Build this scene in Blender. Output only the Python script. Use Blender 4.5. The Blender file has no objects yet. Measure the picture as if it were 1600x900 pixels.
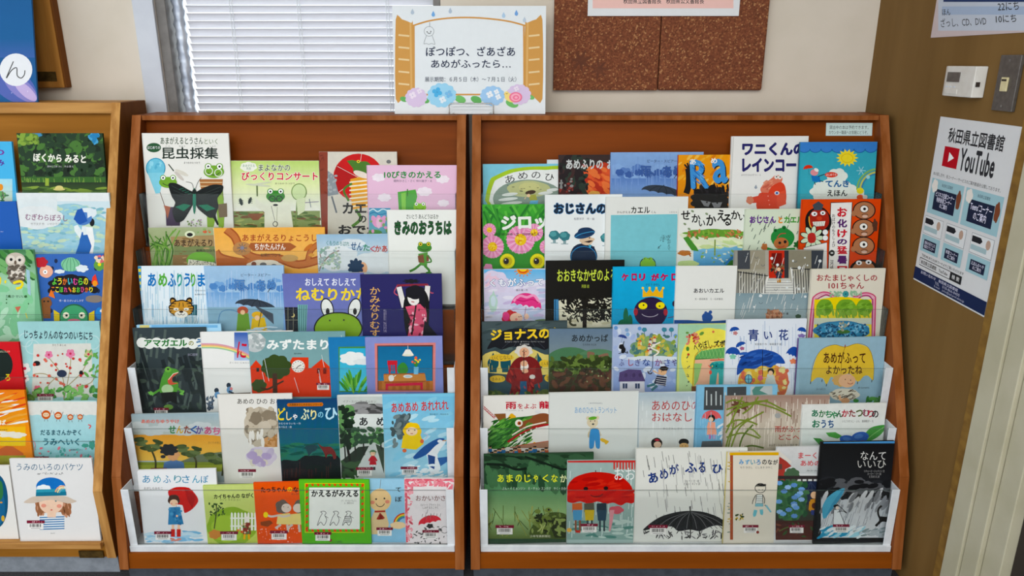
import bpy, math, random
from math import sin, cos, pi, radians
from mathutils import Matrix, Vector
from mathutils.geometry import tessellate_polygon

# ---------------------------------------------------------------- camera, world, lights
SC = bpy.context.scene
COL = SC.collection
H = 1.385                      # eye height
PITCH = radians(17.1)
F = 1150.0                     # focal length in photo pixels
cd = bpy.data.cameras.new('camera')
cd.sensor_width = 36.0
cd.lens = F * 36.0 / 1600.0
cd.clip_start = 0.05
cam = bpy.data.objects.new('camera', cd)
COL.objects.link(cam)
cam.location = (0, 0, H)
cam.rotation_euler = (pi / 2 - PITCH, 0, 0)
SC.camera = cam

W = bpy.data.worlds.new('sky')
SC.world = W
W.use_nodes = True
bg = W.node_tree.nodes['Background']
bg.inputs[0].default_value = (0.86, 0.93, 1.0, 1)
bg.inputs[1].default_value = 1.2


def area(name, loc, rot, sx, sy, power, color):
    l = bpy.data.lights.new(name, 'AREA')
    l.shape = 'RECTANGLE'
    l.size, l.size_y, l.energy, l.color = sx, sy, power, color
    o = bpy.data.objects.new(name, l)
    COL.objects.link(o)
    o.location, o.rotation_euler = loc, rot
    return o


area('ceiling_tube_light', (-0.2, 0.15, 2.55), (radians(12), 0, 0), 3.0, 0.35, 13, (1.0, 0.985, 0.95))
area('ceiling_tube_light', (-0.2, -1.5, 2.55), (radians(18), 0, 0), 3.0, 0.35, 40, (1.0, 0.985, 0.95))
area('daylight_outside_window', (-0.64, 3.0, 1.7), (radians(-90), 0, 0), 2.2, 1.8, 9, (0.93, 0.96, 1.0))
SC.cycles.transparent_max_bounces = 24
SC.view_settings.view_transform = 'Standard'
SC.view_settings.look = 'None'
SC.view_settings.gamma = 1.0
SC.view_settings.use_curve_mapping = False
SC.view_settings.exposure = 0.7

# ---------------------------------------------------------------- basic helpers
CP, SP = cos(PITCH), sin(PITCH)
EYE = Vector((0, 0, H))
ZS = 0.045


def ray(x, y):
    v = (450 - y) / F
    return Vector(((x - 800) / F, CP + v * SP, -SP + v * CP))


def at(x, y, Y):
    d = ray(x, y)
    return EYE + d * (Y / d.y)


def lin(h):
    if len(h) == 3:
        h = h[0] * 2 + h[1] * 2 + h[2] * 2
    out = []
    for i in (0, 2, 4):
        c = int(h[i:i + 2], 16) / 255
        out.append(c / 12.92 if c < 0.04045 else ((c + 0.055) / 1.055) ** 2.4)
    return out


_M = {}


def mat(name, color='888', rough=0.5, kind='plain', c2=None, scale=20, bump=0.0, metal=0.0, spec=0.5):
    if name in _M:
        return _M[name]
    m = bpy.data.materials.new(name)
    _M[name] = m
    m.use_nodes = True
    nt = m.node_tree
    N, L = nt.nodes, nt.links
    b = N['Principled BSDF']
    b.inputs['Roughness'].default_value = rough
    b.inputs['Metallic'].default_value = metal
    b.inputs['Specular IOR Level'].default_value = spec * (.1 if 'wood' in kind else 1)
    a = lin(color) + [1]
    c = (lin(c2) if c2 else [t * 0.82 for t in a[:3]]) + [1]
    tc = N.new('ShaderNodeTexCoord')
    mp = N.new('ShaderNodeMapping')
    L.new(tc.outputs['Object'], mp.inputs[0])
    nz = N.new('ShaderNodeTexNoise')
    nz.inputs['Scale'].default_value = scale
    nz.inputs['Detail'].default_value = 6
    L.new(mp.outputs[0], nz.inputs[0])
    rp = N.new('ShaderNodeValToRGB')
    rp.color_ramp.elements[0].color = c
    rp.color_ramp.elements[1].color = a
    rp.color_ramp.elements[0].position = 0.36
    rp.color_ramp.elements[1].position = 0.64
    if kind == 'woodx':
        mp.inputs['Scale'].default_value = (0.12, 1, 1.6)
    elif kind == 'woodz':
        mp.inputs['Scale'].default_value = (1.6, 1.2, 0.1)
    elif kind == 'woody':
        mp.inputs['Scale'].default_value = (1.5, 0.12, 1.5)
    if kind == 'cork':
        vo = N.new('ShaderNodeTexVoronoi')
        vo.inputs['Scale'].default_value = scale
        mp.inputs['Rotation'].default_value = (0.4, 0.6, 0.3)
        L.new(mp.outputs[0], vo.inputs[0])
        mx = N.new('ShaderNodeMix')
        mx.data_type = 'RGBA'
        sp = N.new('ShaderNodeSeparateColor')
        L.new(vo.outputs['Color'], sp.inputs[0])
        r2 = N.new('ShaderNodeValToRGB')
        e = r2.color_ramp.elements
        e[0].color, e[1].color = lin('663318') + [1], lin('7e4325') + [1]
        e[0].position, e[1].position = 0.1, 0.7
        x = e.new(0.9)
        x.color = lin('8f5630') + [1]
        x = e.new(0.97)
        x.color = lin('ad7c50') + [1]
        L.new(sp.outputs[0], r2.inputs[0])
        L.new(r2.outputs[0], b.inputs['Base Color'])
        src = vo.outputs['Distance']
    else:
        L.new(nz.outputs[0], rp.inputs[0])
        L.new(rp.outputs[0], b.inputs['Base Color'])
        src = nz.outputs[0]
    if bump:
        bp = N.new('ShaderNodeBump')
        bp.inputs['Strength'].default_value = bump
        bp.inputs['Distance'].default_value = 0.002
        L.new(src, bp.inputs['Height'])
        L.new(bp.outputs[0], b.inputs['Normal'])
    return m


def print_mat(name, rough, amount):
    """printed paper: the ink colour is the mesh's own colour attribute, paper mottling is procedural"""
    m = bpy.data.materials.new(name)
    m.use_nodes = True
    N, L = m.node_tree.nodes, m.node_tree.links
    b = N['Principled BSDF']
    b.inputs['Roughness'].default_value = rough
    b.inputs['Specular IOR Level'].default_value = .12
    at_ = N.new('ShaderNodeAttribute')
    at_.attribute_name = 'ink'
    tc = N.new('ShaderNodeTexCoord')
    nz = N.new('ShaderNodeTexNoise')
    nz.inputs['Scale'].default_value = 70
    nz.inputs['Detail'].default_value = 5
    L.new(tc.outputs['Object'], nz.inputs[0])
    mr = N.new('ShaderNodeMapRange')
    mr.inputs['From Min'].default_value = 0.3
    mr.inputs['From Max'].default_value = 0.7
    mr.inputs['To Min'].default_value = 1 - amount
    mr.inputs['To Max'].default_value = 1.0
    n2 = N.new('ShaderNodeTexNoise')
    n2.inputs['Scale'].default_value = 16
    n2.inputs['Detail'].default_value = 3
    L.new(tc.outputs['Object'], n2.inputs[0])
    ad = N.new('ShaderNodeMath')
    ad.operation = 'ADD'
    L.new(nz.outputs[0], ad.inputs[0])
    L.new(n2.outputs[0], ad.inputs[1])
    hf = N.new('ShaderNodeMath')
    hf.operation = 'MULTIPLY'
    hf.inputs[1].default_value = .5
    L.new(ad.outputs[0], hf.inputs[0])
    L.new(hf.outputs[0], mr.inputs[0])
    mx = N.new('ShaderNodeVectorMath')
    mx.operation = 'SCALE'
    L.new(at_.outputs['Color'], mx.inputs[0])
    L.new(mr.outputs[0], mx.inputs['Scale'])
    L.new(mx.outputs[0], b.inputs['Base Color'])
    return m


M_PRINT = print_mat('printed_cover_paper', 0.36, 0.03)
M_PAINT = print_mat('painted_illustration_ink', 0.38, 0.13)
M_POSTER = print_mat('poster_paper', 0.6, 0.04)
M_PAGES = mat('page_paper', 'e6e0d2', 0.8, scale=200, c2='cfc8b8')
M_CH = mat('cherry_wood', '803d0d', 0.42, 'woodx', '6e340b', 14, 0.06)
M_CHZ = mat('cherry_wood_edge', '9c5f34', 0.45, 'woodz', '84491f', 26, 0.08)
M_CHY = mat('cherry_wood_side', '86481f', 0.42, 'woodz', '733a17', 16, 0.06)
M_CHB = mat('cherry_wood_board', '8c470e', 0.4, 'woodx', '7b3d0a', 12, 0.05)
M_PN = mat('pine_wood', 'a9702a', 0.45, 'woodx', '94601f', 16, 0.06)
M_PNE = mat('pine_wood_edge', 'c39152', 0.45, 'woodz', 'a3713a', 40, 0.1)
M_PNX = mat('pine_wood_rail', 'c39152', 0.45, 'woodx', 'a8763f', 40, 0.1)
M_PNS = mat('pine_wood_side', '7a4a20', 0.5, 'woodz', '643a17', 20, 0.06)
M_WHITE = mat('white_painted_metal', 'dfe3e6', 0.4, c2='d2d7db', scale=30)
M_KICK = mat('slate_plinth', '4a4f58', 0.6, c2='3c4048', scale=50)
M_KICKP = mat('grey_plinth', '8b9199', 0.6, c2='7b8188', scale=50)


def plastic(name, tint, haze, gl):
    m = bpy.data.materials.new(name)
    m.use_nodes = True
    N, L = m.node_tree.nodes, m.node_tree.links
    N.clear()
    out = N.new('ShaderNodeOutputMaterial')
    tr = N.new('ShaderNodeBsdfTransparent')
    tr.inputs[0].default_value = tint + (1,)
    df = N.new('ShaderNodeBsdfDiffuse')
    nz = N.new('ShaderNodeTexNoise')
    nz.inputs['Scale'].default_value = 9
    rp = N.new('ShaderNodeValToRGB')
    rp.color_ramp.elements[0].color = (0.6, 0.68, 0.66, 1)
    rp.color_ramp.elements[1].color = (0.85, 0.93, 0.9, 1)
    L.new(nz.outputs[0], rp.inputs[0])
    L.new(rp.outputs[0], df.inputs[0])
    gs = N.new('ShaderNodeBsdfGlossy')
    gs.inputs['Roughness'].default_value = 0.06
    m1 = N.new('ShaderNodeMixShader')
    m1.inputs[0].default_value = haze
    L.new(tr.outputs[0], m1.inputs[1])
    L.new(df.outputs[0], m1.inputs[2])
    fr = N.new('ShaderNodeFresnel')
    fr.inputs[0].default_value = gl
    m2 = N.new('ShaderNodeMixShader')
    L.new(fr.outputs[0], m2.inputs[0])
    L.new(m1.outputs[0], m2.inputs[1])
    L.new(gs.outputs[0], m2.inputs[2])
    L.new(m2.outputs[0], out.inputs[0])
    return m


M_ACR = plastic('clear_acrylic', (0.985, 0.992, 0.99), 0.006, 1.2)
M_EDGE = mat('acrylic_polished_edge', '4e5f5a', 0.25, c2='3f4d49', scale=60)
M_TAB = plastic('clear_acrylic_end', (0.95, 0.965, 0.96), 0.05, 1.35)
M_GLASS = plastic('window_glass', (0.97, 0.985, 0.98), 0.0, 1.45)


def link(name, me, m=None, parent=None):
    o = bpy.data.objects.new(name, me)
    COL.objects.link(o)
    if m is not None:
        for k in (m if isinstance(m, (list, tuple)) else [m]):
            me.materials.append(k)
    if parent is not None:
        o.parent = parent
    return o


def mesh(name, v, f, m, parent=None, mi=None):
    me = bpy.data.meshes.new(name)
    me.from_pydata([tuple(p) for p in v], [], f)
    if mi:
        me.polygons.foreach_set('material_index', mi)
    me.update()
    return link(name, me, m, parent)


def boxes(name, bs, m, parent=None, bevel=0.0):
    v, f = [], []
    for (x0, x1, y0, y1, z0, z1) in bs:
        k = len(v)
        v += [(x, y, z) for z in (z0, z1) for y in (y0, y1) for x in (x0, x1)]
        f += [tuple(k + i for i in q) for q in ((0, 2, 3, 1), (4, 5, 7, 6), (0, 1, 5, 4), (2, 6, 7, 3), (0, 4, 6, 2), (1, 3, 7, 5))]
    o = mesh(name, v, f, m, parent)
    if bevel:
        md = o.modifiers.new('bevel', 'BEVEL')
        md.width = bevel
        md.segments = 2
    return o


def prism_x(name, yz, x0, x1, m, parent=None, bevel=0.0):
    """polygon in the YZ plane (counter-clockwise seen from +X) extruded along X"""
    n = len(yz)
    v = [(x0, y, z) for y, z in yz] + [(x1, y, z) for y, z in yz]
    f = [tuple(reversed(range(n))), tuple(range(n, 2 * n))] + [(i, (i + 1) % n, n + (i + 1) % n, n + i) for i in range(n)]
    o = mesh(name, v, f, m, parent)
    if bevel:
        md = o.modifiers.new('bevel', 'BEVEL')
        md.width = bevel
        md.segments = 2
    return o


def tube(name, pts, r, m, parent=None, n=8):
    pts = [Vector(q) for q in pts]
    v, f = [], []
    for i, q in enumerate(pts):
        d = (pts[min(i + 1, len(pts) - 1)] - pts[max(i - 1, 0)]).normalized()
        u = d.cross(Vector((.13, .9, .41))).normalized()
        w = d.cross(u)
        v += [q + (u * cos(2 * pi * j / n) + w * sin(2 * pi * j / n)) * r for j in range(n)]
    for i in range(len(pts) - 1):
        f += [(i * n + j, i * n + (j + 1) % n, (i + 1) * n + (j + 1) % n, (i + 1) * n + j) for j in range(n)]
    f += [tuple(reversed(range(n))), tuple(range(len(v) - n, len(v)))]
    return mesh(name, v, f, m, parent)


def empty(name, loc=(0, 0, 0)):
    o = bpy.data.objects.new(name, None)
    COL.objects.link(o)
    o.location = loc
    o.empty_display_size = 0.05
    return o


def tag(o, label, cat, group=None, kind=None):
    if label:
        o['label'] = label
    if cat:
        o['category'] = cat
    if group:
        o['group'] = group
    if kind:
        o['kind'] = kind
    return o


# ---------------------------------------------------------------- flat printed surfaces (covers, posters)
VW = [0.0, 0.0, 1.0]


def V(ox, oy, s):
    VW[:] = [ox, oy, s]


class Surf:
    """a flat printed face: local x to the right, local z up, facing local -y"""

    def __init__(s, Mx, w, h):
        s.M, s.w, s.h, s.ops = Mx, w, h, []
        inv = Mx.inverted()
        s.o = inv @ EYE
        R = inv.to_3x3()
        a, b, c = R @ ray(0, 0), R @ ray(1, 0) - R @ ray(0, 0), R @ ray(0, 1) - R @ ray(0, 0)
        s.a, s.b, s.c = a, b, c

    def loc(s, x, y):
        dx, dy, dz = s.a.x + s.b.x * x + s.c.x * y, s.a.y + s.b.y * x + s.c.y * y, s.a.z + s.b.z * x + s.c.z * y
        t = -s.o.y / dy
        return (s.o.x + dx * t, s.o.z + dz * t)

    def P(s, x, y):
        return s.loc(VW[0] + x / VW[2], VW[1] + y / VW[2])


CUR = [None]


def _op(tris, part='cover_picture'):
    CUR[0].ops.append((part, tris))


def Q(*a):
    return [CUR[0].P(a[i], a[i + 1]) for i in range(0, len(a), 2)]


def fill(c, pts):
    if len(pts) < 3:
        return []
    c = lin(c)
    if len(pts) == 3:
        return [(pts, (c, c, c))]
    vs = [Vector((p[0], p[1], 0)) for p in pts]
    return [([pts[i] for i in t], (c, c, c)) for t in tessellate_polygon([vs])]


def ps(c, *a):
    "polygon with sharp corners"
    _op(fill(c, Q(*a)))


def p(c, *a):
    "painted shape: longer outlines are drawn with a soft hand"
    n = len(a) // 2
    if not 7 <= n <= 22:
        return ps(c, *a)
    o = []
    for i in range(n):
        q = [(a[2 * ((i + k) % n)], a[2 * ((i + k) % n) + 1]) for k in (-1, 0, 1, 2)]
        for t in (0, .33, .66):
            for j in (0, 1):
                m1, m2 = (q[2][j] - q[0][j]) * .4, (q[3][j] - q[1][j]) * .4
                o.append((2 * t ** 3 - 3 * t * t + 1) * q[1][j] + (t ** 3 - 2 * t * t + t) * m1 + (3 * t * t - 2 * t ** 3) * q[2][j] + (t ** 3 - t * t) * m2)
    ps(c, *o)


def r(c, x0, y0, x1, y1):
    p(c, x0, y0, x1, y0, x1, y1, x0, y1)


def g(c1, c2, x0, y0, x1, y1):
    "printed vertical blend of two inks"
    q = Q(x0, y0, x1, y0, x1, y1, x0, y1)
    a, b = lin(c1), lin(c2)
    _op([([q[0], q[1], q[2]], (a, a, b)), ([q[0], q[2], q[3]], (a, b, b))])


def _el(cx, cy, rx, ry, rot=0, n=20, a0=0, a1=360):
    ca, sa = cos(radians(rot)), sin(radians(rot))
    o = []
    full = a1 - a0 >= 360
    for i in range(n if full else n + 1):
        t = radians(a0 + (a1 - a0) * i / n)
        u, v = rx * cos(t), ry * sin(t)
        o += [cx + u * ca - v * sa, cy + u * sa + v * ca]
    return o


def e(c, cx, cy, rx, ry=None, rot=0, a0=0, a1=360):
    ps(c, *_el(cx, cy, rx, ry if ry is not None else rx, rot, 28 if rx > 6 * VW[2] else 14, a0, a1))


def bl(c, cx, cy, rx, ry, n=7, k=0.12, seed=1):
    "a wobbly blob (cloud, bush, hair)"
    rd = random.Random(seed * 77 + int(cx))
    ph = rd.random() * 6
    o = []
    for i in range(n * 8):
        t = 2 * pi * i / (n * 8)
        q = 1 + k * abs(sin(n * t / 2 + ph)) - k / 2 + rd.uniform(-.1, .1) * k
        o += [cx + rx * q * cos(t), cy + ry * q * sin(t)]
    p(c, *o)


def _stroke(c, w, a):
    tr = []
    c = lin(c)
    w = w / 2
    n = len(a) // 2
    L, R_ = [], []
    for i in range(n):
        x, y = a[2 * i], a[2 * i + 1]
        j, k = max(i - 1, 0), min(i + 1, n - 1)
        dx, dy = a[2 * k] - a[2 * j], a[2 * k + 1] - a[2 * j + 1]
        d = math.hypot(dx, dy) or 1
        L.append(CUR[0].P(x - dy / d * w, y + dx / d * w))
        R_.append(CUR[0].P(x + dy / d * w, y - dx / d * w))
    for i in range(n - 1):
        tr += [([L[i], R_[i], R_[i + 1]], (c, c, c)), ([L[i], R_[i + 1], L[i + 1]], (c, c, c))]
    return tr


def l(c, w, *a):
    _op(_stroke(c, w, a))


def cv(c, w, *a):
    "smooth curve through the points"
    n = len(a) // 2
    pt = [(a[2 * i], a[2 * i + 1]) for i in range(n)]
    o = []
    for i in range(n - 1):
        p0, p1, p2, p3 = pt[max(i - 1, 0)], pt[i], pt[i + 1], pt[min(i + 2, n - 1)]
        for k in range(5):
            t = k / 5
            for j in (0, 1):
                o.append(.5 * (2 * p1[j] + (p2[j] - p0[j]) * t + (2 * p0[j] - 5 * p1[j] + 4 * p2[j] - p3[j]) * t * t + (3 * p1[j] - p0[j] - 3 * p2[j] + p3[j]) * t ** 3))
    o += list(pt[-1])
    _op(_stroke(c, w, o))


def arc(c, w, cx, cy, rx, ry, a0, a1):
    _op(_stroke(c, w, _el(cx, cy, rx, ry, 0, 14, a0, a1)))


def ring(c, w, cx, cy, rx, ry=None):
    q = _el(cx, cy, rx, ry or rx, 0, 28)
    _op(_stroke(c, w, q + q[:4]))


def sc(cs, n, x0, y0, x1, y1, rx, ry=None, seed=1, rot=None):
    "scattered dabs of paint in one or more inks"
    rd = random.Random(seed * 131 + int(x0 + y0))
    cs = cs.split()
    ry = ry if ry is not None else rx
    for ci, c in enumerate(cs):
        tr = []
        for i in range(max(1, n // len(cs))):
            k = rd.uniform(.6, 1.25)
            q = Q(*_el(rd.uniform(x0, x1), rd.uniform(y0, y1), rx * k, ry * k, rd.uniform(0, 180) if rot is None else rot + rd.uniform(-12, 12), 8))
            cc = lin(c)
            tr += [([q[0], q[j], q[j + 1]], (cc, cc, cc), i % 7) for j in range(1, 7)]
        _op(tr)


def rain(c, n, x0, y0, x1, y1, ln, sl=0.0, w=1.0, seed=1):
    rd = random.Random(seed * 17 + int(x0))
    tr = []
    for i in range(n):
        x, y, k = rd.uniform(x0, x1), rd.uniform(y0, y1 - ln * .4), rd.uniform(.4, 1.2) * ln
        tr += [t + (i % 7,) for t in _stroke(c, w, (x, y, x + sl * k, min(y + k, y1)))]
    _op(tr)


def T(s, x0, y0, x1, y1, c='111', b=0.0, rot=0, ol=None, ow=0.03):
    "lettering fitted into a box; b makes it bolder, ol is an outline ink"
    if ol:
        CUR[0].ops.append(('title_lettering', ('T', s, x0, y0, x1, y1, ol, b + ow, rot, tuple(VW), b)))
    CUR[0].ops.append(('title_lettering', ('T', s, x0, y0, x1, y1, c, b, rot, tuple(VW), None)))


def small(s, x0, y0, x1, y1, c='444', b=0.0, rot=0):
    T(s, x0, y0, x1, y1, c, b, rot)


# ---- drawing motifs
def umb(c, cx, cy, rx, ry, n=4, rot=0, rib='', hc='333', hl=0):
    "umbrella: domed canopy with scalloped hem, ribs and a crook"
    ca, sa = cos(radians(rot)), sin(radians(rot))

    def tr(o):
        q = []
        for i in range(0, len(o), 2):
            q += [cx + o[i] * ca - o[i + 1] * sa, cy + o[i] * sa + o[i + 1] * ca]
        return q
    if hl:
        l(hc, max(1, rx * .03), *tr([0, 0, 0, hl, 0, hl + rx * .05, rx * .06, hl + rx * .08, rx * .12, hl]))
    o = []
    for i in range(17):
        t = pi + pi * i / 16
        o += [rx * cos(t), ry * sin(t)]
    for k in range(n):
        xa, xb = rx - 2 * rx * k / n, rx - 2 * rx * (k + 1) / n
        for j in (1, 2, 3):
            t = j / 4
            o += [xa + (xb - xa) * t, -ry * .14 * sin(pi * t)]
        if k < n - 1:
            o += [xb, 0]
    p(c, *tr(o))
    if rib:
        for k in range(1, n):
            xb = rx - 2 * rx * k / n
            l(rib, max(.8, rx * .022), *tr([0, -ry, xb * .6, -ry * .72, xb * .93, -ry * .3, xb, 0]))
        l(rib, max(.8, rx * .03), *tr([0, -ry, 0, -ry * 1.12]))


def frog(c, cx, cy, s, ec='fff', bl_='111', mouth='222'):
    "a plain frog's head with two raised eyes"
    e(c, cx, cy, s, s * .62)
    for k in (-1, 1):
        e(c, cx + k * s * .55, cy - s * .5, s * .34)
        e(ec, cx + k * s * .55, cy - s * .52, s * .24)
        e(bl_, cx + k * s * .55, cy - s * .5, s * .11)
    arc(mouth, max(1, s * .06), cx, cy - s * .08, s * .62, s * .4, 20, 160)


def tree(c, tc, cx, cy, rx, ry, th, seed=1):
    l(tc, max(1.5, rx * .2), cx, cy, cx, cy + ry + th)
    bl(c, cx, cy, rx, ry, 8, .15, seed)


def flower(c, c2, cx, cy, rr, n=5):
    for i in range(n):
        t = 2 * pi * i / n + .3
        e(c, cx + rr * .6 * cos(t), cy + rr * .6 * sin(t), rr * .45)
    e(c2, cx, cy, rr * .28)


def child(cx, cy, s, dress='c33', hair='432', skin='f0c8a8', boots=None, leg='f0c8a8', hat=None):
    "a small standing figure, s tall"
    for k in (-1, 1):
        l(leg, s * .07, cx + k * s * .07, cy + s * .68, cx + k * s * .07, cy + s * .95)
        if boots:
            r(boots, cx + k * s * .07 - s * .055, cy + s * .84, cx + k * s * .07 + s * .055, cy + s)
        l(dress, s * .08, cx + k * s * .08, cy + s * .36, cx + k * s * .2, cy + s * .55)
    p(dress, cx - s * .09, cy + s * .3, cx + s * .09, cy + s * .3, cx + s * .18, cy + s * .74, cx - s * .18, cy + s * .74)
    e(hair, cx, cy + s * .15, s * .15)
    e(skin, cx, cy + s * .18, s * .12, s * .115)
    e('222', cx - s * .045, cy + s * .18, s * .015)
    e('222', cx + s * .045, cy + s * .18, s * .015)
    if hat:
        e(hat, cx, cy + s * .1, s * .15, s * .1, 0, 180, 360)
        l(hat, s * .03, cx - s * .2, cy + s * .1, cx + s * .2, cy + s * .1)


def bc(x, y, w=26, rot=0):
    "library barcode sticker, in photo pixels"
    o = tuple(VW)
    V(0, 0, 1)
    s = w / 26
    n = len(CUR[0].ops)
    r('7c2338', x, y, x + 26 * s, y + 4.2 * s)
    sc('d8b0b8', 7, x + 4 * s, y + 1.6 * s, x + 22 * s, y + 2.6 * s, .9, .6)
    r('eceae6', x + 2 * s, y + 4.2 * s, x + 24 * s, y + 13 * s)
    xx = x + 5 * s
    rd = random.Random(int(x))
    tr = []
    while xx < x + 21 * s:
        k = rd.choice((.5, .8, 1.1))
        tr += _stroke('222', k, (xx, y + 5 * s, xx, y + 9.6 * s))
        xx += k + rd.choice((.5, .8))
    _op(tr)
    l('777', .6, x + 6 * s, y + 11.3 * s, x + 20 * s, y + 11.3 * s)
    CUR[0].ops[n:] = [('barcode_sticker', q[1]) for q in CUR[0].ops[n:]]
    V(*o)


def clip(pts, cols, w, h):
    if all(-1e-9 <= q[0] <= w and -1e-9 <= q[1] <= h for q in pts):
        return pts, cols
    P_ = [(q[0], q[1]) + tuple(c[:3]) for q, c in zip(pts, cols)]
    for ax, lim, sg in ((0, 0.0, 1), (0, w, -1), (1, 0.0, 1), (1, h, -1)):
        o = []
        for i in range(len(P_)):
            a, b = P_[i - 1], P_[i]
            da, db = (a[ax] - lim) * sg, (b[ax] - lim) * sg
            if (da >= 0) != (db >= 0):
                t = da / (da - db)
                o.append(tuple(a[k] + (b[k] - a[k]) * t for k in range(5)))
            if db >= 0:
                o.append(b)
        P_ = o
        if len(P_) < 3:
            return None, None
    return [q[:2] for q in P_], [q[2:] for q in P_]


SURFS = []      # (Surf, parent object, margin)
GLYPH = {}


def make_glyphs():
    need = {o[1] for s, par, mr, pm in SURFS for part, o in s.ops if o and o[0] == 'T'}
    tmp = {}
    for k in need:
        c = bpy.data.curves.new('lettering', 'FONT')
        c.body = k
        c.resolution_u = 2
        c.align_x = 'CENTER'
        c.space_line = .98
        o = bpy.data.objects.new('lettering', c)
        COL.objects.link(o)
        tmp[k] = o
    bpy.context.view_layer.update()
    dg = bpy.context.evaluated_depsgraph_get()
    for k, o in tmp.items():
        m = bpy.data.meshes.new_from_object(o.evaluated_get(dg))
        vs = [(v.co.x, v.co.y) for v in m.vertices]
        fs = []
        for q in m.polygons:
            i = list(q.vertices)
            fs += [(i[0], i[j], i[j + 1]) for j in range(1, len(i) - 1)]
        GLYPH[k] = (vs, fs)
        bpy.data.meshes.remove(m)
    for o in tmp.values():
        c = o.data
        bpy.data.objects.remove(o)
        bpy.data.curves.remove(c)


def text_tris(s, o):
    _, txt, x0, y0, x1, y1, c, b, rot, vw, bb = o
    vs, fs = GLYPH[txt]
    if not vs:
        return []
    b = b * .95
    rb = b if bb is None else bb * .95
    xs, ys = [q[0] for q in vs], [q[1] for q in vs]
    ax, bx, ay, by = min(xs) - rb, max(xs) + rb, min(ys) - rb, max(ys) + rb
    cx, cy = (x0 + x1) / 2, (y0 + y1) / 2
    kx, ky = (x1 - x0) / max(bx - ax, 1e-6), (y1 - y0) / max(by - ay, 1e-6)
    mx, my = (ax + bx) / 2, (ay + by) / 2
    ca, sa = cos(radians(rot)), sin(radians(rot))
    if b < .006:
        sh = [(0, 0)]
    elif b < .03:
        sh = [(b, 0), (-b, 0), (0, b), (0, -b)]
    else:
        sh = [(b * cos(i * pi / 3), b * sin(i * pi / 3)) for i in range(6)] + [(0, 0)]
    if b >= .036:
        sh = [(b * cos(i * pi / 5), b * sin(i * pi / 5)) for i in range(10)] + [(0, 0)]
    c = lin(c)
    cc = (c, c, c)
    out = []
    for si, (ox, oy) in enumerate(sh):
        pts = []
        for q in vs:
            u, v = (q[0] + ox - mx) * kx, -(q[1] + oy - my) * ky
            pts.append(s.loc(vw[0] + (cx + u * ca - v * sa) / vw[2], vw[1] + (cy + u * sa + v * ca) / vw[2]))
        out += [([pts[i], pts[j], pts[k]], cc, si) for i, j, k in fs]
    return out


def build_surfs():
    make_glyphs()
    for s, par, mr, pm in SURFS:
        parts, eps = {}, {}
        for i, (part, o) in enumerate(s.ops):
            if not o:
                continue
            tris = text_tris(s, o) if o[0] == 'T' else o
            d = -(0.00006 + 0.000018 * (i + 1))
            v, f, col = parts.setdefault(part, ([], [], []))
            for tr_ in tris:
                pts, cols, sub = tr_ if len(tr_) == 3 else tr_ + (0,)
                pts, cols = clip([(q[0] - mr, q[1] - mr) for q in pts], cols, s.w - 2 * mr, s.h - 2 * mr)
                if not pts:
                    continue
                k = len(v)
                ar = sum(pts[j - 1][0] * pts[j][1] - pts[j][0] * pts[j - 1][1] for j in range(len(pts)))
                idx = range(len(pts)) if ar > 0 else range(len(pts) - 1, -1, -1)
                for j in idx:
                    v.append((pts[j][0] + mr, d - sub * 1.6e-6, pts[j][1] + mr))
                    col.append(cols[j])
                f.append(tuple(range(k, k + len(pts))))
        for part, (v, f, col) in parts.items():
            if not f:
                continue
            nm = part if pm is None else {'cover_picture': 'printed_picture', 'title_lettering': 'printed_lettering'}.get(part, part)
            ob = mesh(nm, v, f, M_PAINT if part == 'cover_picture' and pm is None else (pm or M_PRINT), par)
            ink(ob.data, col)


def ink(me, col):
    a = me.color_attributes.new('ink', 'FLOAT_COLOR', 'POINT')
    fl = []
    for c in col:
        m = (c[0] + c[1] + c[2]) / 3
        fl += [max(0.0, m + (k - m) * 1.1) ** 1.07 for k in c[:3]] + [1.0]
    a.data.foreach_set('color', fl)


def inked_box(name, bs, colors, parent, m=None):
    o = boxes(name, bs, m or M_PRINT, parent)
    cols = []
    for c in colors:
        cols += [lin(c)] * 8
    ink(o.data, cols)
    return o


# ---------------------------------------------------------------- book racks
TIERS = {}


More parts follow.
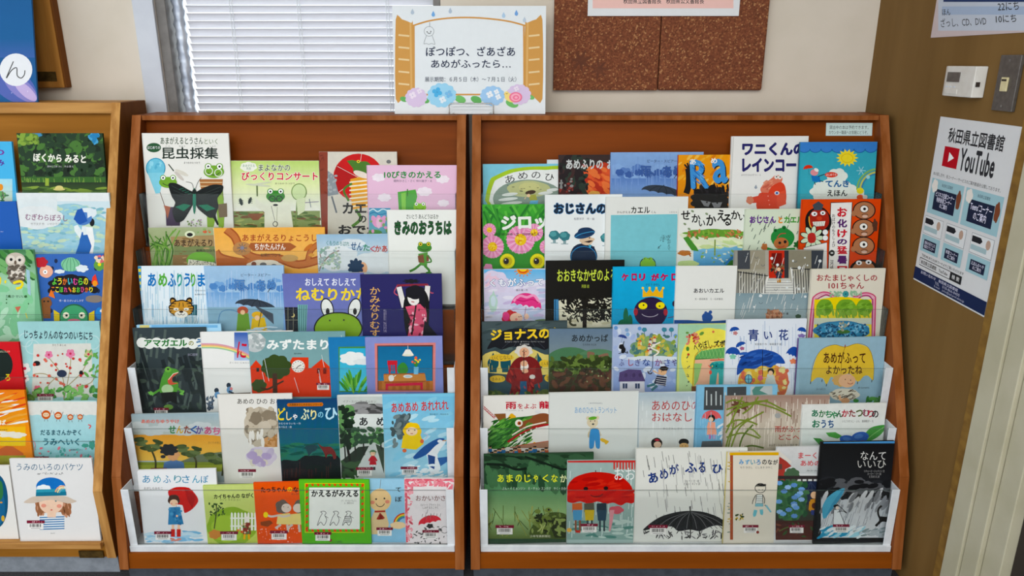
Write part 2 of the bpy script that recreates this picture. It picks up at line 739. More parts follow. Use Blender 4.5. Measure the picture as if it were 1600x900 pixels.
def rack(name, x0, x1, top, knee, foot, slope, tiers, looks, label, pine=False):
    """a sloping picture-book display: side panels with a knee, six stepped ledges with clear fronts"""
    w, edge, side, board, kick = looks
    o = empty(name, ((x0 + x1) / 2, foot[0], 0))
    O = Matrix.Translation(-Vector(o.location))
    tag(o, label, 'book rack', 'picture book display racks')
    th = 0.025
    dx, dy = -o.location.x, -o.location.y
    back = 2.29
    prof = [(top[0], top[1]), (knee[0], knee[1]), (foot[0], foot[1]), (back, foot[1]), (back, top[1])]
    prof = [(y + dy, z) for y, z in prof]
    for a, b in ((x0, x0 + th), (x1 - th, x1)):
        s = prism_x('side_panel', prof, a + dx, b + dx, side, o, 0.0015)
        fr = []
        for (ya, za), (yb, zb) in ((prof[0], prof[1]), (prof[1], prof[2])):
            n = Vector((0, zb - za, -(yb - ya))).normalized() * 0.002
            if n.y > 0:
                n = -n
            fr.append((ya, za, yb, zb, n))
        v, f = [], []
        for ya, za, yb, zb, n in fr:
            k = len(v)
            for (y, z) in ((ya, za), (yb, zb)):
                v += [(a + dx, y, z), (b + dx, y, z), (a + dx, y + n.y, z + n.z), (b + dx, y + n.y, z + n.z)]
            f += [tuple(k + i for i in q) for q in ((2, 3, 7, 6), (0, 2, 6, 4), (1, 5, 7, 3), (0, 1, 3, 2), (4, 6, 7, 5))]
        q = mesh('edge_banding', v, f, edge, s)
    xi0, xi1 = x0 + th + dx, x1 - th + dx
    if pine:
        boxes('top_rail', [(xi0, xi1, top[0] + dy - .002, top[0] + dy + .14, top[1] - .03, top[1])], M_PNX, o, .002)
    else:
        boxes('top_board', [(xi0, xi1, top[0] + dy + .001, back + dy, top[1] - .014, top[1] - .0005)], M_CHZ, o, .001)
    Y1, z1 = tiers[0][0], tiers[0][1]
    zt = top[1] - (.03 if pine else .014)
    ya, yb = Y1 + .04 + dy, Y1 + .04 + .2 * (zt - z1) + dy
    prism_x('back_board', [(ya, z1), (ya + .012, z1), (yb + .012, zt), (yb, zt)], xi0, xi1, w, o)
    n = len(tiers)
    for k, (Y, zl, za) in enumerate(tiers):
        Yl, nxt = Y + dy, (tiers[k - 1][1] if k else None)
        lower = k >= n - 3 and not pine
        lm = M_WHITE if lower else (M_PNX if pine else M_TAB)
        boxes('book_ledge', [(xi0 + .002, xi1 - .002, Yl - .004, Yl + (.0615 if k else .038), zl - .008, zl)] +
              ([(xi0 + .002, xi1 - .002, Yl - .0125, Yl - .004, zl - .012, zl + .006)] if lower or (pine and k == n - 1) else []), lm, o, .0006)
        if nxt:
            boxes('riser_board', [(xi0, xi1, Yl + .0575, Yl + .061, zl - .008, nxt - .009)], w, o)
        if pine and k == n - 1:
            continue
        # clear front sheet, polished top edge
        a, b, t = xi0 + .004, xi1 - .004, .0025
        fy = Yl - .0035
        z0 = zl + (.006 if lower else 0)
        ft = fy - .0
        v = [(a, fy, z0), (b, fy, z0), (b, fy + t, z0), (a, fy + t, z0), (a, ft, za), (b, ft, za), (b, ft + t, za), (a, ft + t, za)]
        f = [(0, 3, 2, 1), (4, 5, 6, 7), (0, 1, 5, 4), (2, 3, 7, 6), (0, 4, 7, 3), (1, 2, 6, 5)]
        mesh('acrylic_front', v, f, [M_ACR, M_EDGE], o, [1, 1, 0, 0, 1, 1])
        if lower:
            for q, sg in ((xi0 + .001, 1), (xi1 - .001, -1)):
                u = sorted((q, q + sg * .021))
                c = sorted((q, q + sg * .003))
                boxes('end_bracket', [(u[0], u[1], Yl - .007, Yl - .0045, zl - .012, za + .004), (c[0], c[1], Yl - .0045, Yl + .05, zl, za + .003)], M_WHITE, o, .0008)
        else:
            for q, sg in ((xi0 + .001, 1), (xi1 - .001, -1)):
                c = sorted((q + sg * .001, q + sg * .0035))
                boxes('end_tab', [(c[0], c[1], Yl - .0045 + .004, Yl + .045, zl, za)], M_TAB, o)
    Yn, zn = tiers[-1][0], tiers[-1][1]
    # the board that closes the front under the lowest ledge
    y_at = foot[0] + (knee[0] - foot[0]) * ((zn - .013) - foot[1]) / (knee[1] - foot[1])
    yf = foot[0] + dy + .003
    prism_x('base_board', [(y_at + dy + .003, zn - .0125), (yf, foot[1]), (yf + .02, foot[1]), (y_at + dy + .023, zn - .0125)], xi0, xi1, board, o)
    boxes('plinth', [(xi0 - .02, xi1 + .02, foot[0] + dy + (.03 if not pine else .012), back + dy - .02, 0.001, foot[1] + .001)], kick, o)
    TIERS[name] = [(Y, zl, za) for Y, zl, za in tiers]
    return o


BOOKS = {}


def book(name, rk, k, x0, x1, yt, L, base, label, yb=None, th=.0066, spine=None, lean=None, cat='book', yaw=2.4, grp=None):
    """a hardback standing on ledge k of a rack; x0, x1, yt: where the photo shows its sides and its top"""
    Y, zl, za = TIERS[rk][k]
    off = .0045 + L * .0078
    hh_ = at(x0, yt, Y + off + .03).z - zl
    a = .15 if k == 0 else max(.03, min(.112, (.0595 - off - th - (.006 if yaw else 0)) / hh_))
    if lean is not None:
        a = lean
    th0 = math.atan(a)
    X = at(x0, yt, Y + off + .02).x
    base_p = Vector((X, Y + off, zl + .0006 + .0))
    Mx = Matrix.Translation(base_p) @ Matrix.Rotation(radians(yaw), 4, 'Z') @ Matrix.Rotation(-th0, 4, 'X')
    s = Surf(Mx, 1, 1)
    lx, lz = s.loc(x0, yt)
    rx, rz = s.loc(x1, yt)
    Mx = Mx @ Matrix.Translation((lx, 0, 0))
    w, h = rx - lx, lz
    s = Surf(Mx, w, h)
    o = empty(name)
    o.matrix_world = Mx
    tag(o, label, cat, grp)
    t = .0018
    sp = spine or base
    inked_box('cover_board', [(0, w, 0, t, 0, h), (0, w, th - t, th, 0, h)], [base, base], o)
    inked_box('spine', [(-.0006, .0012, 0, th, 0, h)], [sp], o)
    boxes('page_block', [(.0012, w - .0025, t, th - t, .0025, h - .003)], M_PAGES, o)
    CUR[0] = s
    SURFS.append((s, o, .0003, None))
    VW[:] = [0, 0, 1]
    return o


def flat(name, Mx, w, h, th, base, label, cat, m=None, parent=None, pm=None):
    """a printed sheet or board: front face at local y = 0"""
    if parent is None:
        o = empty(name)
        o.matrix_world = Mx
        tag(o, label, cat)
        q = inked_box('sheet', [(0, w, 0, th, 0, h)], [base], o, pm or M_POSTER)
    else:
        o = parent
    s = Surf(Mx, w, h)
    CUR[0] = s
    SURFS.append((s, o, 0.0, pm or M_POSTER))
    VW[:] = [0, 0, 1]
    return o

# ---------------------------------------------------------------- the room
YW, XW = 2.33, 1.09
M_WALL = mat('painted_plaster', 'dad0c1', 0.85, c2='d5cbbb', scale=8, bump=0.05)
M_CASE = mat('white_window_casing', 'ccd1da', 0.5, c2='c3c8d2', scale=10)
M_FRAME = mat('grey_aluminium', '77736f', 0.45, c2='67635f', scale=30)
M_FLOOR = mat('carpet', '3d3c3f', 0.95, c2='232225', scale=260, bump=0.6)
M_BRN = mat('brown_veneer', '7b5e35', 0.5, 'woodz', '70542d', 9, 0.03)
M_BRN2 = mat('brown_veneer_strip', '8c6a32', 0.5, 'woodx', '77572a', 22, 0.05)
M_DOORF = mat('cream_door_paint', 'b9b39b', 0.5, c2='b0aa90', scale=9)
M_DARK = mat('dark_gap', '2b2019', 0.7)
M_CEIL = mat('ceiling_tile', 'd9d8d2', 0.9, c2='cfcdc6', scale=60)

tag(boxes('floor', [(-3.2, XW + .3, -2.6, YW + .1, -.05, 0)], M_FLOOR), None, None, kind='structure')
tag(boxes('ceiling', [(-3.2, XW + .3, -2.6, YW + .3, 2.62, 2.7)], M_CEIL), None, None, kind='structure')
wx0, wx1, wz0, wz1 = -1.058, -.212, .95, 2.2
tag(boxes('wall_back', [(-3.2, wx0, YW, YW + .14, 0, 2.62), (wx1, XW + .14, YW, YW + .14, 0, 2.62), (wx0, wx1, YW, YW + .14, 0, wz0), (wx0, wx1, YW, YW + .14, wz1, 2.62)], M_WALL), None, None, kind='structure')
YD = 1.562                     # where the veneer ends and the door frame begins on the right wall
tag(boxes('wall_right', [(XW, XW + .12, YD + .04, YW, 0, 2.62), (XW + .02, XW + .12, -2.6, .62, 0, 2.62), (XW + .02, XW + .12, .62, YD, 2.1, 2.62)], M_BRN), None, None, kind='structure')
tag(boxes('trim_1', [(XW - .004, XW + .12, YD, YD + .037, 0, 2.62)], M_BRN2, None, .001), None, None, kind='structure')
dr = boxes('door_1', [(XW + .03, XW + .07, .64, 1.352, .01, 2.06)], M_DOORF, None, .002)
tag(dr, None, None, kind='structure')
boxes('door_frame', [(XW - .012, XW + .1, YD - .058, YD - .001, 0, 2.12), (XW - .006, XW + .1, YD - .112, YD - .06, 0, 2.12), (XW + .004, XW + .1, YD - .172, YD - .114, 0, 2.12), (XW - .012, XW + .1, .6, YD, 2.07, 2.12)], M_DOORF, dr, .002)
boxes('door_gap', [(XW + .028, XW + .09, 1.353, 1.388, 0, 2.06)], M_DARK, dr)

# window: casing, grey frame, glass
wn = boxes('window_1', [(wx0, wx0 + .03, YW + .0, YW + .13, wz0, wz1), (wx1 - .022, wx1, YW, YW + .13, wz0, wz1), (wx0 + .03, wx1 - .022, YW, YW + .13, wz0, wz0 + .03), (wx0 + .03, wx1 - .022, YW, YW + .13, wz1 - .03, wz1)], M_FRAME, None, .002)
tag(wn, None, None, kind='structure')
boxes('window_casing', [(wx0 - .062, wx0 - .0005, YW - .012, YW + .001, .9, 2.3), (wx0, wx1, YW - .012, YW + .001, 2.2, 2.3)], M_CASE, wn, .002)
boxes('window_pane', [(wx0 + .03, wx1 - .022, YW + .12, YW + .124, wz0 + .03, wz1 - .03)], M_GLASS, wn)

# the crinkled silvery sleeve between window frame and blind
M_SLV = mat('silver_foil', 'c9d1de', 0.38, c2='a8b1c0', scale=14, metal=.35)
rd = random.Random(4)
v, f = [], []
NS, NR = 12, 120
for i in range(NR):
    z = 1.0 + 1.15 * i / (NR - 1)
    for j in range(NS):
        t = 2 * pi * j / NS
        rr = .0155 + .0022 * sin(z * 190 + j) + .0016 * sin(z * 83 + 2.3 * j)
        v.append((-1.005 + rr * 1.05 * cos(t), YW + .035 + rr * .9 * sin(t), z))
for i in range(NR - 1):
    for j in range(NS):
        a, b = i * NS + j, i * NS + (j + 1) % NS
        f.append((a, b, b + NS, a + NS))
sl = mesh('pipe_sleeve', v, f, M_SLV)
sl.data.polygons.foreach_set('use_smooth', [True] * len(f))
tag(sl, 'crinkled silvery sleeve running upright beside the left end of the blind', 'pipe')

# venetian blind
M_SLAT = bpy.data.materials.new('blind_slat_enamel')
M_SLAT.use_nodes = True
nt = M_SLAT.node_tree
b_ = nt.nodes['Principled BSDF']
b_.inputs['Roughness'].default_value = .45
nz = nt.nodes.new('ShaderNodeTexNoise')
nz.inputs['Scale'].default_value = 12
rp = nt.nodes.new('ShaderNodeValToRGB')
rp.color_ramp.elements[0].color = (.66, .66, .7, 1)
rp.color_ramp.elements[1].color = (.74, .74, .79, 1)
nt.links.new(nz.outputs[0], rp.inputs[0])
nt.links.new(rp.outputs[0], b_.inputs['Base Color'])
tl = nt.nodes.new('ShaderNodeBsdfTranslucent')
tl.inputs[0].default_value = (.9, .9, .93, 1)
mx = nt.nodes.new('ShaderNodeMixShader')
mx.inputs[0].default_value = .1
nt.links.new(b_.outputs[0], mx.inputs[1])
nt.links.new(tl.outputs[0], mx.inputs[2])
nt.links.new(mx.outputs[0], nt.nodes['Material Output'].inputs[0])
bx0, bx1, by = -.978, -.237, YW + .03
bo = empty('venetian_blind', ((bx0 + bx1) / 2, by, 1.1))
tag(bo, 'white venetian blind with closed horizontal slats covering the window', 'blind')
sv, sf = [], []
hw = (bx1 - bx0) / 2
NU = 6
for i in range(NU + 1):
    u = i / NU - .5
    wv = .0125
    yy, zz = u * 2 * wv, .0022 * (1 - 4 * u * u)
    A = radians(-52)
    Yc, Zc = yy * cos(A) + zz * sin(A) * -1, yy * sin(A) + zz * cos(A)
    sv += [(-hw, Yc, Zc), (hw, Yc, Zc)]
for i in range(NU):
    sf.append((2 * i, 2 * i + 1, 2 * i + 3, 2 * i + 2))
base = None
for i in range(47):
    if base is None:
        base = mesh('slat', sv, sf, M_SLAT, bo)
        base.data.polygons.foreach_set('use_smooth', [True] * len(sf))
        q = base
    else:
        q = base.copy()
        COL.objects.link(q)
    q.location = (0, rd.uniform(-.0004, .0004), .02 + i * .0219)
    q.rotation_euler = (radians(rd.uniform(-5, 5)), radians(rd.uniform(-.12, .12)), radians(rd.uniform(-.1, .1)))
for xx in (-.232, -.03, .235):
    for dx in (-.004, .004):
        tube('ladder_cord', [(xx + dx, -.0115, 0), (xx + dx, -.0115, 1.05)], .0011, M_WHITE, bo)
boxes('bottom_rail', [(-hw, hw, -.012, .012, -.012, .0)], M_WHITE, bo, .003)
boxes('head_rail', [(-hw, hw, -.015, .02, 1.05, 1.09)], M_WHITE, bo, .002)

# ---------------------------------------------------------------- racks
T6 = [(2.061, .885, 1.0285), (1.9965, .717, .879), (1.932, .573, .7295), (1.8675, .412, .580), (1.803, .2545, .4305), (1.738, .105, .281)]
looks = (M_CH, M_CHZ, M_CHY, M_CHB, M_KICK)
rack('display_rack', -1.079, -.131, (2.144, 1.239), (1.747, .315), (1.709, .049), .43, T6, looks, 'cherry-brown sloping book rack in the middle, below the window blind')
TIERS['A'] = TIERS['display_rack']
rack('display_rack', -.113, 1.07, (2.144, 1.239), (1.747, .315), (1.709, .049), .43, T6, looks, 'wide cherry-brown sloping book rack below the cork board, against the brown wall')
TIERS['B'] = TIERS['A']
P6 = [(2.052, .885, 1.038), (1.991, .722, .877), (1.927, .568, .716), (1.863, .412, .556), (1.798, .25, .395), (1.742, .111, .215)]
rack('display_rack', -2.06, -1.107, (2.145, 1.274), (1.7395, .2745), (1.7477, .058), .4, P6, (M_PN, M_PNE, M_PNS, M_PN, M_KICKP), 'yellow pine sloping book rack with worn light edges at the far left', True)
TIERS['C'] = P6

# brass plate on the pine rack, little reservation sticker, notice on the wall boards ------------
pr = bpy.data.objects['display_rack.002']
M_BRASS = mat('tarnished_brass', '6b5224', 0.4, c2='4a3817', scale=80, metal=.5)
pl_ = boxes('name_plate', [(-1.207, -1.14, 1.7425, 1.7455, .0605, .0825)], M_BRASS)
pl_.parent = pr
pl_.location = -Vector(pr.location)
pl_['label'] = 'small tarnished brass plate'


def wallboard(name, x0, x1, z0, z1, th, y=YW, base='ffffff', label='', cat='sign', m=None, pm=None):
    return flat(name, Matrix.Translation((x0, y - th, z0)), x1 - x0, z1 - z0, th - .0008, base, label, cat, pm=pm)


# cork board
M_CORK = mat('cork', '6b3820', 0.85, 'cork', '59301c', 240, .5)
M_LEAF = mat('leaf_stain', '5e3320', 0.9, c2='6b3a22', scale=60)
cA, cB, cC = at(864, 141, YW - .01), at(1026, 143, YW - .01), at(1188, 144, YW - .01)
cb = empty('cork_board', ((cA.x + cC.x) / 2, YW, cA.z))
tag(cb, 'dark brown two-panel cork notice board above the wide rack', 'notice board')
for k, (a, b) in enumerate(((cA.x, cB.x - .001), (cB.x + .001, cC.x))):
    o = boxes('cork_panel', [(a - cb.location.x, b - cb.location.x, -.022, -.001, 0, .9)], M_CORK, cb, .0025 if k == 0 else .006)
for k, (lx, lz, rt, s) in enumerate(((at(907, 95, YW).x, at(907, 95, YW).z, .3, .036), (at(935, 108, YW).x, at(935, 108, YW).z, -.9, .032))):
    pts = []
    for i in range(22):
        t = 2 * pi * i / 22
        q = s * (.28 + .72 * abs(cos(3.5 * t)) ** 2.2)
        pts.append((lx - cb.location.x + q * cos(t + rt), -.0224, lz - cb.location.z + q * sin(t + rt)))
    mesh('leaf_print', pts, [tuple(reversed(range(22)))], M_LEAF, cb)

# notice pinned on the cork board
nA, nB = at(918, 25, YW - .024), at(1154, 24, YW - .024)
flat('pinned_notice', Matrix.Translation((nA.x, YW - .0262, nA.z)), nB.x - nA.x, .3, .0012, 'e6e8ea', 'white notice with a pink middle pinned on the cork board', 'notice')
r('efc9c2', 926, -300, 1146, 13)
T('秋田県立図書館長　秋田県公文書館長', 974, -3, 1100, 6, '333', .01)

# display sign on its wire easel
sA, sB, sC = at(617, 177, 2.2), at(852, 175, 2.2), at(617, 9, 2.245)
zt = 1.2395
Ms = Matrix.Translation((sA.x, 2.197, zt)) @ Matrix.Rotation(radians(-8), 4, 'X')
sg = flat('display_sign', Ms, sB.x - sA.x, .3, .005, 'e6ebee', 'white display sign with golden window shutters and hydrangeas on top of the racks', 'sign')
V(590, 0, 4.737)
for k in (0, 1):
    m_ = (lambda x: 1354 - x) if k else (lambda x: x)
    p('cf9f60', m_(134), 145, m_(180), 143, m_(250), 170, m_(262), 182, m_(272), 690, m_(200), 715, m_(134), 733)
    p('dbb277', m_(236), 165, m_(250), 172, m_(258), 690, m_(244), 696)
    for yy in (262, 352, 440, 532, 622):
        l('e6cfa4', 13, m_(155), yy - 3, m_(235), yy + 5)
cv('cf9d5f', 12, 262, 190, 380, 155, 520, 135, 680, 130, 840, 140, 980, 160, 1092, 190)
l('cf9d5f', 12, 268, 186, 270, 660)
l('cf9d5f', 12, 1082, 186, 1084, 660)
l('cf9d5f', 12, 270, 700, 1084, 700)
for x, y, c in ((258, 88, 'b9c6d4'), (412, 104, '7fb0e0'), (538, 80, 'b9c6d4'), (933, 113, 'b5cfe6'), (1027, 97, '7fa9dc'), (1087, 147, 'c3cfdc')):
    e(c, x, y + 5, 13, 15)
    p(c, x - 12, y, x, y - 24, x + 12, y)
l('8b8f96', 3, 386, 165, 386, 200)
ring('9a9ea3', 3, 381, 232, 36)
e('333', 366, 236, 4)
e('333', 394, 233, 4)
arc('333', 4, 382, 236, 12, 12, 20, 160)
cv('9a9ea3', 3, 362, 264, 350, 295, 343, 325, 360, 322, 380, 328, 400, 322, 424, 328, 415, 295, 402, 262)
T('ぽつぽつ、ざあざあ', 358, 345, 1018, 416, '2c3550', .012)
T('あめがふったら…', 396, 440, 985, 503, '2c3550', .012)
T('展示期間：６月５日（木）～７月１日（火）', 350, 568, 1026, 606, '3a4258', .004)
for x, y, s_, c, c2 in ((195, 735, 30, '6fb36b', ''), (350, 742, 34, '6fb36b', ''), (612, 735, 42, '7cbf74', ''), (730, 738, 42, '6fb36b', ''), (995, 765, 48, '7cbf74', ''), (1135, 720, 26, '7cbf74', '')):
    e(c, x, y, s_, s_ * .62, 20)
for x, y, rx, ry, c in ((285, 722, 78, 70, 'dccbe6'), (475, 705, 104, 88, 'a6d6ef'), (850, 710, 88, 72, 'a9cdee'), (1045, 700, 88, 74, 'dccbe6')):
    bl(c, x, y, rx, ry, 12, .1, x)
for x, y, c, s_ in ((260, 705, 'efe4f2', 26), (310, 675, 'efe4f2', 20), (441, 683, '62b5e2', 36), (527, 697, '86bfe6', 28), (482, 738, 'e4eef5', 26), (830, 700, 'eef2f6', 26), (880, 680, 'eef2f6', 20), (893, 718, 'eef2f6', 22), (1028, 657, 'efe4f2', 20)):
    flower(c, c, x, y, s_, 4)
    e('5aa0d0' if c[0] == '6' else 'b5bcd0', x, y, s_ * .15)
e('f2dd92', 985, 725, 48, 30, 25)
e('f2dd92', 955, 695, 18)
e('ee86a4', 1022, 720, 48, 38)
e('f7b6c8', 1022, 720, 36, 28)
e('ee86a4', 1024, 722, 24, 18)
e('f7b6c8', 1025, 722, 12, 9)
l('333', 3, 948, 692, 956, 696, 962, 690)

M_WIRE = mat('chrome_wire', 'c8c9c6', 0.25, c2='a9aaa6', scale=40, metal=.8)
ea = empty('wire_easel', (sA.x + .22, 2.17, zt))
tag(ea, 'chrome wire easel holding the display sign on the rack top', 'easel')
eA, eB = at(702, 178, 2.175), at(771, 178, 2.175)
ox = ea.location.x
x0, x1 = eA.x - ox, eB.x - ox
tube('front_wire', [(x0, .018, .003), (x0, 0, .003), (x0, -.002, .026), (x0 + .006, -.002, .031), (x1 - .006, -.002, .031), (x1, -.002, .026), (x1, 0, .003), (x1, .018, .003)], .0021, M_WIRE, ea)
tube('rear_wire', [(x0 + .01, .018, .003), (x0 + .01, .085, .004), (x0 + .03, .088, .2), (x1 - .03, .088, .2), (x1 - .01, .085, .004), (x1 - .01, .018, .003)], .0021, M_WIRE, ea)

# reservation sticker on the back board of the wide rack
stA, stB = at(1291, 215, 2.14), at(1361, 215, 2.14)
tb = TIERS['B'][0]


def on_back(x, y):
    "the back board's front plane"
    n = Vector((0, 1, -.2))
    q = Vector((0, tb[0] + .04, tb[1]))
    d = ray(x, y)
    return EYE + d * ((q - EYE).dot(n) / d.dot(n))


stA, stB, stC = on_back(1290, 212), on_back(1362, 212), on_back(1290, 192)
Mst = Matrix.Translation(stA + Vector((0, -.0016, 0))) @ Matrix.Rotation(-math.atan(.2), 4, 'X')
flat('rack_sticker', Mst, stB.x - stA.x, (stC - stA).length, .001, 'cfe0dc', 'small pale green reservation sticker at the top right of the wide rack', 'sticker')
T('貸出中の本は予約できます。', 1296, 196, 1357, 202, '222', .005)
T('カウンター職員へお気軽にどうぞ。', 1295, 204, 1356, 210, '222', .005)

# left: framed pine notice board with a dark plate, blue panel standing on the pine rack
fA, fB = at(40, 137, YW - .02), at(104, 138, YW - .02)
fb = empty('wooden_frame_board', (fA.x, YW, fA.z))
tag(fb, 'worn yellow wooden board hanging on the wall behind the blue panel', 'board')
M_OLDW = mat('worn_plywood', 'b9813d', 0.6, 'woodz', '96642b', 22, .1)
q = boxes('board_panel', [(-.5, fB.x - fA.x, -.03, -.001, 0, .8)], M_OLDW, fb, .003)
q = boxes('edge_strip', [(fB.x - fA.x + .0003, fB.x - fA.x + .006, -.029, -.001, .001, .8)], M_PNS, fb, .001)
pA = at(50, 127, YW - .03)
pB = at(87, 112, YW - .03)
boxes('dark_plate', [(pA.x - .05 - fA.x, pB.x - fA.x, -.0315, -.0302, pA.z - fA.z, pB.z - fA.z)], M_BRASS, fb)
bA = at(57, 159, 2.165)
Mb = Matrix.Translation((bA.x - .42, 2.17, 1.2745)) @ Matrix.Rotation(radians(-11.5), 4, 'X')
flat('blue_panel', Mb, .42, .6, .006, '2f6296', 'blue poster panel with a white circled character, standing on the pine rack', 'poster')
g('2d5b90', '2f6699', -300, -300, 60, 60)
g('2f6699', '4a6ba8', -300, 60, 60, 90)
e('5f6fb2', 20, 132, 42, 24, 35)
e('8f8cc6', 32, 137, 32, 14, 40)
e('c5b5dc', 40, 142, 22, 8, 42)
e('e9ebee', 25, 109, 25.5, 25.5)
cv('555', 1.6, 21, 96, 10, 122, 18, 110, 26, 106, 27, 118, 33, 122, 38, 117, 39, 110)
for a in range(3):
    sc('e5dff0', 2, 0, 60, 55, 155, 1, .5, a)

# ---------------------------------------------------------------- right wall
MR = Matrix(((0, 1, 0, XW), (-1, 0, 0, 0), (0, 0, 1, 0), (0, 0, 0, 1)))


def onr(x, y, X=XW):
    d = ray(x, y)
    return EYE + d * (X / d.x)


def wall_sheet(name, tl, bl_, w, h, base, label, cat, th=.001, off=.0005):
    q = onr(*bl_)
    M_ = Matrix.Translation((0, q.y, q.z)) @ MR @ Matrix.Translation((0, -th - off, 0))
    return flat(name, M_, w, h, th, base, label, cat)


tlp, trp, blp = onr(1471, 182), onr(1599, 198), onr(1428, 436)
ww, hh = tlp.y - trp.y, tlp.z - blp.z
wall_sheet('library_poster', None, (1428, 436), ww, hh, 'd9dadb', 'white library video poster with a red play logo on the brown wall', 'poster')
S_ = CUR[0]


class Flat01:
    """draw on a surface in its own millimetre-like units instead of photo pixels"""

    def __init__(s, base, w, h, nx, ny):
        s.b, s.kx, s.ky, s.ny = base, w / nx, h / ny, ny
        s.ops = base.ops

    def P(s, x, y):
        return (x * s.kx, (s.ny - y) * s.ky)

    def loc(s, x, y):
        return s.P(x, y)


def own(nx, ny):
    s = CUR[0]
    f_ = Flat01(s, s.w, s.h, nx, ny)
    CUR[0] = f_
    s.loc = f_.loc
    s.P = f_.P
    VW[:] = [0, 0, 1]


own(297, 420)
T('秋田県立図書館', 46, 22, 252, 58, '2b2b2e', .022)
p('b21f2d', 44, 68, 96, 68, 100, 72, 100, 112, 96, 116, 44, 116, 40, 112, 40, 72)
p('eee', 62, 80, 62, 104, 84, 92)
T('YouTube', 108, 64, 236, 118, '2f2f33', .03)
T('本の探し方や、各コーナー・サービスのご案内動画を公開しております。', 10, 134, 270, 143, '444', .003)
for x, a, b in ((10, 'ビジネス支援コーナー\n特許創造コーナー\nのご案内', 0), (152, "Teens'コーナー\nのご案内", 0)):
    r('a3c4cc', x, 150, x + 134, 238)
    r('1d2740', x + 20, 174, x + 110, 226)
    T('秋田県立図書館', x + 45, 158, x + 90, 166, '345', .002)
    T(a, x + 26, 180, x + 104, 218, 'eef', .008)
    bl('e8e3dc', x + 16, 168, 12, 16, 5, .2, x)
    bl('7e4a33', x + 120, 186, 9, 22, 5, .2, x)
for x in (8, 102, 203):
    r('8d9499', x, 246, x + 80, 292)
    r('dfe1e2', x + 1, 247, x + 79, 291)
    p('23262c', x + 3, 252, x + 34, 252, x + 41, 259, x + 34, 266, x + 3, 266)
    r('a9bfc4', x + 3, 272, x + 60, 284)
    e('b9a090', x + 62, 262, 8, 11)
    r('a3c4cc', x, 295, x + 80, 338)
    r('1d2740', x + 12, 306, x + 66, 331)
for x, s_ in ((8, '資料を探すには\n相談カウンター'), (102, '新聞コーナー\nのご案内'), (203, 'えほんのへや\nのご案内')):
    T(s_, x + 16, 309, x + 62, 328, 'eef', .006)
T('下記URLまたはQRコードよりご覧いただけます', 20, 344, 200, 352, '555', .002)
_op(_stroke('333', 1.5, (16, 356, 196, 356, 196, 375, 16, 375, 16, 356)))
T('秋田県立図書館　YouTube', 22, 360, 140, 371, '333', .006)
r('26282c', 150, 356, 196, 375)
T('検 索', 158, 360, 188, 371, 'eee', .006)
r('1b2a50', 0, 384, 297, 416)
T('お問い合わせ　秋田県立図書館', 30, 387, 190, 395, 'dde', .004)
T('TEL　018-866-8400', 96, 397, 200, 404, 'bbc', .0)
T('E-mail　joho@apl.pref.akita.jp', 96, 406, 220, 413, 'bbc', .0)

# upper poster with opening hours
q1, q2 = onr(1455, 59), onr(1600, 53)
wall_sheet('loan_poster', None, (1455, 59), .42, .3, 'c9bcbc', 'pale pink bordered loan-period poster above the thermostat', 'poster')
r('c2c9d4', 1466, -400, 1700, 48)
r('2d3f66', 1474, -60, 1700, 3)
r('aab9cf', 1472, 10, 1700, 23)
T('ほん', 1472, 14, 1485, 24, '333', .01, -3)
T('22にち', 1559, 3, 1592, 16, '333', .008, -3)
T('ざっし、CD、DVD', 1470, 27, 1541, 41, '333', .006, -3)
T('10にち', 1556, 23, 1588, 35, '333', .008, -3)

# thermostat and switch plate
a, b = onr(1471, 149), onr(1540, 153)
c = onr(1476, 102)
M_THM = mat('thermostat_plastic', 'd6d3cc', 0.45, c2='cecac2', scale=40)
M_SCR = mat('display_screen', '5b5450', 0.2, c2='4c4642', scale=60)
M_PLT = mat('brushed_steel_plate', '67635f', 0.4, c2='5a5652', scale=90, metal=.4)
M_BTN = mat('beige_switch', 'd9cfa4', 0.4, c2='cbbf92', scale=50)
a2 = onr(1474, 149, XW - .015)
c2_ = onr(1478, 103, XW - .022)
b2 = onr(1522, 152, XW - .022)
thm = empty('thermostat', (XW, a2.y, a2.z))
tag(thm, 'white wall thermostat with a small dark display on the brown wall', 'thermostat')
L_ = a2.y - b2.y
hh = c2_.z - a2.z
prism = [(0, 0), (.026, 0), (.026, hh * .0)]
v = []
prof = [(-.0006, 0.0), (-.021, 0.004), (-.026, .02), (-.027, L_ - .004), (-.0006, L_)]
for z in (0, hh):
    v += [(x, -y, z) for x, y in prof]
n = len(prof)
bd = mesh('housing', v, [tuple(range(n)), tuple(reversed(range(n, 2 * n)))] + [(i, n + i, n + (i + 1) % n, (i + 1) % n) for i in range(n)], M_THM, thm)
md = bd.modifiers.new('bevel', 'BEVEL')
md.width = .002
md.segments = 2
def ty(x, z=130, X=XW - .024):
    return onr(x, z, X).y - a2.y


boxes('display', [(-.0285, -.02, ty(1500), ty(1481), hh * .48, hh * .8)], M_SCR, thm)
boxes('front_flap', [(-.0278, -.022, ty(1499), ty(1481), hh * .08, hh * .24)], M_THM, thm, .0008)
boxes('button', [(-.0275, -.022, ty(1483 + k * 6), ty(1480 + k * 6), hh * .3, hh * .34) for k in range(3)], M_CASE, thm)
boxes('slide_switch', [(-.022, -.014, -L_ - .0006, -L_ + .004, hh * .35, hh * .5)], M_DARK, thm)
sw = empty('switch_plate', (XW, onr(1562, 130).y, onr(1562, 130).z))
sy = sw.location.y
t1, t2 = onr(1568, 86), onr(1556, 172)
tag(sw, 'tall grey metal switch plate with one beige switch at the right edge', 'switch')
z0, z1 = t2.z - sw.location.z, t1.z - sw.location.z
boxes('plate', [(-.0085, -.0005, -.07, .0, z0, z1)], M_PLT, sw, .0012)
zc = (z0 + z1) / 2
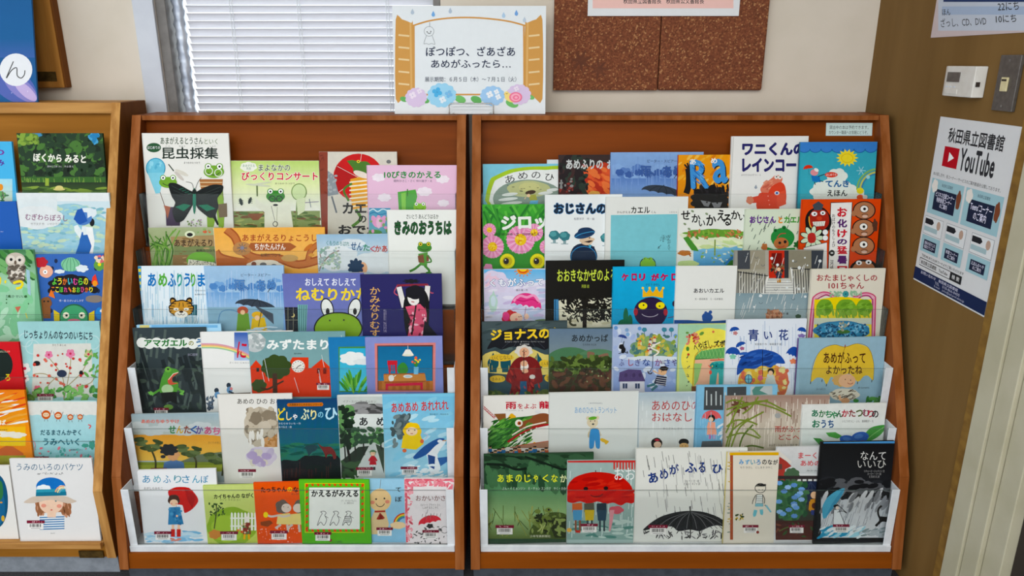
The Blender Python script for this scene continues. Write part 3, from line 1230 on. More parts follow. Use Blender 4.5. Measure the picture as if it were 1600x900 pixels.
zc2 = onr(1574, 131).z - sw.location.z
boxes('rocker_switch', [(-.0125, -.0086, -.044, -.022, zc2 - .016, zc2 + .014)], M_BTN, sw, .001)
boxes('switch_slot', [(-.0132, -.0125, -.041, -.025, zc2 + .006, zc2 + .01)], M_DARK, sw)
boxes('screw', [(-.0094, -.0086, -.036, -.031, z + .0, z + .005) for z in (z0 + .008, z1 - .014)], M_FRAME, sw)

# ---------------------------------------------------------------- books on the middle rack
GA = 'picture books on the middle cherry-brown rack'


def bk(rk, k, x0, x1, yt, base, label, L=0, **kw):
    book('picture_book', rk, k, x0, x1, yt, L, base, label, **kw)
    CUR[0].ops.append(('x', None))


# first ledge
bk('A', 0, 221.7, 356.7, 208, 'e6e5df', 'white tall book with a black butterfly and two frogs, top left of middle rack', 0, yaw=0, grp=GA)
V(200, 190, 3)
T('あまがえるとうさん', 152, 72, 352, 106, '2f4a2c', .012); T('といく', 358, 80, 420, 106, '5a7a3c', .006)
T('昆虫採集', 160, 120, 424, 176, '26332a', .02)
e('2d5a38', 121, 122, 34, 22); T('はじめての', 92, 115, 150, 129, 'eee', .01)
small('こん', 175, 112, 200, 119); small('ちゅう', 240, 112, 268, 119); small('さい', 313, 112, 338, 119); small('しゅう', 385, 112, 410, 119)
small('まつおかたつひで', 262, 188, 338, 198, '333', .005)
l('6b4a36', 3, 150, 330, 205, 490); e('7cc6dc', 130, 218, 44, 46); ring('2f9ac0', 4, 130, 218, 44, 46); sc('9ad6e6 66b4d0', 14, 100, 190, 160, 300, 10, 5, 3); p('8fd2e4', 92, 240, 170, 240, 150, 335, 130, 338)
e('dcd8cc', 252, 240, 34, 9, 25); e('cfc8c0', 240, 255, 30, 8, 45); l('3a4a3a', 5, 190, 200, 215, 232)
frog('79a83c', 188, 285, 42); p('4a3a52', 176, 400, 248, 400, 244, 488, 180, 488); p('b06a50', 168, 392, 200, 400, 186, 455)
p('8a9a5a', 345, 270, 440, 270, 450, 370, 380, 380); p('ab7446', 335, 270, 445, 270, 440, 330, 345, 335)
for yy in (285, 303, 321): l('d8c09a', 5, 336, yy, 442, yy)
frog('79a83c', 403, 235, 48); ring('e8ece0', 4, 380, 232, 17); ring('e8ece0', 4, 424, 240, 17)
p('8fb24a', 380, 350, 445, 350, 450, 492, 425, 492, 415, 420, 402, 492, 372, 492); p('7a6850', 420, 388, 464, 382, 466, 446, 428, 450)
p('161c1a', 308, 330, 230, 290, 190, 292, 205, 350, 222, 380, 208, 420, 225, 470, 262, 462, 300, 400, 312, 380, 330, 410, 380, 450, 400, 452, 418, 484, 426, 480, 412, 440, 425, 400, 420, 360, 442, 330, 446, 300, 400, 295, 350, 312)
[l('39423e', 2, 300 - k * 4, 350 + k * 3, 205 + k * 9, 300 + k * 22) for k in range(6)]; [l('39423e', 2, 325 + k * 4, 350 + k * 3, 436 - k * 8, 305 + k * 20) for k in range(6)]; [l('24604c', 4, 240 + k * 14, 318 + k * 7, 262 + k * 12, 312 + k * 8) for k in range(4)]
p('1f7a5c', 222, 400, 262, 385, 296, 392, 262, 420); p('1f7a5c', 330, 392, 372, 388, 412, 408, 370, 420); e('2b8066', 312, 372, 8, 62); e('1a2420', 312, 328, 10, 12)
cv('555', 2, 308, 318, 300, 290, 272, 282); cv('555', 2, 316, 318, 328, 285, 345, 262)
sc('c8a8c8 9ab87a 8a9a70', 24, 280, 460, 350, 490, 5, 4); bc(270, 358, 22)

bk('A', 0, 360, 498, 251, 'e3ead2', 'pale green book with a frog in white coat and spectacles, top ledge of middle rack', 1, yaw=0, grp=GA)
V(200, 190, 3)
g('bcd67a', 'dfe8b4', 480, 184, 900, 300); g('dfe8b4', 'f0f0e8', 480, 300, 900, 420)
T('まよなかの', 612, 200, 760, 232, '33482c', .015, 0, 'f2f2ea', .04); bl('eef0e4', 565, 212, 38, 22, 7); T('あまがえる\n先生', 538, 200, 594, 226, '486', .004)
T('びっくりコンサート', 532, 236, 890, 276, 'c8263c', .03, 0, 'f4ece8', .05); small('まつおか たつひで', 690, 286, 782, 294, '222', .005)
p('8a9a62', 480, 420, 900, 418, 900, 500, 480, 500); sc('6f8048 a8b070 7a5a3c 56703a', 60, 490, 425, 900, 495, 26, 6, 3, 0)
e('20302a', 530, 376, 8, 18, -15); e('20302a', 572, 370, 7, 17, 20); [l('20302a', 2, 518, 366 + k * 8, 542, 370 + k * 8) for k in range(3)]; [l('20302a', 2, 562, 362 + k * 8, 584, 366 + k * 8) for k in range(3)]; p('8a5636', 560, 432, 640, 430, 610, 462, 585, 462)
p('e9ead9', 640, 390, 760, 388, 775, 500, 640, 500); p('e9ead9', 596, 355, 640, 395, 650, 430, 600, 400); l('b8bba2', 3, 700, 400, 696, 500); ring('333', 3, 691, 480, 11); l('444', 2, 672, 395, 690, 470)
frog('3f8a34', 692, 350, 44); ring('2a2a2a', 4, 676, 362, 14); ring('2a2a2a', 4, 710, 362, 14); e('222', 692, 391, 12, 5)
e('cfd3bc', 610, 298, 60, 5, 5); e('cfd3bc', 625, 290, 50, 4, -8); l('56683a', 6, 605, 300, 606, 350)
ring('7f9a5a', 5, 802, 330, 34, 38); e('cfe0ae', 802, 330, 32, 36); l('7c9452', 6, 793, 370, 786, 490); p('d9e2bd', 790, 365, 832, 355, 828, 420, 796, 440)
l('879', 3, 830, 380, 895, 375); l('678', 3, 850, 362, 858, 402)

bk('A', 0, 498.5, 620, 237, 'd8d3c6', 'beige book with a green frog in striped shirt under red umbrella, top ledge', 1, yaw=0, spine='8c3f2c', grp=GA)
V(450, 190, 3)
g('d9d4c8', 'cfcabd', 140, 140, 520, 540); r('8e4330', 144, 140, 186, 540); sc('7a3626', 12, 146, 145, 184, 530, 10, 3)
e('c8201f', 330, 262, 118, 112); p('b01a1c', 330, 262, 230, 200, 212, 262, 236, 330); [l('e6d8d0', 2, 330, 262, *q) for q in ((345, 148), (232, 210), (240, 330), (440, 200))]
p('8f979c', 186, 230, 214, 250, 238, 340, 186, 350); l('6b7076', 8, 205, 350, 228, 428); sc('a8adb0', 14, 188, 240, 225, 340, 8, 5)
p('dfa23c', 292, 270, 372, 250, 376, 400, 300, 412)
for i in range(7): l('f0e6cc', 7, 288, 285 + i * 19, 378, 275 + i * 19)
bl('4f7d2e', 350, 222, 44, 36, 5, .1); p('4f7d2e', 276, 184, 300, 180, 352, 190, 385, 210, 380, 250, 330, 250); e('e8ddd0', 345, 248, 40, 14, 20); e('e8d44a', 330, 187, 8, 7); e('222', 330, 187, 3)
cv('4f7d2e', 10, 300, 290, 262, 320, 285, 372); cv('557f34', 14, 318, 412, 340, 455, 300, 492)
T('カエル', 256, 380, 430, 432, '26221f', .04); T('の', 330, 440, 368, 474, '26221f', .03); T('おでかけ', 236, 484, 500, 530, '26221f', .04); e('777', 472, 188, 11, 9)

bk('A', 0, 573, 713.5, 258, 'e3bfd6', 'pink book with a green cucumber boat and lotus flowers, top right of middle rack', 0, yaw=0, grp=GA)
V(450, 190, 3)
for x, y, q in ((425, 262, 30), (640, 328, 34), (452, 356, 30), (728, 382, 26), (725, 270, 30)): bl('f0e6ee', x, y, q, q * .6, 7, .2, x)
T('10ぴきのかえる', 450, 232, 716, 266, '1f8a3e', .03); small('間所ひさこ・さく 仲川道子・え', 496, 272, 676, 284, '445', .004)
p('5aa84a', 514, 330, 598, 318, 606, 350, 590, 420, 520, 420); p('8cca5a', 530, 336, 552, 333, 552, 420, 534, 420); l('4a7a3a', 5, 560, 316, 560, 350); frog('8ec83a', 618, 402, 30)
g('4f9fc2', '7fb4b8', 380, 405, 480, 545); cv('d8ecf2', 5, 380, 420, 400, 410, 420, 422, 445, 410, 470, 420); cv('2f7fae', 5, 380, 435, 405, 425, 430, 436, 470, 428)
for k in (-1, 0, 1): e('e8a8cc', 425 + k * 18, 468, 14, 30, k * 24)
e('f0c8dc', 425, 475, 11, 26); e('5e9a52', 405, 520, 36, 14); sc('e8a8cc 86b070', 12, 385, 440, 470, 540, 9, 7)

# second ledge
bk('A', 1, 231.5, 345, 356, 'b5bb9a', 'green mossy book with a wooden nameboard and frog eye, left on second ledge', 1, grp=GA)
V(200, 190, 3)
g('a9b48c', '8d9a6a', 90, 495, 440, 690); r('7e8a5c', 215, 580, 440, 690)
p('a78f66', 200, 540, 440, 530, 440, 585, 205, 580); r('927650', 210, 625, 300, 690); sc('8a7048 b59a70', 20, 210, 545, 400, 680, 16, 4, 2, 0)
e('77b048', 340, 650, 66, 40); e('dfe6c8', 290, 528, 24, 16); e('222', 290, 530, 14, 9); sc('d06a4a 8ab06a', 8, 310, 500, 395, 520, 8, 5)
rd5 = random.Random(5)
for i in range(22):
    x = rd5.uniform(95, 200); cv(('3f6b2c', '5d8a3c', '76a24a')[i % 3], 6, x, 680, x + rd5.uniform(-20, 20), 600, x + rd5.uniform(-50, 60), rd5.uniform(500, 580))
T('あまがえるりょこう', 218, 550, 490, 586, '3b2a20', .012); small('松岡たつひで', 320, 598, 410, 612, '333', .01)
p('e8e4d4', 284, 645, 440, 665, 440, 690, 280, 672); T('トンボいけたんけん', 290, 650, 430, 678, '333', .008, 4)

bk('A', 1, 333.5, 507, 356.5, 'eeb45e', 'orange wide book showing brown tunnels under the ground, second ledge', 0, spine='efe6d4', grp=GA)
V(200, 190, 3)
g('edb25a', 'f0be72', 402, 500, 930, 690)
for c, w in (('a85a30', 40), ('c27a48', 26)):
    cv(c, w, 460, 505, 500, 540, 530, 600, 600, 640, 700, 640, 800, 670, 920, 640); cv(c, w, 410, 610, 440, 640, 540, 660, 640, 650); cv(c, w * .7, 840, 670, 860, 600, 920, 560)
r('b2683a', 404, 640, 560, 690); e('b98a5a', 535, 595, 44, 32); [l('666', 3, 535 - 24 * cos(i), 592 - 22 * sin(i), 535 + 24 * cos(i), 592 + 22 * sin(i)) for i in (.2, .9, 1.6, 2.3, 3)]; e('889', 535, 592, 9)
p('a9643a', 575, 568, 760, 568, 790, 586, 760, 606, 585, 606, 565, 586); e('c9a46a', 758, 640, 40, 16)
T('あまがえるりょこうしゃ', 536, 527, 920, 562, 'a0402a', .012); T('ちかたんけん', 594, 572, 738, 602, 'f6eee2', .02); small('松岡たつひで', 622, 618, 716, 634, '443', .01)
bl('e9e2d2', 640, 672, 80, 24, 6); e('8a5a4a', 590, 668, 12); e('777', 634, 670, 16, 10); e('777', 684, 676, 14, 9); e('d9a050', 860, 625, 14, 8); e('c97a3a', 845, 590, 26, 9, -40)

bk('A', 1, 494.5, 610, 366.5, 'b9cfdd', 'pale blue book with a dark-haired boy seen from behind, second ledge', 0, grp=GA)
V(450, 190, 3)
g('9fc0d8', 'c3d4dd', 135, 528, 480, 610); bl('e2e8ea', 230, 640, 100, 60, 8); bl('e2e8ea', 420, 660, 110, 50, 8); bl('dbe4e8', 300, 570, 60, 20, 6)
T('くもりのちはれ', 180, 560, 288, 582, '2f7f7a', .008, 3); T('せん', 294, 565, 350, 604, '4a6a8c', .03, 4); T('た', 352, 575, 384, 606, '3f8a6a', .03); T('く', 384, 582, 410, 612, 'c04a5a', .03); T('かあ', 408, 580, 466, 612, 'b84a3a', .03); T('ちゃん', 468, 580, 560, 614, '3f7aa0', .03)
cv('9c8a84', 7, 145, 700, 165, 660, 205, 620, 240, 605); cv('9c8a84', 5, 160, 665, 150, 620); cv('9c8a84', 4, 190, 635, 235, 650)
sc('8fb0a0 b8c8b0 a8b8b8', 70, 145, 590, 245, 690, 8, 6); e('e6b48c', 350, 688, 22, 30); bl('25405c', 318, 680, 34, 34, 9, .35); r('d8dcd8', 290, 706, 370, 720); l('b33', 2, 346, 690, 352, 694)

bk('A', 1, 604.5, 713, 328, 'e9ebe6', 'white book with a green frog walking with a brown backpack', 1, yaw=.6, grp=GA)
V(450, 190, 3)
T('さいとう あんどうはるか', 555, 434, 706, 456, '2d3a2c', .01); T('きみのおうちは', 500, 466, 766, 530, '23582e', .03, 0, '1c3020', .045)
frog('4c8a38', 640, 592, 34, 'e8cf4a'); p('5c9a42', 610, 620, 655, 612, 652, 680, 618, 672); p('86543a', 608, 630, 634, 622, 640, 662, 612, 660); p('86543a', 650, 625, 662, 632, 660, 655, 648, 655)
cv('4c8a38', 11, 622, 668, 595, 690, 570, 702); cv('4c8a38', 11, 640, 675, 660, 695, 662, 708); cv('4c8a38', 7, 655, 625, 672, 655, 648, 660); e('555', 650, 711, 30, 2.5); e('4c8a38', 660, 708, 14, 5)

# third ledge
bk('A', 2, 215.5, 328, 416, 'dfe9ee', 'white rainy-striped book with a tiger holding an umbrella, third ledge left', 0, spine='3f8fb0', grp=GA)
V(200, 190, 3)
r('3c8cb4', 46, 678, 62, 900); [r('e6d24a', 46, y, 60, y + 14) for y in range(690, 1000, 30)]
rain('a8cbe0', 60, 66, 684, 395, 1000, 120, .02, 3, 2); rain('c8dfe9', 40, 66, 684, 395, 1000, 140, .02, 4, 5)
for s_, x0, x1, c in (('あ', 92, 132, '1f78b8'), ('め', 142, 184, '58a83c'), ('ふ', 186, 226, '1f78b8'), ('り', 230, 254, '2f9a8a'), ('う', 262, 292, '1f78b8'), ('り', 294, 316, '58a83c'), ('ま', 326, 362, '1f78b8')): T(s_, x0, 710, x1, 774, c, .035)
small('文 中川ひろたか', 314, 788, 372, 796, '234', .005); small('絵 あおきひろえ', 314, 806, 372, 814, '234', .005)
V(248, 431, 6)
g('d9ecef', 'b9dce2', 100, 440, 380, 560); [l('23707c', 4, 250 + i * 12, 380, 230 + i * 20, 540) for i in range(9)]; r('1e5a68', 270, 270, 360, 370); [l('9ac7cc', 5, 285 + i * 18, 275, 285 + i * 18, 365) for i in range(4)]
for k in (-1, 1): e('2a1f14', 250 + k * 75 - 40, 235, 30, 36, k * 30); e('c8923a', 250 + k * 75 - 40, 242, 18, 24, k * 30)
bl('2a1f14', 212, 305, 118, 80, 9, .06); bl('c9963e', 212, 308, 108, 72, 9, .05)
for k in (-1, 1):
    [l('241a12', 8, 212 + k * (50 + i * 12), 262 + i * 22, 212 + k * 112, 255 + i * 26) for i in range(4)]; e('f2efe0', 212 + k * 48, 312, 26, 13); e('222', 212 + k * 46, 314, 6)
    l('241a12', 6, 212 + k * 16, 250, 212 + k * 20, 290)
e('f3efe4', 212, 360, 62, 34); e('3a2418', 212, 336, 20, 11); arc('222', 5, 196, 352, 16, 14, 0, 180); arc('222', 5, 228, 352, 16, 14, 0, 180); [l('222', 3, 150, 355 + i * 8, 110, 348 + i * 12) for i in range(3)]

for nm, q in (('A', (2, 318.5, 443, 416, 'blue rain-streaked book with a family walking under a dark umbrella, middle rack')), ('B', (0, 954.5, 1099.5, 238, 'blue rain-streaked book with a dark umbrella top, top ledge of wide rack'))):
    if nm == 'A':
        bk('A', q[0], q[1], q[2], q[3], 'a4c3e0', q[4], 0, grp=GA); V(200, 190, 3); dx, dy = 0, 0
    else:
        bk('B', q[0], q[1], q[2], q[3], '7d9ccc', q[4], 1, grp='picture books on the wide cherry-brown rack'); V(320.8 + 630 - 116 + 0, 10 + 2, 3); dx, dy = 0, 0
    A_, B_, C_ = ('a9c8e2', '7da9d6', '5b8cc4') if nm == 'A' else ('8fb0dc', '6486c0', '4565a4')
    g(A_, B_, 350, 675, 800, 1000)
    for i in range(11): bl(B_ if i % 2 else A_, 390 + i * 33, 760 + (i % 3) * 16, 34, 26, 7, .2, i)
    for i in range(8): bl(C_, 400 + i * 45, 772 + (i % 2) * 10, 20, 15, 6, .2, i)
    g(B_, A_, 350, 800, 800, 900)
    rain('b9d0ea' if nm == 'A' else '86a4d4', 70, 355, 680, 790, 900, 110, .01, 2, 3)
    small('ピーター・スピアー', 530, 712, 668, 726, '3a4660', .004); T('雨、あめ', 500, 742, 694, 790, C_, .02, 0, '39507c', .03)
    umb('39424e', 600, 872, 100, 38, 5, 10, '22282f'); l('222', 3, 655, 800, 668, 780)
    if nm == 'A':
        V(200, 480, 3)
        r('8fb2c4', 372, 0, 730, 112); cv('6a94b4', 5, 420, 100, 440, 20, 520, 25, 535, 100)
        e('b5583a', 538, 16, 26, 20); p('6f9a3a', 515, 30, 565, 28, 575, 112, 508, 112); e('e3b22c', 606, 36, 26, 16); p('d9b62e', 582, 52, 640, 48, 655, 112, 575, 112); e('efc8a0', 606, 50, 12); e('efc8a0', 538, 24, 11)
        p('4a525c', 590, -10, 680, 30, 684, 80, 650, 50); l('333', 3, 625, 20, 612, 90); sc('c9dce8', 10, 560, 90, 720, 108, 20, 3, 3, 0)

bk('A', 2, 441, 568, 428, '7278b4', 'periwinkle blue book with a big green frog face peeking from below', 0, grp=GA)
V(450, 190, 3)
g('6f76b4', '7f88c0', -30, 715, 420, 1010); T('おしえて おしえて', 80, 734, 318, 770, 'e9ebf4', .025); T('ねむりかた', 36, 780, 380, 840, 'ecd24c', .035)
V(450, 480, 3)
r('23262e', -25, 0, 52, 116); [l('7a7a6a', 3, -25 + k * 25, 0, -25 + k * 25, 116) for k in range(3)]; l('7a7a6a', 3, -25, 60, 52, 60); e('d9c98a', 22, 38, 10); e('23262e', 17, 35, 9); p('7fb0b0', 45, -12, 92, -12, 86, 112, 48, 112); [l('3c6a70', 3, 55 + k * 10, -10, 52 + k * 10, 110) for k in range(4)]
for x, k in ((184, -1), (312, 1)): e('222', x, 6, 30, 50, k * 14); e('e9ece8', x, 6, 25, 44, k * 14); e('222', x + 2, 20, 9, 16)
bl('222', 235, 96, 114, 74, 5, .03); bl('8ab038', 235, 98, 108, 70, 5, .03); e('333', 196, 62, 4); e('333', 262, 60, 4)

bk('A', 2, 563, 690, 429, '2d2a63', 'dark navy book with a paper-cut girl in a pink kimono', 0, grp=GA)
V(450, 190, 3)
T('か\nみ\nな\nり\nむ\nす\nめ', 384, 776, 432, 1050, 'd9ac6a', .012); small('斎藤隆介 作\n滝平二郎 絵', 448, 878, 462, 990, 'a8a0b8', 0, 0)
l('8c3040', 10, 510, 768, 655, 764); cv('c05a70', 5, 512, 770, 498, 800, 515, 815); cv('c05a70', 5, 655, 765, 668, 800, 682, 803); bl('191720', 578, 748, 34, 9, 8, .5)
for a in ((545, 870, 520, 775), (648, 850, 655, 770)): l('111', 30, *a); l('e9e6e4', 24, *a)
p('111', 540, 868, 560, 800, 600, 780, 640, 790, 662, 850, 650, 1000, 560, 1010); p('d9607c', 550, 868, 640, 850, 650, 900, 646, 1030, 556, 1030, 576, 930)
e('edeae6', 590, 822, 30, 40); bl('15131c', 596, 800, 46, 32, 6, .1); p('15131c', 610, 790, 640, 800, 644, 880, 615, 850); l('111', 6, 568, 818, 582, 816); l('111', 6, 592, 816, 608, 818); l('a22', 4, 578, 844, 592, 846)
sc('f0c0cc 7a1f3c', 26, 560, 880, 645, 1010, 9, 5); l('111', 7, 600, 860, 580, 1000); p('15131c', 640, 930, 700, 1000, 690, 1020, 630, 1010)

# fourth ledge
bk('A', 3, 213.5, 345, 508, 'a9d2ea', 'light blue book mostly hidden behind the dark frog book', 2, grp=GA)
V(200, 480, 3)
r('d9cf8a', 55, 82, 100, 96); r('7fb8e0', 110, 84, 420, 96)

bk('A', 3, 207, 322, 512.5, '3a4648', 'dark grey-green book with a frog shouting in a shadowy forest', 1, grp=GA)
V(200, 480, 3)
g('3b474a', '2c3436', 20, 95, 400, 560); rain('56635e', 30, 25, 100, 360, 480, 150, -.1, 12, 4); rain('232b2d', 22, 25, 180, 360, 480, 200, .3, 18, 6); sc('4a5a4e 2a3331', 40, 30, 250, 350, 490, 22, 9, 3)
for i in range(10): e('e9ece6', 66 + i * 34, 166 + (i % 2) * 6, 26, 24)
T('アマガエル', 76, 150, 278, 184, '2f7a3a', .045); T('の', 284, 158, 308, 180, '8a8a2a', .03); T('うた', 320, 148, 398, 186, '2f6a9a', .04); small('谷口國博', 280, 216, 326, 228, '99a', .005)
p('5aa03c', 158, 332, 180, 290, 210, 285, 240, 302, 210, 325, 205, 350, 235, 352, 226, 400, 150, 400); p('d8604a', 186, 340, 215, 312, 238, 306, 208, 330, 210, 352, 236, 356, 196, 364); l('f2e8d8', 3, 190, 340, 212, 312, 236, 305)
e('79b84a', 188, 292, 16, 13); e('111', 188, 290, 5); e('bcd9a8', 185, 384, 28, 22); p('141414', 156, 400, 226, 396, 232, 456, 200, 440, 160, 456)
l('5aa03c', 10, 152, 385, 112, 410); l('5aa03c', 10, 228, 375, 256, 398); sc('7cc05a', 6, 98, 398, 118, 420, 10, 3); sc('7cc05a', 6, 245, 392, 262, 410, 10, 3); e('6f9a4a', 190, 468, 22, 12); bc(240, 637, 24)

bk('A', 3, 312.5, 457, 519, 'e9e9e6', 'white book with a rainbow arc and two children on a fence', 1, grp=GA)
V(200, 480, 3)
g('3a62b0', 'b8c8e6', 498, 118, 570, 250)
for i, c in enumerate(('d8a0b4', 'e8b08c', 'ecdb8c', '9cc8a4')): cv(c, 6, 335, 172 + i * 6, 420, 174 + i * 6, 500, 192 + i * 6, 570, 225 + i * 6, 640, 262 + i * 6)
T('に', 512, 162, 556, 240, 'c8203c', .02, 6); T('じ', 590, 172, 640, 250, 'c8203c', .02); small('さくらい じゅんじ', 476, 256, 570, 264, '666', 0)
for x, y in ((415, 390), (472, 366)): e('2c3a4a', x, y, 11, 12); e('6f9ac0', x + 4, y + 22, 14, 16); l('2c3a4a', 7, x, y + 28, x + 24, y + 38)
l('2c3444', 8, 395, 420, 395, 470); sc('3f4f60 5a6a7c', 24, 368, 418, 400, 480, 9, 5); l('5a4a3c', 5, 430, 408, 575, 402); l('666', 2, 376, 415, 380, 480); e('e08a8a', 484, 382, 7)

bk('A', 3, 387, 539, 520, '7fa6aa', 'teal and red-orange book with a round dark green tree and a clock house', 0, grp=GA)
V(450, 480, 3)
g('7ea5a8', '86abad', -200, 100, 280, 290); r('d8482c', -200, 285, 280, 420); p('d8482c', 10, 255, 10, 300, 96, 300, 96, 235, 20, 235); p('d8482c', 92, 298, 158, 243, 206, 290, 206, 400, 92, 400); p('d8482c', -178, 282, -150, 248, -125, 275, -120, 400, -178, 400)
e('c2c8c8', -155, 165, 50, 46); sc('dfe3e2 a8b2b2', 24, -192, 130, -115, 195, 14, 8)
T('みずたまり', -100, 150, 190, 200, 'eef1ee', .04); small('殿内真帆', 28, 214, 64, 221, '222', .005)
bl('3b4f22', -55, 280, 68, 56, 8, .14, 2); bl('3b4f22', -135, 368, 34, 30, 7, .15, 3); l('4a3224', 22, -62, 310, -60, 415); cv('4a3224', 9, -130, 375, -100, 385, -70, 372); l('4a3224', 8, -66, 370, -20, 345)
e('eceae2', 48, 277, 31, 29); [e('555', 48 + 25 * sin(t * pi / 6), 277 - 23 * cos(t * pi / 6), 2.2) for t in range(12)]; l('222', 3, 48, 277, 62, 270); l('222', 3, 48, 277, 38, 288)
r('7a1f14', 136, 286, 150, 310); r('7a1f14', 165, 284, 180, 312); rain('dfe6e4', 9, -160, 110, 270, 400, 90, .2, 2, 8); r('2a2a2a', -148, 284, -135, 302)
V(0, 0, 1); bc(494, 598, 22)

bk('A', 3, 513, 592, 527, '3484b8', 'blue book with a white cloud and green leaves in a frame', 1, grp=GA)
V(450, 480, 3)
g('2f7fb6', '3a88b8', 190, 140, 440, 420); p('4f8f4a', 236, 186, 450, 182, 450, 398, 240, 398); g('46b4d4', '62c4dc', 242, 192, 450, 392)
bl('eef1ee', 305, 240, 60, 30, 7, .2, 4); bl('e4e8e6', 350, 256, 44, 14, 6)
for i in range(17): e(('3f8a2c', '5aa83c', '7ab84a')[i % 3], 262 + i * 8, 372 - (i % 5) * 12, 7, 34, -40 + i * 6)

bk('A', 3, 570.5, 691, 527, '8f96cc', 'lilac book with a framed picture of a table, red chair and vase', 0, grp=GA)
V(450, 480, 3)
g('9098ce', '8890c8', 360, 140, 730, 420); p('d98a86', 406, 170, 692, 166, 690, 396, 410, 396); p('5a3a3a', 418, 180, 680, 177, 678, 390, 420, 390); g('1f6f9c', '2f80a8', 422, 184, 676, 345)
for i in range(16): r('b8763c' if i % 2 else 'a5662e', 424 + i * 16, 345, 440 + i * 16, 388)
l('ddd', 2, 562, 180, 562, 200); p('f0efe6', 552, 198, 572, 198, 590, 224, 536, 224); e('e8e6d0', 562, 225, 27, 5)
r('c8303c', 466, 250, 512, 270); l('c8303c', 7, 470, 250, 478, 320); l('c8303c', 7, 506, 260, 508, 318); [l('c8303c', 4, 480 + k * 11, 265, 482 + k * 11, 300) for k in range(3)]; bl('3f8a3a', 538, 290, 24, 30, 4, .1)
p('a85a2c', 450, 312, 640, 308, 646, 350, 452, 356); p('c98a4a', 448, 316, 642, 312, 648, 344, 450, 348); ps('c8304a', 458, 358, 632, 352, 632, 386, 622, 386, 620, 366, 470, 370, 468, 388, 458, 388)
p('7fc0e0', 590, 280, 612, 280, 610, 314, 590, 314); [l('3f8a3a', 4, 600, 280, 582 + k * 9, 240 + abs(k - 2) * 6) for k in range(5)]; sc('e8d84a e86a4a', 8, 582, 232, 622, 262, 6, 6)
bl('e9e9e4', 484, 332, 13, 15, 4, .1); l('e9e9e4', 4, 496, 326, 506, 318); e('eceae2', 562, 324, 22, 8); e('b8d0dc', 562, 324, 14, 5)

# fifth ledge
bk('A', 4, 205, 345, 647.5, 'a9b8bd', 'wide book with a dark-haired boy among windblown trees at yellow sunset', 0, grp=GA)
V(200, 480, 3)
g('9fb2ba', 'b9bfb6', 15, 500, 460, 600); g('e0a040', 'e8c060', 15, 598, 460, 720); [bl('c0c8c8', 40 + i * 75, 560 + (i % 2) * 20, 55, 22, 6, .2, i) for i in range(6)]
p('6f7a62', 240, 725, 330, 690, 460, 676, 460, 740, 240, 740); r('8a9a3c', 30, 726, 460, 760); r('a4b04a', 40, 740, 460, 770)
T('あめのちゆうやけ', 62, 526, 240, 544, 'd06a5a', .03); [T(s_, x, 555 + dy, x + 34, 592 + dy, c, .035) for s_, x, dy, c in (('せ', 190, 0, '2f7a3c'), ('ん', 226, 0, 'c8a02c'), ('た', 262, 0, '8a4a3c'), ('く', 292, 0, '2f5a9a'), ('か', 318, 2, '6a4a8c'), ('あ', 358, 4, 'c05a7a'), ('ち', 396, 6, 'c86a8a'), ('ゃ', 420, 8, 'c86a8a'))]; small('さとう わきこ', 376, 630, 434, 640, '333', .004)
for x, y, q in ((95, 650, 46), (285, 680, 38), (412, 715, 34)):
    cv('4a4a2c', 9, x + 30, 790, x + 34, 720, x + 6, y)
    for i in range(12): e(('4f5f34', '68784a', '3d4c2a')[i % 3], x + q * cos(i * .55), y + q * .55 * sin(i * .9) - 8, 26, 9, -25 + i * 4)
p('5f84b4', 165, 760, 170, 728, 215, 712, 262, 728, 270, 800, 165, 800); e('dca878', 212, 690, 28, 30); bl('23262a', 192, 668, 40, 26, 8, .25); p('dca878', 236, 682, 248, 694, 236, 700); e('2c3034', 165, 700, 12, 8)
V(0, 0, 1); bc(236, 731, 25)

bk('A', 4, 339.5, 456, 617, 'e3e1db', 'white book with a faded brown sketched face and a mauve smudge', 0, grp=GA)
V(200, 480, 3)
T('あめの ひの おるすばん', 512, 428, 800, 454, '4a463f', .01)
bl('c9bfae', 625, 560, 82, 90, 7, .08); sc('b5aa98 a89c88 8f8474 c4b9a6', 110, 558, 480, 690, 640, 18, 13, 2); bl('8a7e6c', 600, 520, 26, 30, 5, .2); bl('8f8370', 660, 505, 34, 22, 5, .2); bl('c9bfae', 640, 560, 30, 26, 5, .2); p('b98650', 625, 655, 700, 590, 700, 655); sc('cfa070', 12, 640, 610, 700, 650, 14, 5); sc('f0ece4', 10, 570, 590, 640, 650, 7, 22, 3, 0)
bl('d9d0de', 625, 700, 70, 46, 6, .1); sc('cabfd4 dcd6c8 b9a9cc', 22, 580, 675, 680, 740, 22, 14)
V(0, 0, 1); bc(372, 733, 28)

bk('A', 4, 432.5, 530, 625, '1f4f74', 'deep blue night book with two wolves on a black hill', 0, grp=GA)
V(450, 480, 3)
g('1a4470', '1f6e80', -60, 430, 245, 660); g('1f6e70', '2f7a64', -60, 640, 245, 730); p('141c20', -60, 750, -20, 715, 40, 720, 80, 695, 130, 695, 190, 680, 245, 712, 245, 830, -60, 830)
rain('1f5a88', 40, -50, 440, 240, 680, 80, -.1, 2); rain('5a2f2c', 14, -20, 720, 230, 800, 60, 0, 2); sc('2f7a5c 175a50', 30, -50, 640, 230, 700, 30, 6, 3, 0)
p('7a2f2c', 140, 640, 165, 655, 200, 655, 222, 680, 226, 706, 214, 712, 206, 690, 186, 690, 178, 708, 168, 680); p('2a4a52', 78, 655, 106, 645, 140, 650, 130, 672, 112, 680, 96, 700, 90, 675)
p('c8762c', 0, 450, 160, 446, 166, 456, 160, 464, 0, 466, -6, 458); T('大型版あらしのよるにシリーズ', 6, 451, 158, 462, '111', .008)
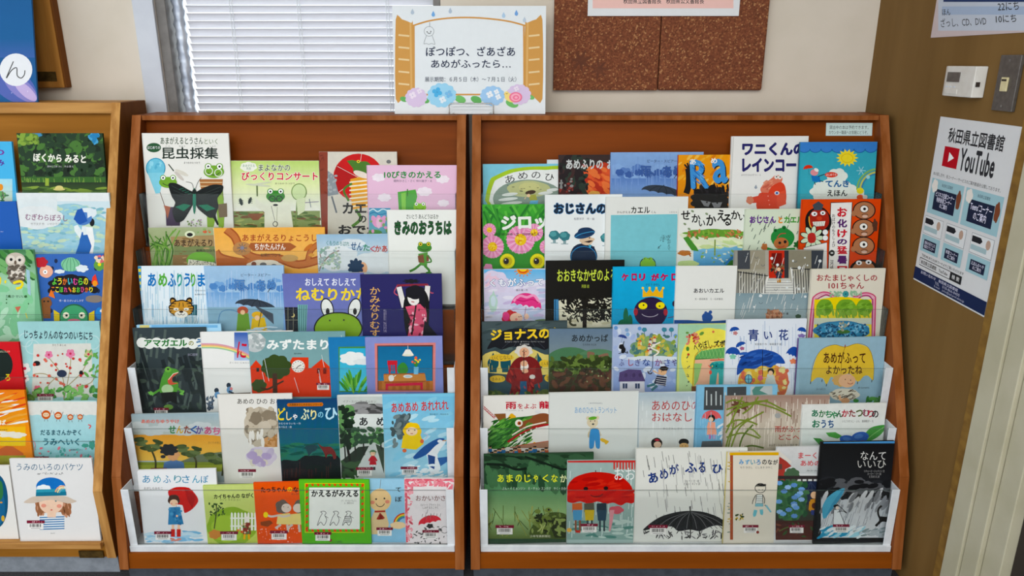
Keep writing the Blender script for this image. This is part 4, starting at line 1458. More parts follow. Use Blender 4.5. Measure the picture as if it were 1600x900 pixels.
for s_, x0, y0, x1, y1, c in (('ど', -48, 470, -12, 530, 'e8d040'), ('し', -8, 490, 18, 530, 'e8d8a0'), ('ゃ', 22, 500, 44, 528, 'eee'), ('ぶ', 60, 475, 100, 528, 'dbe4c0'), ('り', 106, 480, 134, 528, 'e8e0a0'), ('の', 140, 490, 166, 518, '8cc8dc'), ('ひ', 172, 470, 232, 528, 'b8dcec')): T(s_, x0, y0, x1, y1, c, .025)
small('きむらゆういち・作', -44, 540, 60, 550, 'cde', .006); small('あべ弘士・絵', -44, 556, 18, 566, 'cde', .006)
V(0, 0, 1)

bk('A', 4, 527, 634, 618, 'dfe3df', 'grey-green watercolour book with a child in red walking down an avenue of trees', 0, grp=GA)
V(450, 480, 3)
r('c9cfca', 228, 418, 560, 840); bl('3f403e', 370, 475, 90, 22, 7, .2); sc('777 555 999', 24, 280, 450, 450, 500, 34, 9, 2, 0); r('dde2de', 290, 500, 560, 560)
small('イブ・スパング・オルセン', 258, 436, 412, 448, '666', .0); T('あ', 334, 516, 374, 556, '26282a', .03); T('め', 414, 516, 456, 556, '26282a', .03)
p('2f3a30', 250, 720, 330, 655, 380, 650, 300, 800, 250, 800); p('c8cecb', 385, 640, 405, 640, 450, 780, 330, 790); p('3c4a3a', 410, 640, 450, 660, 450, 780)
for x in (262, 310, 350, 430): l('2c2c28', 7, x, 600, x + 8, 700 + (330 - x) * .3)
l('241f1c', 12, 268, 600, 300, 770)
sc('4f7a4a 2f4a30 6b9a60 1f2f22', 110, 245, 470, 300, 650, 20, 11); sc('5a8a54 33503a', 60, 300, 570, 450, 640, 18, 9); sc('3f5a3c', 20, 255, 730, 330, 795, 20, 8)
child(398, 668, 95, 'b8303a', '5f7a5a', boots='333', leg='ddd', hat='5a7a52'); V(0, 0, 1); bc(556, 730, 27)

bk('A', 4, 597.5, 711, 617, '86c8e2', 'sky blue book with a child in yellow raincoat and a blue-white bird', 0, grp=GA)
V(450, 480, 3)
g('7fc2e0', 'a8d4e4', 440, 418, 790, 830); sc('bfe2ee 92cde4', 50, 445, 430, 785, 800, 34, 10, 3, -20)
T('あめあめ あれれれ', 484, 442, 752, 488, 'c8342c', .02, -3); small('柴田愛子・梅田俊作', 664, 498, 752, 506, '356', .004)
bl('5a6a70', 535, 560, 36, 60, 6, .2); sc('4a5a5c 7a8a8c', 20, 490, 510, 570, 650, 16, 9)
bl('efc832', 582, 580, 42, 40, 6, .1); p('f0cf3c', 540, 600, 620, 596, 636, 640, 600, 668, 530, 660); e('f2d8b8', 580, 582, 27, 20); e('222', 566, 578, 3); e('222', 594, 576, 3); e('e0744a', 546, 672, 10, 9); e('e0744a', 628, 628, 9, 10); l('a33', 3, 574, 592, 586, 592); cv('ccd', 4, 636, 590, 655, 600, 640, 622)
p('eef2f4', 640, 660, 690, 640, 745, 622, 700, 690, 715, 760, 668, 780, 655, 710); p('2a5a9c', 588, 700, 640, 650, 700, 616, 735, 618, 690, 650, 650, 690, 600, 712); p('2a4f8c', 655, 690, 690, 700, 686, 760, 660, 745); p('3a6aa8', 700, 706, 750, 700, 745, 725, 715, 745); e('eef2f4', 712, 628, 12, 8); l('e8a040', 4, 724, 626, 742, 624)
sc('eef6f8', 40, 560, 740, 785, 800, 16, 5, 4, -15); V(0, 0, 1); bc(626, 729, 26)

# lowest ledge
bk('A', 5, 214, 337, 735, 'e6e7e8', 'white book with a child in blue coat holding a red umbrella, lowest ledge left', 0, grp=GA)
V(180, 700, 2.857)
[T(s_, x, 122, x + 34, 156, c, .008) for s_, x, c in (('あ', 122, '3f8ab0'), ('め', 170, '6aa8b8'), ('ふ', 214, '3f8ab0'), ('り', 262, '5a9aa8'), ('さ', 298, '3f8ab0'), ('ん', 344, '3f9ab8'), ('ぽ', 382, '3f8ab0'))]; small('えがしらみちこ', 128, 174, 212, 186, '333', .006)
for x, y, q in ((200, 400, 50), (330, 390, 50), (265, 400, 30)): sc('a8cfe4 86bcdc c8dfea', 20, x - q, y - 20, x + q, y + 22, 26, 6, 3, 0)
l('caa', 3, 275, 210, 270, 330); p('c8302c', 238, 190, 275, 174, 330, 178, 364, 215, 370, 240, 345, 272, 310, 290, 300, 255, 262, 250, 240, 215); p('a82424', 310, 180, 362, 212, 345, 270, 322, 230); bl('4a3026', 262, 232, 26, 24, 5, .1); e('f2d0b0', 262, 244, 18, 15); e('e8a090', 252, 248, 4); e('e8a090', 273, 248, 4)
p('3f86b4', 240, 265, 288, 262, 306, 340, 236, 342); sc('5aa0c8 2f6fa0', 16, 242, 268, 300, 338, 8, 6); l('3f86b4', 11, 284, 268, 276, 300); e('f0c8a8', 276, 303, 5)
for x in (258, 284): l('f0c8a8', 11, x, 342, x, 368); r('c8342c', x - 9, 362, x + 9, 396)
sc('d89080', 8, 250, 398, 292, 420, 10, 4, 2, 0); V(0, 0, 1); bc(241, 830, 27)

bk('A', 5, 317, 405, 759, 'c3d27c', 'lime green book with a white fence and a rabbit in yellow boots', 0, grp=GA)
V(180, 700, 2.857)
g('c9d688', 'b9ca66', 390, 165, 650, 430); bl('8fb03c', 520, 350, 110, 85, 7, .06); bl('a3c04a', 500, 360, 70, 60, 7, .1); T('カイちゃんの ながくつ', 440, 203, 640, 225, '20281c', .04, -2); small('マツド サチヨ さく', 466, 228, 560, 236, '453', .002)
cv('4a5030', 5, 442, 360, 450, 300, 452, 250); cv('4a5030', 3, 450, 290, 478, 262); cv('4a5030', 3, 448, 300, 425, 280); sc('3f5a2c', 22, 420, 242, 492, 300, 7, 4)
for i in range(8): r('eef0e6', 516 + i * 15, 294, 525 + i * 15, 368); p('eef0e6', 515 + i * 15, 294, 520 + i * 15, 286, 526 + i * 15, 294)
r('eef0e6', 514, 310, 640, 316); r('eef0e6', 514, 345, 640, 351); sc('e08a3c d84a3c', 8, 545, 360, 580, 375, 6)
e('f0ece4', 588, 318, 11, 13); e('f0ece4', 583, 300, 4, 10); e('f0ece4', 594, 300, 4, 10); p('8a3a30', 572, 335, 602, 332, 606, 385, 570, 385); sc('d8c8a0 5a7a4a', 12, 566, 340, 606, 382, 5); l('e0a82c', 9, 578, 384, 576, 408); l('e0a82c', 9, 596, 384, 598, 408); bl('c98a4a', 445, 385, 26, 20, 6, .2)
V(0, 0, 1); bc(344, 830, 28)

bk('A', 5, 396, 480, 754.5, 'e2602c', 'orange-red book with two children dancing with a yellow ball', 0, grp=GA)
V(180, 700, 2.857)
g('e4622c', 'dc5a2a', 615, 150, 860, 430); T('たっちゃん', 650, 172, 766, 198, '1c1a18', .03, -2); T('の', 768, 174, 790, 196, 'e8cf3a', .03); T('ながくつ', 794, 172, 900, 198, '1c1a18', .03); small('わが', 786, 200, 822, 210, '333', .004)
for x, k in ((760, 1), (812, -1)):
    bl('6a6058', x - 14 * k, 262, 30, 30, 5, .15); e('ddd0c4', x + 4, 268, 22, 20); p('e4d48c', x - 34, 296, x + 20, 290, x + 24, 342, x - 40, 340); cv('cfc6bc', 9, x - 30, 300, x - 62, 306, x - 80, 300); cv('ccc2b8', 10, x - 20, 342, x - 45, 358); cv('ccc2b8', 10, x + 8, 342, x + 12, 375)
e('ecd83a', 672, 298, 11, 13); p('8a4a28', 648, 330, 690, 322, 705, 335, 680, 352, 650, 345); e('333', 752, 262, 2); e('333', 772, 264, 2); sc('f0e0d0', 40, 640, 350, 820, 425, 2.2, 2, 5)
V(0, 0, 1); bc(422, 829, 28)

bk('A', 5, 467, 576.5, 750, '62b832', 'bright green book with three line-drawn frogs in a white panel', 0, yaw=0, grp=GA)
V(180, 700, 2.857)
g('66bc34', '5cb02e', 815, 140, 1140, 430); ring('d8a82c', 5, 852, 164, 3)
for i in range(11): e('d8502c', 856 + i * 25, 164, 7, 5, 40); e('d8502c', 856 + i * 25, 368, 7, 5, 40)
for i in range(8): e('d8502c', 856, 168 + i * 27, 5, 7, 30); e('d8502c', 1104, 168 + i * 27, 5, 7, 30)
ye = 'e8d23c'; l(ye, 3, 848, 158, 1112, 158, 1112, 376, 848, 376, 848, 158)
r('eceee8', 866, 176, 1092, 362); T('かえるがみえる', 876, 186, 1086, 218, '1a1c1a', .04, 0); small('さく・まつおか きょうこ\nえ・馬場のぼる', 1010, 230, 1078, 250, '555', 0)
for x in (928, 984, 1040):
    cv('555', 2.5, x - 26, 345, x - 14, 310, x - 4, 292, x - 10, 284, x + 6, 282, x + 14, 290, x + 8, 300, x + 16, 320, x + 4, 345, x - 10, 330, x - 24, 346); l('555', 2, x + 8, 302, x + 24, 312)
    if x == 1040: [l('444', 3, x - 16, 306 + k * 8, x + 12, 304 + k * 8) for k in range(4)]
T('こぐま社', 970, 412, 1012, 422, '222', .004); e('8a2a2c', 961, 411, 7); V(0, 0, 1); bc(491, 831, 27)

bk('A', 5, 568, 652, 749, '9ccae2', 'light blue book with a smiling white weather doll and red ribbon', 1, yaw=0, grp=GA)
V(180, 700, 2.857)
g('a3cee4', '92c2dc', 1100, 135, 1400, 430); l('777', 2, 1186, 138, 1182, 182); p('dcc49a', 1160, 275, 1205, 275, 1222, 340, 1210, 385, 1135, 385, 1130, 340); bl('e8c896', 1182, 232, 50, 50, 5, .02); e('e0927a', 1148, 243, 11, 8); e('e0927a', 1215, 240, 10, 8); e('222', 1165, 228, 4); e('222', 1202, 225, 4); arc('333', 3, 1183, 240, 20, 22, 20, 160)
l('a83a30', 8, 1158, 284, 1206, 282); p('a83a30', 1182, 288, 1166, 318, 1176, 320, 1186, 290, 1196, 318, 1204, 312); T('て', 1252, 176, 1276, 196, '222', .02); T('ぼ', 1250, 216, 1280, 240, '222', .02)
for i, c in enumerate(('c8503c', 'e8c84a', '5aa06a', '4a78b4')): arc(c, 6, 1292, 340, 48 - i * 6, 48 - i * 6, 180, 270)
bl('ecd2a8', 1262, 345, 34, 16, 6, .1); V(0, 0, 1); bc(588, 824, 26)

bk('A', 5, 631.5, 709.5, 748, 'e8e2e2', 'white book framed in pink with a small figure under a red umbrella', 0, yaw=0, grp=GA)
V(180, 700, 2.857)
l('e07080', 14, 1296, 142, 1508, 140); l('e07080', 12, 1298, 140, 1300, 420)
sc('e06a7a f0a8b0 e88a98', 110, 1292, 138, 1512, 200, 14, 5); r('e9e4e4', 1330, 172, 1480, 200); bl('e9e4e4', 1405, 230, 82, 60, 6, .05); sc('e06a7a f0b0b8', 50, 1292, 190, 1325, 420, 9, 4); sc('f0a8b0', 26, 1484, 200, 1512, 300, 9, 4)
T('おかいかさ', 1342, 212, 1474, 236, '7a4a44', .008); small('ロバート ブライト さく\nしみず まさこ やく', 1364, 248, 1450, 272, '444', .002)
umb('d8404c', 1405, 335, 52, 34, 4, -12, '7a1f24'); rain('777', 10, 1350, 270, 1460, 320, 20, -.2, 2); bl('333', 1405, 348, 14, 10, 5, .3); sc('444 777', 40, 1325, 350, 1500, 425, 7, 3, 3); ring('555', 2, 1470, 365, 15); V(0, 0, 1); bc(660, 828, 26)

# ---------------------------------------------------------------- books on the wide rack
GB = 'picture books on the wide cherry-brown rack'
# first ledge
bk('B', 0, 855, 905, 249.5, 'd4dce0', 'white book showing only a corner behind the blue-green arched book, top ledge', 2, grp=GB)
bk('B', 0, 754.4, 885, 256.4, '8fcfe0', 'light blue book with green and white arches over a flying child, top ledge', 1, spine='6fb4c8', grp=GB)
V(730, 180, 3.6)
g('86c8dc', '8fcfe0', 85, 275, 560, 520)
p('a8c83c', 126, 520, 126, 370, 160, 340, 240, 305, 340, 290, 440, 288, 560, 300, 560, 520); p('e9ecea', 148, 520, 148, 385, 180, 355, 260, 322, 350, 308, 440, 308, 560, 318, 560, 520)
bl('8a9c90', 345, 470, 200, 108, 4, .01); bl('b9bd8c', 345, 415, 120, 46, 5, .05); bl('c6c68e', 350, 405, 60, 26, 5, .05)
for x, y, q in ((230, 472, 55), (240, 445, 45), (250, 495, 60), (440, 438, 42), (480, 420, 34)): e('dfe4e0', x, y, q, 9, -6)
T('あ', 212, 338, 266, 380, '1c1a1a', .0, -14); T('め', 286, 320, 340, 360, '1c1a1a', 0, -6); T('の', 362, 318, 412, 356, '1c1a1a', 0, 3); T('ひ', 438, 330, 488, 370, '1c1a1a', 0, 8)
e('4a3a2c', 356, 434, 30, 12, -10); p('a8a83c', 345, 450, 385, 445, 395, 478, 355, 488); e('e9c8a0', 345, 452, 10); l('e9c8a0', 5, 330, 462, 322, 472); p('6fb4d8', 355, 480, 400, 478, 396, 500, 350, 500); sc('3a3a34', 8, 210, 390, 480, 435, 9, 2, 4, 0)

bk('B', 0, 873, 965, 242, '3f2c2a', 'dark book with a glowing red painted flower and silver title, top ledge', 1, spine='5a2c30', grp=GB)
V(730, 180, 3.6)
g('382c2a', '4a2422', 512, 220, 860, 460); bl('b8432c', 760, 380, 90, 110, 7, .1); bl('cf5a38', 770, 350, 60, 55, 6, .1); sc('d8603c b03a28 e07a48', 60, 660, 290, 810, 440, 24, 13, 4, 40); sc('1f2320 2c3a30 241a1c', 60, 520, 225, 690, 440, 26, 12, 5); sc('8a3a34 8a8a88', 22, 520, 350, 600, 440, 9, 7); bl('d9a85c', 715, 440, 32, 14, 5)
T('あめふりの', 556, 248, 764, 304, 'c9cccb', .035); T('おおさわぎ', 786, 250, 1010, 304, 'c9cccb', .035)

bk('B', 0, 1060, 1150, 242, 'e09a2c', 'orange book with big blue letters over a black shaggy creature, top ledge', 1, spine='b0303c', grp=GB)
V(1050, 180, 3.6)
g('e8a030', 'dc8c28', 35, 220, 360, 520); sc('e8b048 d8842c f0c060', 40, 40, 225, 340, 500, 26, 8, 6, -45)
bl('1b1a1c', 215, 480, 105, 84, 13, .16); cv('1b1a1c', 34, 80, 440, 92, 400, 95, 340, 90, 300); [l('1b1a1c', 9, 95, 310, 70 + i * 16, 260 + abs(i - 2) * 8) for i in range(5)]; sc('2c2a2e 1b1a1c', 40, 120, 400, 320, 440, 20, 5, 2, 80)
p('8a8c90', 160, 478, 218, 488, 205, 515, 180, 510); p('8a8c90', 222, 492, 282, 490, 270, 518, 236, 520); e('222', 196, 490, 5); e('222', 254, 494, 5)
for s_, x0, y0, x1, y1 in (('R', 102, 248, 205, 414), ('a', 226, 244, 312, 384)):
    T(s_, x0 + 6, y0 + 5, x1 + 6, y1 + 5, '15181c', .03, -3); T(s_, x0, y0, x1, y1, '4f94d0', .03, -3)
T('あ', 100, 246, 134, 278, 'f0efea', .03); T('め', 218, 240, 254, 272, 'f0efea', .03)
sc('7ab4e0 3a74b8', 26, 118, 270, 180, 390, 16, 3, 3, 45)

bk('B', 0, 1143.5, 1263.6, 213, 'e7e7e4', 'white book with a red-shirted long-nosed crocodile figure, top ledge', 1, grp=GB)
V(1050, 180, 3.6)
l('c9c9c4', 4, 346, 122, 326, 530)
T('ワニくんの', 394, 152, 750, 228, '2c2a68', .06); T('レインコート', 394, 240, 760, 320, '2c2a68', .06); small('みやざき ひろかず さく・え', 390, 330, 500, 342, '666', .002)
p('d8806a', 498, 410, 520, 385, 560, 355, 580, 338, 610, 340, 622, 362, 600, 400, 560, 425, 520, 442, 500, 430); sc('c86a58 e09a80', 16, 510, 370, 600, 430, 14, 6, 3, -35); e('e9e6e0', 586, 348, 11); e('e9e6e0', 606, 350, 11); e('222', 588, 346, 4); e('222', 608, 348, 4)
p('d8503a', 560, 400, 610, 376, 636, 400, 642, 480, 600, 500, 598, 530, 478, 530, 490, 440, 540, 436); p('d8503a', 540, 440, 500, 450, 430, 465, 440, 495, 520, 490); p('e06048', 590, 440, 636, 420, 642, 500, 590, 520); bl('d88a70', 438, 478, 20, 22, 5, .2); e('e6e6e8', 590, 438, 14, 11); e('4a6ab0', 590, 438, 8, 7); [e('e8b8a8', 540 + k * 4, 455 + k * 24, 3) for k in range(3)]
p('9aa4b0', 462, 408, 472, 390, 480, 408, 471, 416)

bk('B', 0, 1250.6, 1371, 222, '3fa4b8', 'turquoise book with a smiling yellow sun, cloud and rainbow, top ledge right', 0, spine='3f6f84', grp=GB)
V(1050, 180, 3.6)
g('46a8bc', '4fb0c0', 722, 150, 1160, 480); r('4a86cc', 722, 150, 1160, 180); [bl('4a86cc', 745 + i * 62, 182, 40, 28, 6, .03, i) for i in range(8)]; [arc('2f6aa4', 4, 745 + i * 62, 180, 36, 30, 20, 160) for i in range(7)]
pts = []
for i in range(28):
    t = i * pi / 14; q = 64 if i % 2 == 0 else 42
    pts += [985 + q * cos(t), 240 + q * .8 * sin(t)]
ps('ecd94c', *pts); ring('d8b83c', 3, 985, 242, 32, 24)
bl('e4ece4', 930, 345, 55, 45, 6, .15); bl('e4ece4', 910, 430, 130, 70, 9, .1); r('e4ece4', 800, 420, 1080, 480)
for i, c in enumerate(('8ab86a', '5aa0a8', 'c8c86a', '4a8ab0')): arc(c, 9, 1160, 420, 120 - i * 9, 118 - i * 9, 180, 275)
umb('d8402c', 766, 302, 28, 22, 3, -8, '', '333', 30); e('e09aa0', 800, 322, 22, 18); e('f0efe8', 812, 308, 14, 9, 30); p('2f7ec0', 782, 338, 830, 345, 836, 378, 790, 372); l('222', 4, 800, 375, 806, 392); l('222', 4, 830, 368, 850, 374); l('222', 4, 820, 345, 858, 332)
e('d8402c', 895, 335, 36, 15); T('はじめての', 866, 328, 924, 342, 'f0e8e0', .01); T('てんき', 862, 365, 996, 405, '2f6a9c', .04); T('えほん', 872, 420, 986, 456, '22262a', .03)
for i in range(3): l('a8d8e0', 4, 1063 + 26 * cos(i * 1.05), 312 + 26 * sin(i * 1.05), 1063 - 26 * cos(i * 1.05), 312 - 26 * sin(i * 1.05))
e('a8d8e0', 1102, 348, 11); e('e4d848', 1058, 425, 20, 18); e('d8603c', 1058, 462, 20, 16); e('dcd8d0', 1085, 460, 14, 12)

# second ledge
bk('B', 1, 754, 858, 319.7, '3f9c3a', 'green book with pink daisies and two big yellow eyes', 1, grp=GB)
V(730, 180, 3.6)
g('4aa83c', '2f8a34', 80, 500, 480, 900)
rd6 = random.Random(8)
for i in range(30):
    x = rd6.uniform(85, 470); cv(('2c7c30', '62b84a', '3f9438')[i % 3], 13, x, 700, x + rd6.uniform(-20, 20), 600, x + rd6.uniform(-70, 70), rd6.uniform(500, 560))
bl('3f9438', 300, 830, 210, 80, 5, .05)
for x, y, q in ((300, 700, 82), (142, 740, 66), (125, 645, 38), (376, 660, 52), (448, 740, 42)):
    e('e8a0c4', x, y, q * .96); 
    for k in range(26): l('f0bcd6' if k % 2 else 'e088b0', q * .07, x + q * .4 * cos(k * .2417), y + q * .4 * sin(k * .2417), x + q * cos(k * .2417), y + q * sin(k * .2417))
    e('e8c43c', x, y, q * .4); sc('d8902c f0d860', 10, x - q * .25, y - q * .25, x + q * .25, y + q * .25, q * .09)
for x in (225, 395): e('4a8a2c', x, 822, 46, 48); e('e8e02c', x, 820, 42, 42); e('c8b820', x, 820, 28, 26); e('241c20', x - 6, 820, 16, 18); e('eee', x - 10, 813, 4)
T('ジロッ', 190, 560, 450, 645, 'e8ece6', .055, -2); small('おくはらゆめ・文　たけがみたえ・絵', 158, 660, 440, 676, '2a2a20', .008)
bl('e8a0c4', 118, 855, 24, 20, 5, .2)

bk('B', 1, 851.7, 972.5, 304.4, 'e6eaea', 'white book with a moustached man in dark blue coat and hat', 0, grp=GB)
V(730, 180, 3.6)
T('おじさんのかさ', 488, 495, 900, 555, '1c2230', .045, 0, '3a78a8', .06); small('佐野洋子　作・絵', 600, 576, 716, 590, '556', .004)
for x, y in ((490, 675), (548, 680), (780, 690)): l('8aa4a8', 16, x, y + 10, x, y + 42); bl('3f7c84', x, y, 30, 26, 6, .12, x); bl('5a9ca0', x - 6, y - 6, 18, 14, 5, .1); l('8aa4a8', 4, x - 20, y + 44, x + 20, y + 44)
bl('1e2e48', 655, 790, 76, 70, 5, .03); p('1e2e48', 582, 780, 600, 738, 715, 738, 728, 830, 582, 830); ring('3a8ac0', 4, 655, 800, 72, 62); e('dcc4a8', 672, 705, 36, 26); e('dcc4a8', 705, 698, 12, 8); p('3a2c28', 655, 712, 690, 704, 710, 706, 686, 718); e('222', 688, 690, 4)
e('244a70', 660, 668, 60, 24, -14); bl('1f3a5c', 668, 655, 46, 24, 5, .03); cv('4a9ac8', 4, 606, 686, 640, 668, 700, 655, 718, 660); e('dcc4a8', 640, 705, 9); p('5ab0cc', 680, 730, 700, 732, 692, 748)

bk('B', 1, 946.7, 1075.5, 308, 'e2e4e0', 'cream book with a plain aqua square and a small frog top', 0, grp=GB)
V(730, 180, 3.6)
small('かんがえる', 842, 538, 918, 552, '333', .01); T('カエル', 922, 514, 1028, 552, '1c1c1c', .025); small('くん', 1036, 538, 1062, 552, '333', .01); small('いわむら', 1138, 540, 1180, 550, '777', 0)
p('86c8d2', 808, 562, 1182, 556, 1190, 900, 804, 900); T('いかんがえて', 1092, 672, 1140, 700, '222', .0, 20); T('いる', 1085, 685, 1108, 712, '222', 0, 10); T('が\nん\nが\nえ\nて', 1126, 672, 1144, 760, '222', 0); l('222', 2.5, 1090, 730, 1072, 750); l('222', 2.5, 1078, 738, 1072, 750, 1084, 748)
cv('222', 5, 972, 860, 974, 830, 985, 812, 1000, 806, 1020, 806, 1040, 806, 1056, 824, 1060, 860); bl('8cc04a', 1016, 840, 42, 34, 5, .05); e('8cc04a', 1002, 812, 13); e('8cc04a', 1030, 812, 13); e('222', 998, 808, 3); e('222', 1026, 808, 3)

bk('B', 1, 1059.7, 1172, 326, 'e4e6e0', 'white book with a lily-leaf pond map and many tiny frogs', 1, grp=GB)
V(1050, 180, 3.6)
for s_, x0, y0, x1, y1 in (('せ', 50, 536, 102, 588), ('か', 110, 556, 160, 604), ('い', 150, 590, 186, 626), ('か', 192, 560, 248, 622), ('え', 254, 532, 300, 594), ('る', 288, 556, 334, 622), ('か', 332, 536, 380, 586), ('い', 376, 558, 412, 592)): T(s_, x0, y0, x1, y1, '1c1c1a', .025)
for x, y in ((115, 540), (72, 612), (96, 640), (195, 555)): e('8a9a7a', x, y, 9, 6, 30)
g('8cc4e0', '5aa0d0', 120, 720, 440, 850); p('dfe6cc', 60, 660, 420, 650, 440, 700, 330, 745, 240, 728, 130, 760, 70, 700); bl('6fa040', 240, 665, 170, 24, 9, .15); sc('8ab04a 5a8a34 a8724a c88a5c', 50, 80, 652, 410, 690, 13, 6); sc('c8dca0 e4ecc8', 22, 80, 690, 420, 745, 30, 8, 3, 10)
p('4f8f3a', 62, 690, 90, 680, 140, 745, 150, 765, 110, 760); bl('c8dc9c', 90, 835, 60, 18, 5); bl('4a8a3c', 350, 835, 56, 20, 6); l('8aa050', 8, 242, 700, 240, 790); bl('c8d8a0', 195, 740, 40, 12); sc('e4ecd8 8ab05a', 26, 150, 760, 400, 830, 11, 5, 4); cv('3f88c8', 14, 300, 840, 340, 800, 420, 770); bl('c07a3c', 70, 775, 36, 15, 5, .2); l('a8622c', 7, 95, 780, 105, 795)

bk('B', 1, 1165, 1262, 327, 'd5dfcb', 'pale green rainy book with a child in a green hood', 1, grp=GB)
V(1050, 180, 3.6)
rain('5a6a60', 34, 430, 535, 725, 760, 34, -.45, 4, 3)
for s_, x0, x1, c, q in (('おじさん', 436, 586, '6a3a8a', 0), ('と', 598, 622, 'e08a2c', 2), ('カエルくん', 630, 812, '4a9a3c', 0)): T(s_, x0, 568 + q, x1, 608, c, .05)
bl('2f8a44', 622, 690, 66, 56, 5, .03); e('2f8a44', 582, 650, 12); e('2f8a44', 630, 634, 13); e('1c5a2c', 582, 650, 7); e('1c5a2c', 630, 634, 8); e('b8764a', 614, 722, 42, 34); e('222', 606, 718, 8); e('222', 636, 712, 9); arc('c03a3c', 4, 612, 728, 22, 14, 20, 150); p('2f8a44', 560, 755, 690, 745, 700, 780, 540, 780)
bl('b8764a', 520, 742, 17, 20, 5, .3); l('2f8a44', 16, 535, 750, 580, 765); bl('2a6a34', 708, 728, 22, 18, 6, .5); cv('b8544a', 5, 590, 690, 610, 668, 640, 665)

bk('B', 1, 1253.6, 1377, 311.7, 'd8502c', 'orange-red book with a red mask and three one-eyed heads, right side', 0, grp=GB)
V(1050, 180, 3.6)
g('dc5428', 'd04c28', 733, 474, 1178, 880); p('f0ede8', 893, 492, 1014, 490, 992, 880, 878, 880); l('222', 4, 893, 492, 1014, 490, 992, 880); l('222', 4, 893, 492, 878, 880)
[T(s_, 929, y0, 985, y1, c, .045) for s_, y0, y1, c in (('お', 518, 572, 'c8303c'), ('化', 584, 632, '5a2a6a'), ('け', 642, 688, 'c8303c'), ('の', 696, 728, '5a2a6a'), ('猛', 736, 782, 'c8303c'), ('暑', 790, 836, '5a2a6a'), ('日', 848, 892, 'c8303c'))]
T('お\nば\nけ\nの\nも\nう\nし\nょ\nび', 900, 556, 918, 742, '2a2a2a', .01); e('222', 899, 775, 16, 18); e('eee', 899, 775, 8, 4); T('河\n崎', 888, 814, 908, 880, '222', .01)
bl('181514', 822, 600, 74, 84, 5, .04); bl('a83226', 826, 588, 58, 62, 5, .05); p('4a4f58', 790, 505, 824, 484, 852, 505, 840, 535, 800, 535); e('eee', 800, 555, 17, 13); e('eee', 848, 550, 15, 12); e('222', 802, 556, 5); e('222', 848, 551, 5); e('c84a34', 828, 580, 16, 12); p('f2efe6', 790, 600, 862, 596, 856, 622, 798, 626); [l('333', 2, 800 + k * 10, 600, 802 + k * 9, 624) for k in range(6)]; cv('e0a84a', 6, 770, 570, 776, 620, 800, 650)
for k in range(9):
    e('181514', 788 + 42 * cos(k * .7), 690 + 42 * sin(k * .7), 30, 15, k * 40); e('cfe0c4', 788 + 40 * cos(k * .7), 690 + 40 * sin(k * .7), 27, 12, k * 40)
bl('b83a34', 785, 690, 24, 30, 4, .1); [e('eee', 861, y, 16) for y in (658, 690)]; [ring('333', 2, 861, y, 16) for y in (658, 690)]; p('eceae6', 740, 745, 870, 715, 870, 880, 740, 880); l('333', 3, 740, 745, 870, 715); l('888', 2, 760, 760, 850, 870)
for x, y in ((1080, 535), (1076, 635), (1076, 735)):
    e('181514', x, y, 64, 52); e('b07a58', x, y, 58, 47); e('f2efe8', x, y - 8, 23, 20); ring('222', 3, x, y - 8, 23, 20); e('222', x + 2, y - 8, 8); e('d8b8a8', x + 4, y + 34, 16, 8); arc('333', 3, x + 4, y + 30, 18, 10, 190, 350); e('b07a58', x - 58, y + 18, 14, 16)
bl('181514', 1078, 860, 76, 50, 6, .05); bl('b07a58', 1076, 872, 66, 50, 5, .05); e('eee', 1050, 830, 17, 13); e('eee', 1104, 826, 17, 13); e('222', 1050, 832, 6); e('222', 1104, 828, 6); bl('5a3a2c', 1140, 620, 14, 34, 5, .3)

# third ledge
bk('B', 2, 756, 860, 421, 'd4d4ea', 'lilac and sky book with a red-haired girl holding a pink umbrella', 1, grp=GB)
V(740, 390, 3.6)
g('6fb8e4', 'a8cce8', 55, 112, 440, 210); bl('dcd4e8', 110, 190, 90, 70, 8, .12); bl('dcd6ea', 330, 250, 160, 60, 9, .08); g('dad6ea', 'd0d4e8', 55, 240, 440, 420); sc('c8bcdc e6e4f0 bcc8e0', 46, 60, 180, 420, 400, 34, 10, 4, -10); sc('e8c8d8', 6, 60, 150, 130, 200, 26, 8)
bl('e8a030', 278, 118, 34, 22, 6, .1); e('d8502c', 278, 116, 26, 16); e('f0d040', 278, 112, 22, 12); [l('e8802c', 5, 278 + 36 * cos(i * .5), 118 + 26 * sin(i * .5), 278 + 50 * cos(i * .5), 118 + 36 * sin(i * .5)) for i in range(7)]
T('くもがふってきた', 92, 160, 500, 206, 'f2f2f6', .03, -1, '5a78a8', .045); small('森川 葵・作', 238, 222, 304, 234, '333', .006)
umb('e04a8c', 295, 322, 86, 78, 5, 10, '', 'a83a5a', 66); cv('f0a0c4', 14, 225, 290, 260, 260, 300, 268, 340, 258, 370, 300); cv('c83070', 6, 240, 280, 280, 290, 330, 280, 366, 300)
bl('c8383c', 205, 382, 44, 40, 7, .2); e('e0508c', 182, 376, 20, 26); e('f0cbb4', 240, 384, 36, 28); e('222', 255, 378, 3); e('222', 266, 376, 3); e('e8908c', 240, 392, 7); bl('f0cbb4', 298, 376, 13, 16, 4)
bl('bcd8cc', 110, 300, 24, 50, 6, .12); bl('cfe0e8', 110, 290, 14, 30, 5, .1); p('bcd8cc', 100, 260, 112, 228, 122, 260); sc('6a8a5a', 14, 290, 396, 400, 412, 26, 5, 2, -5)

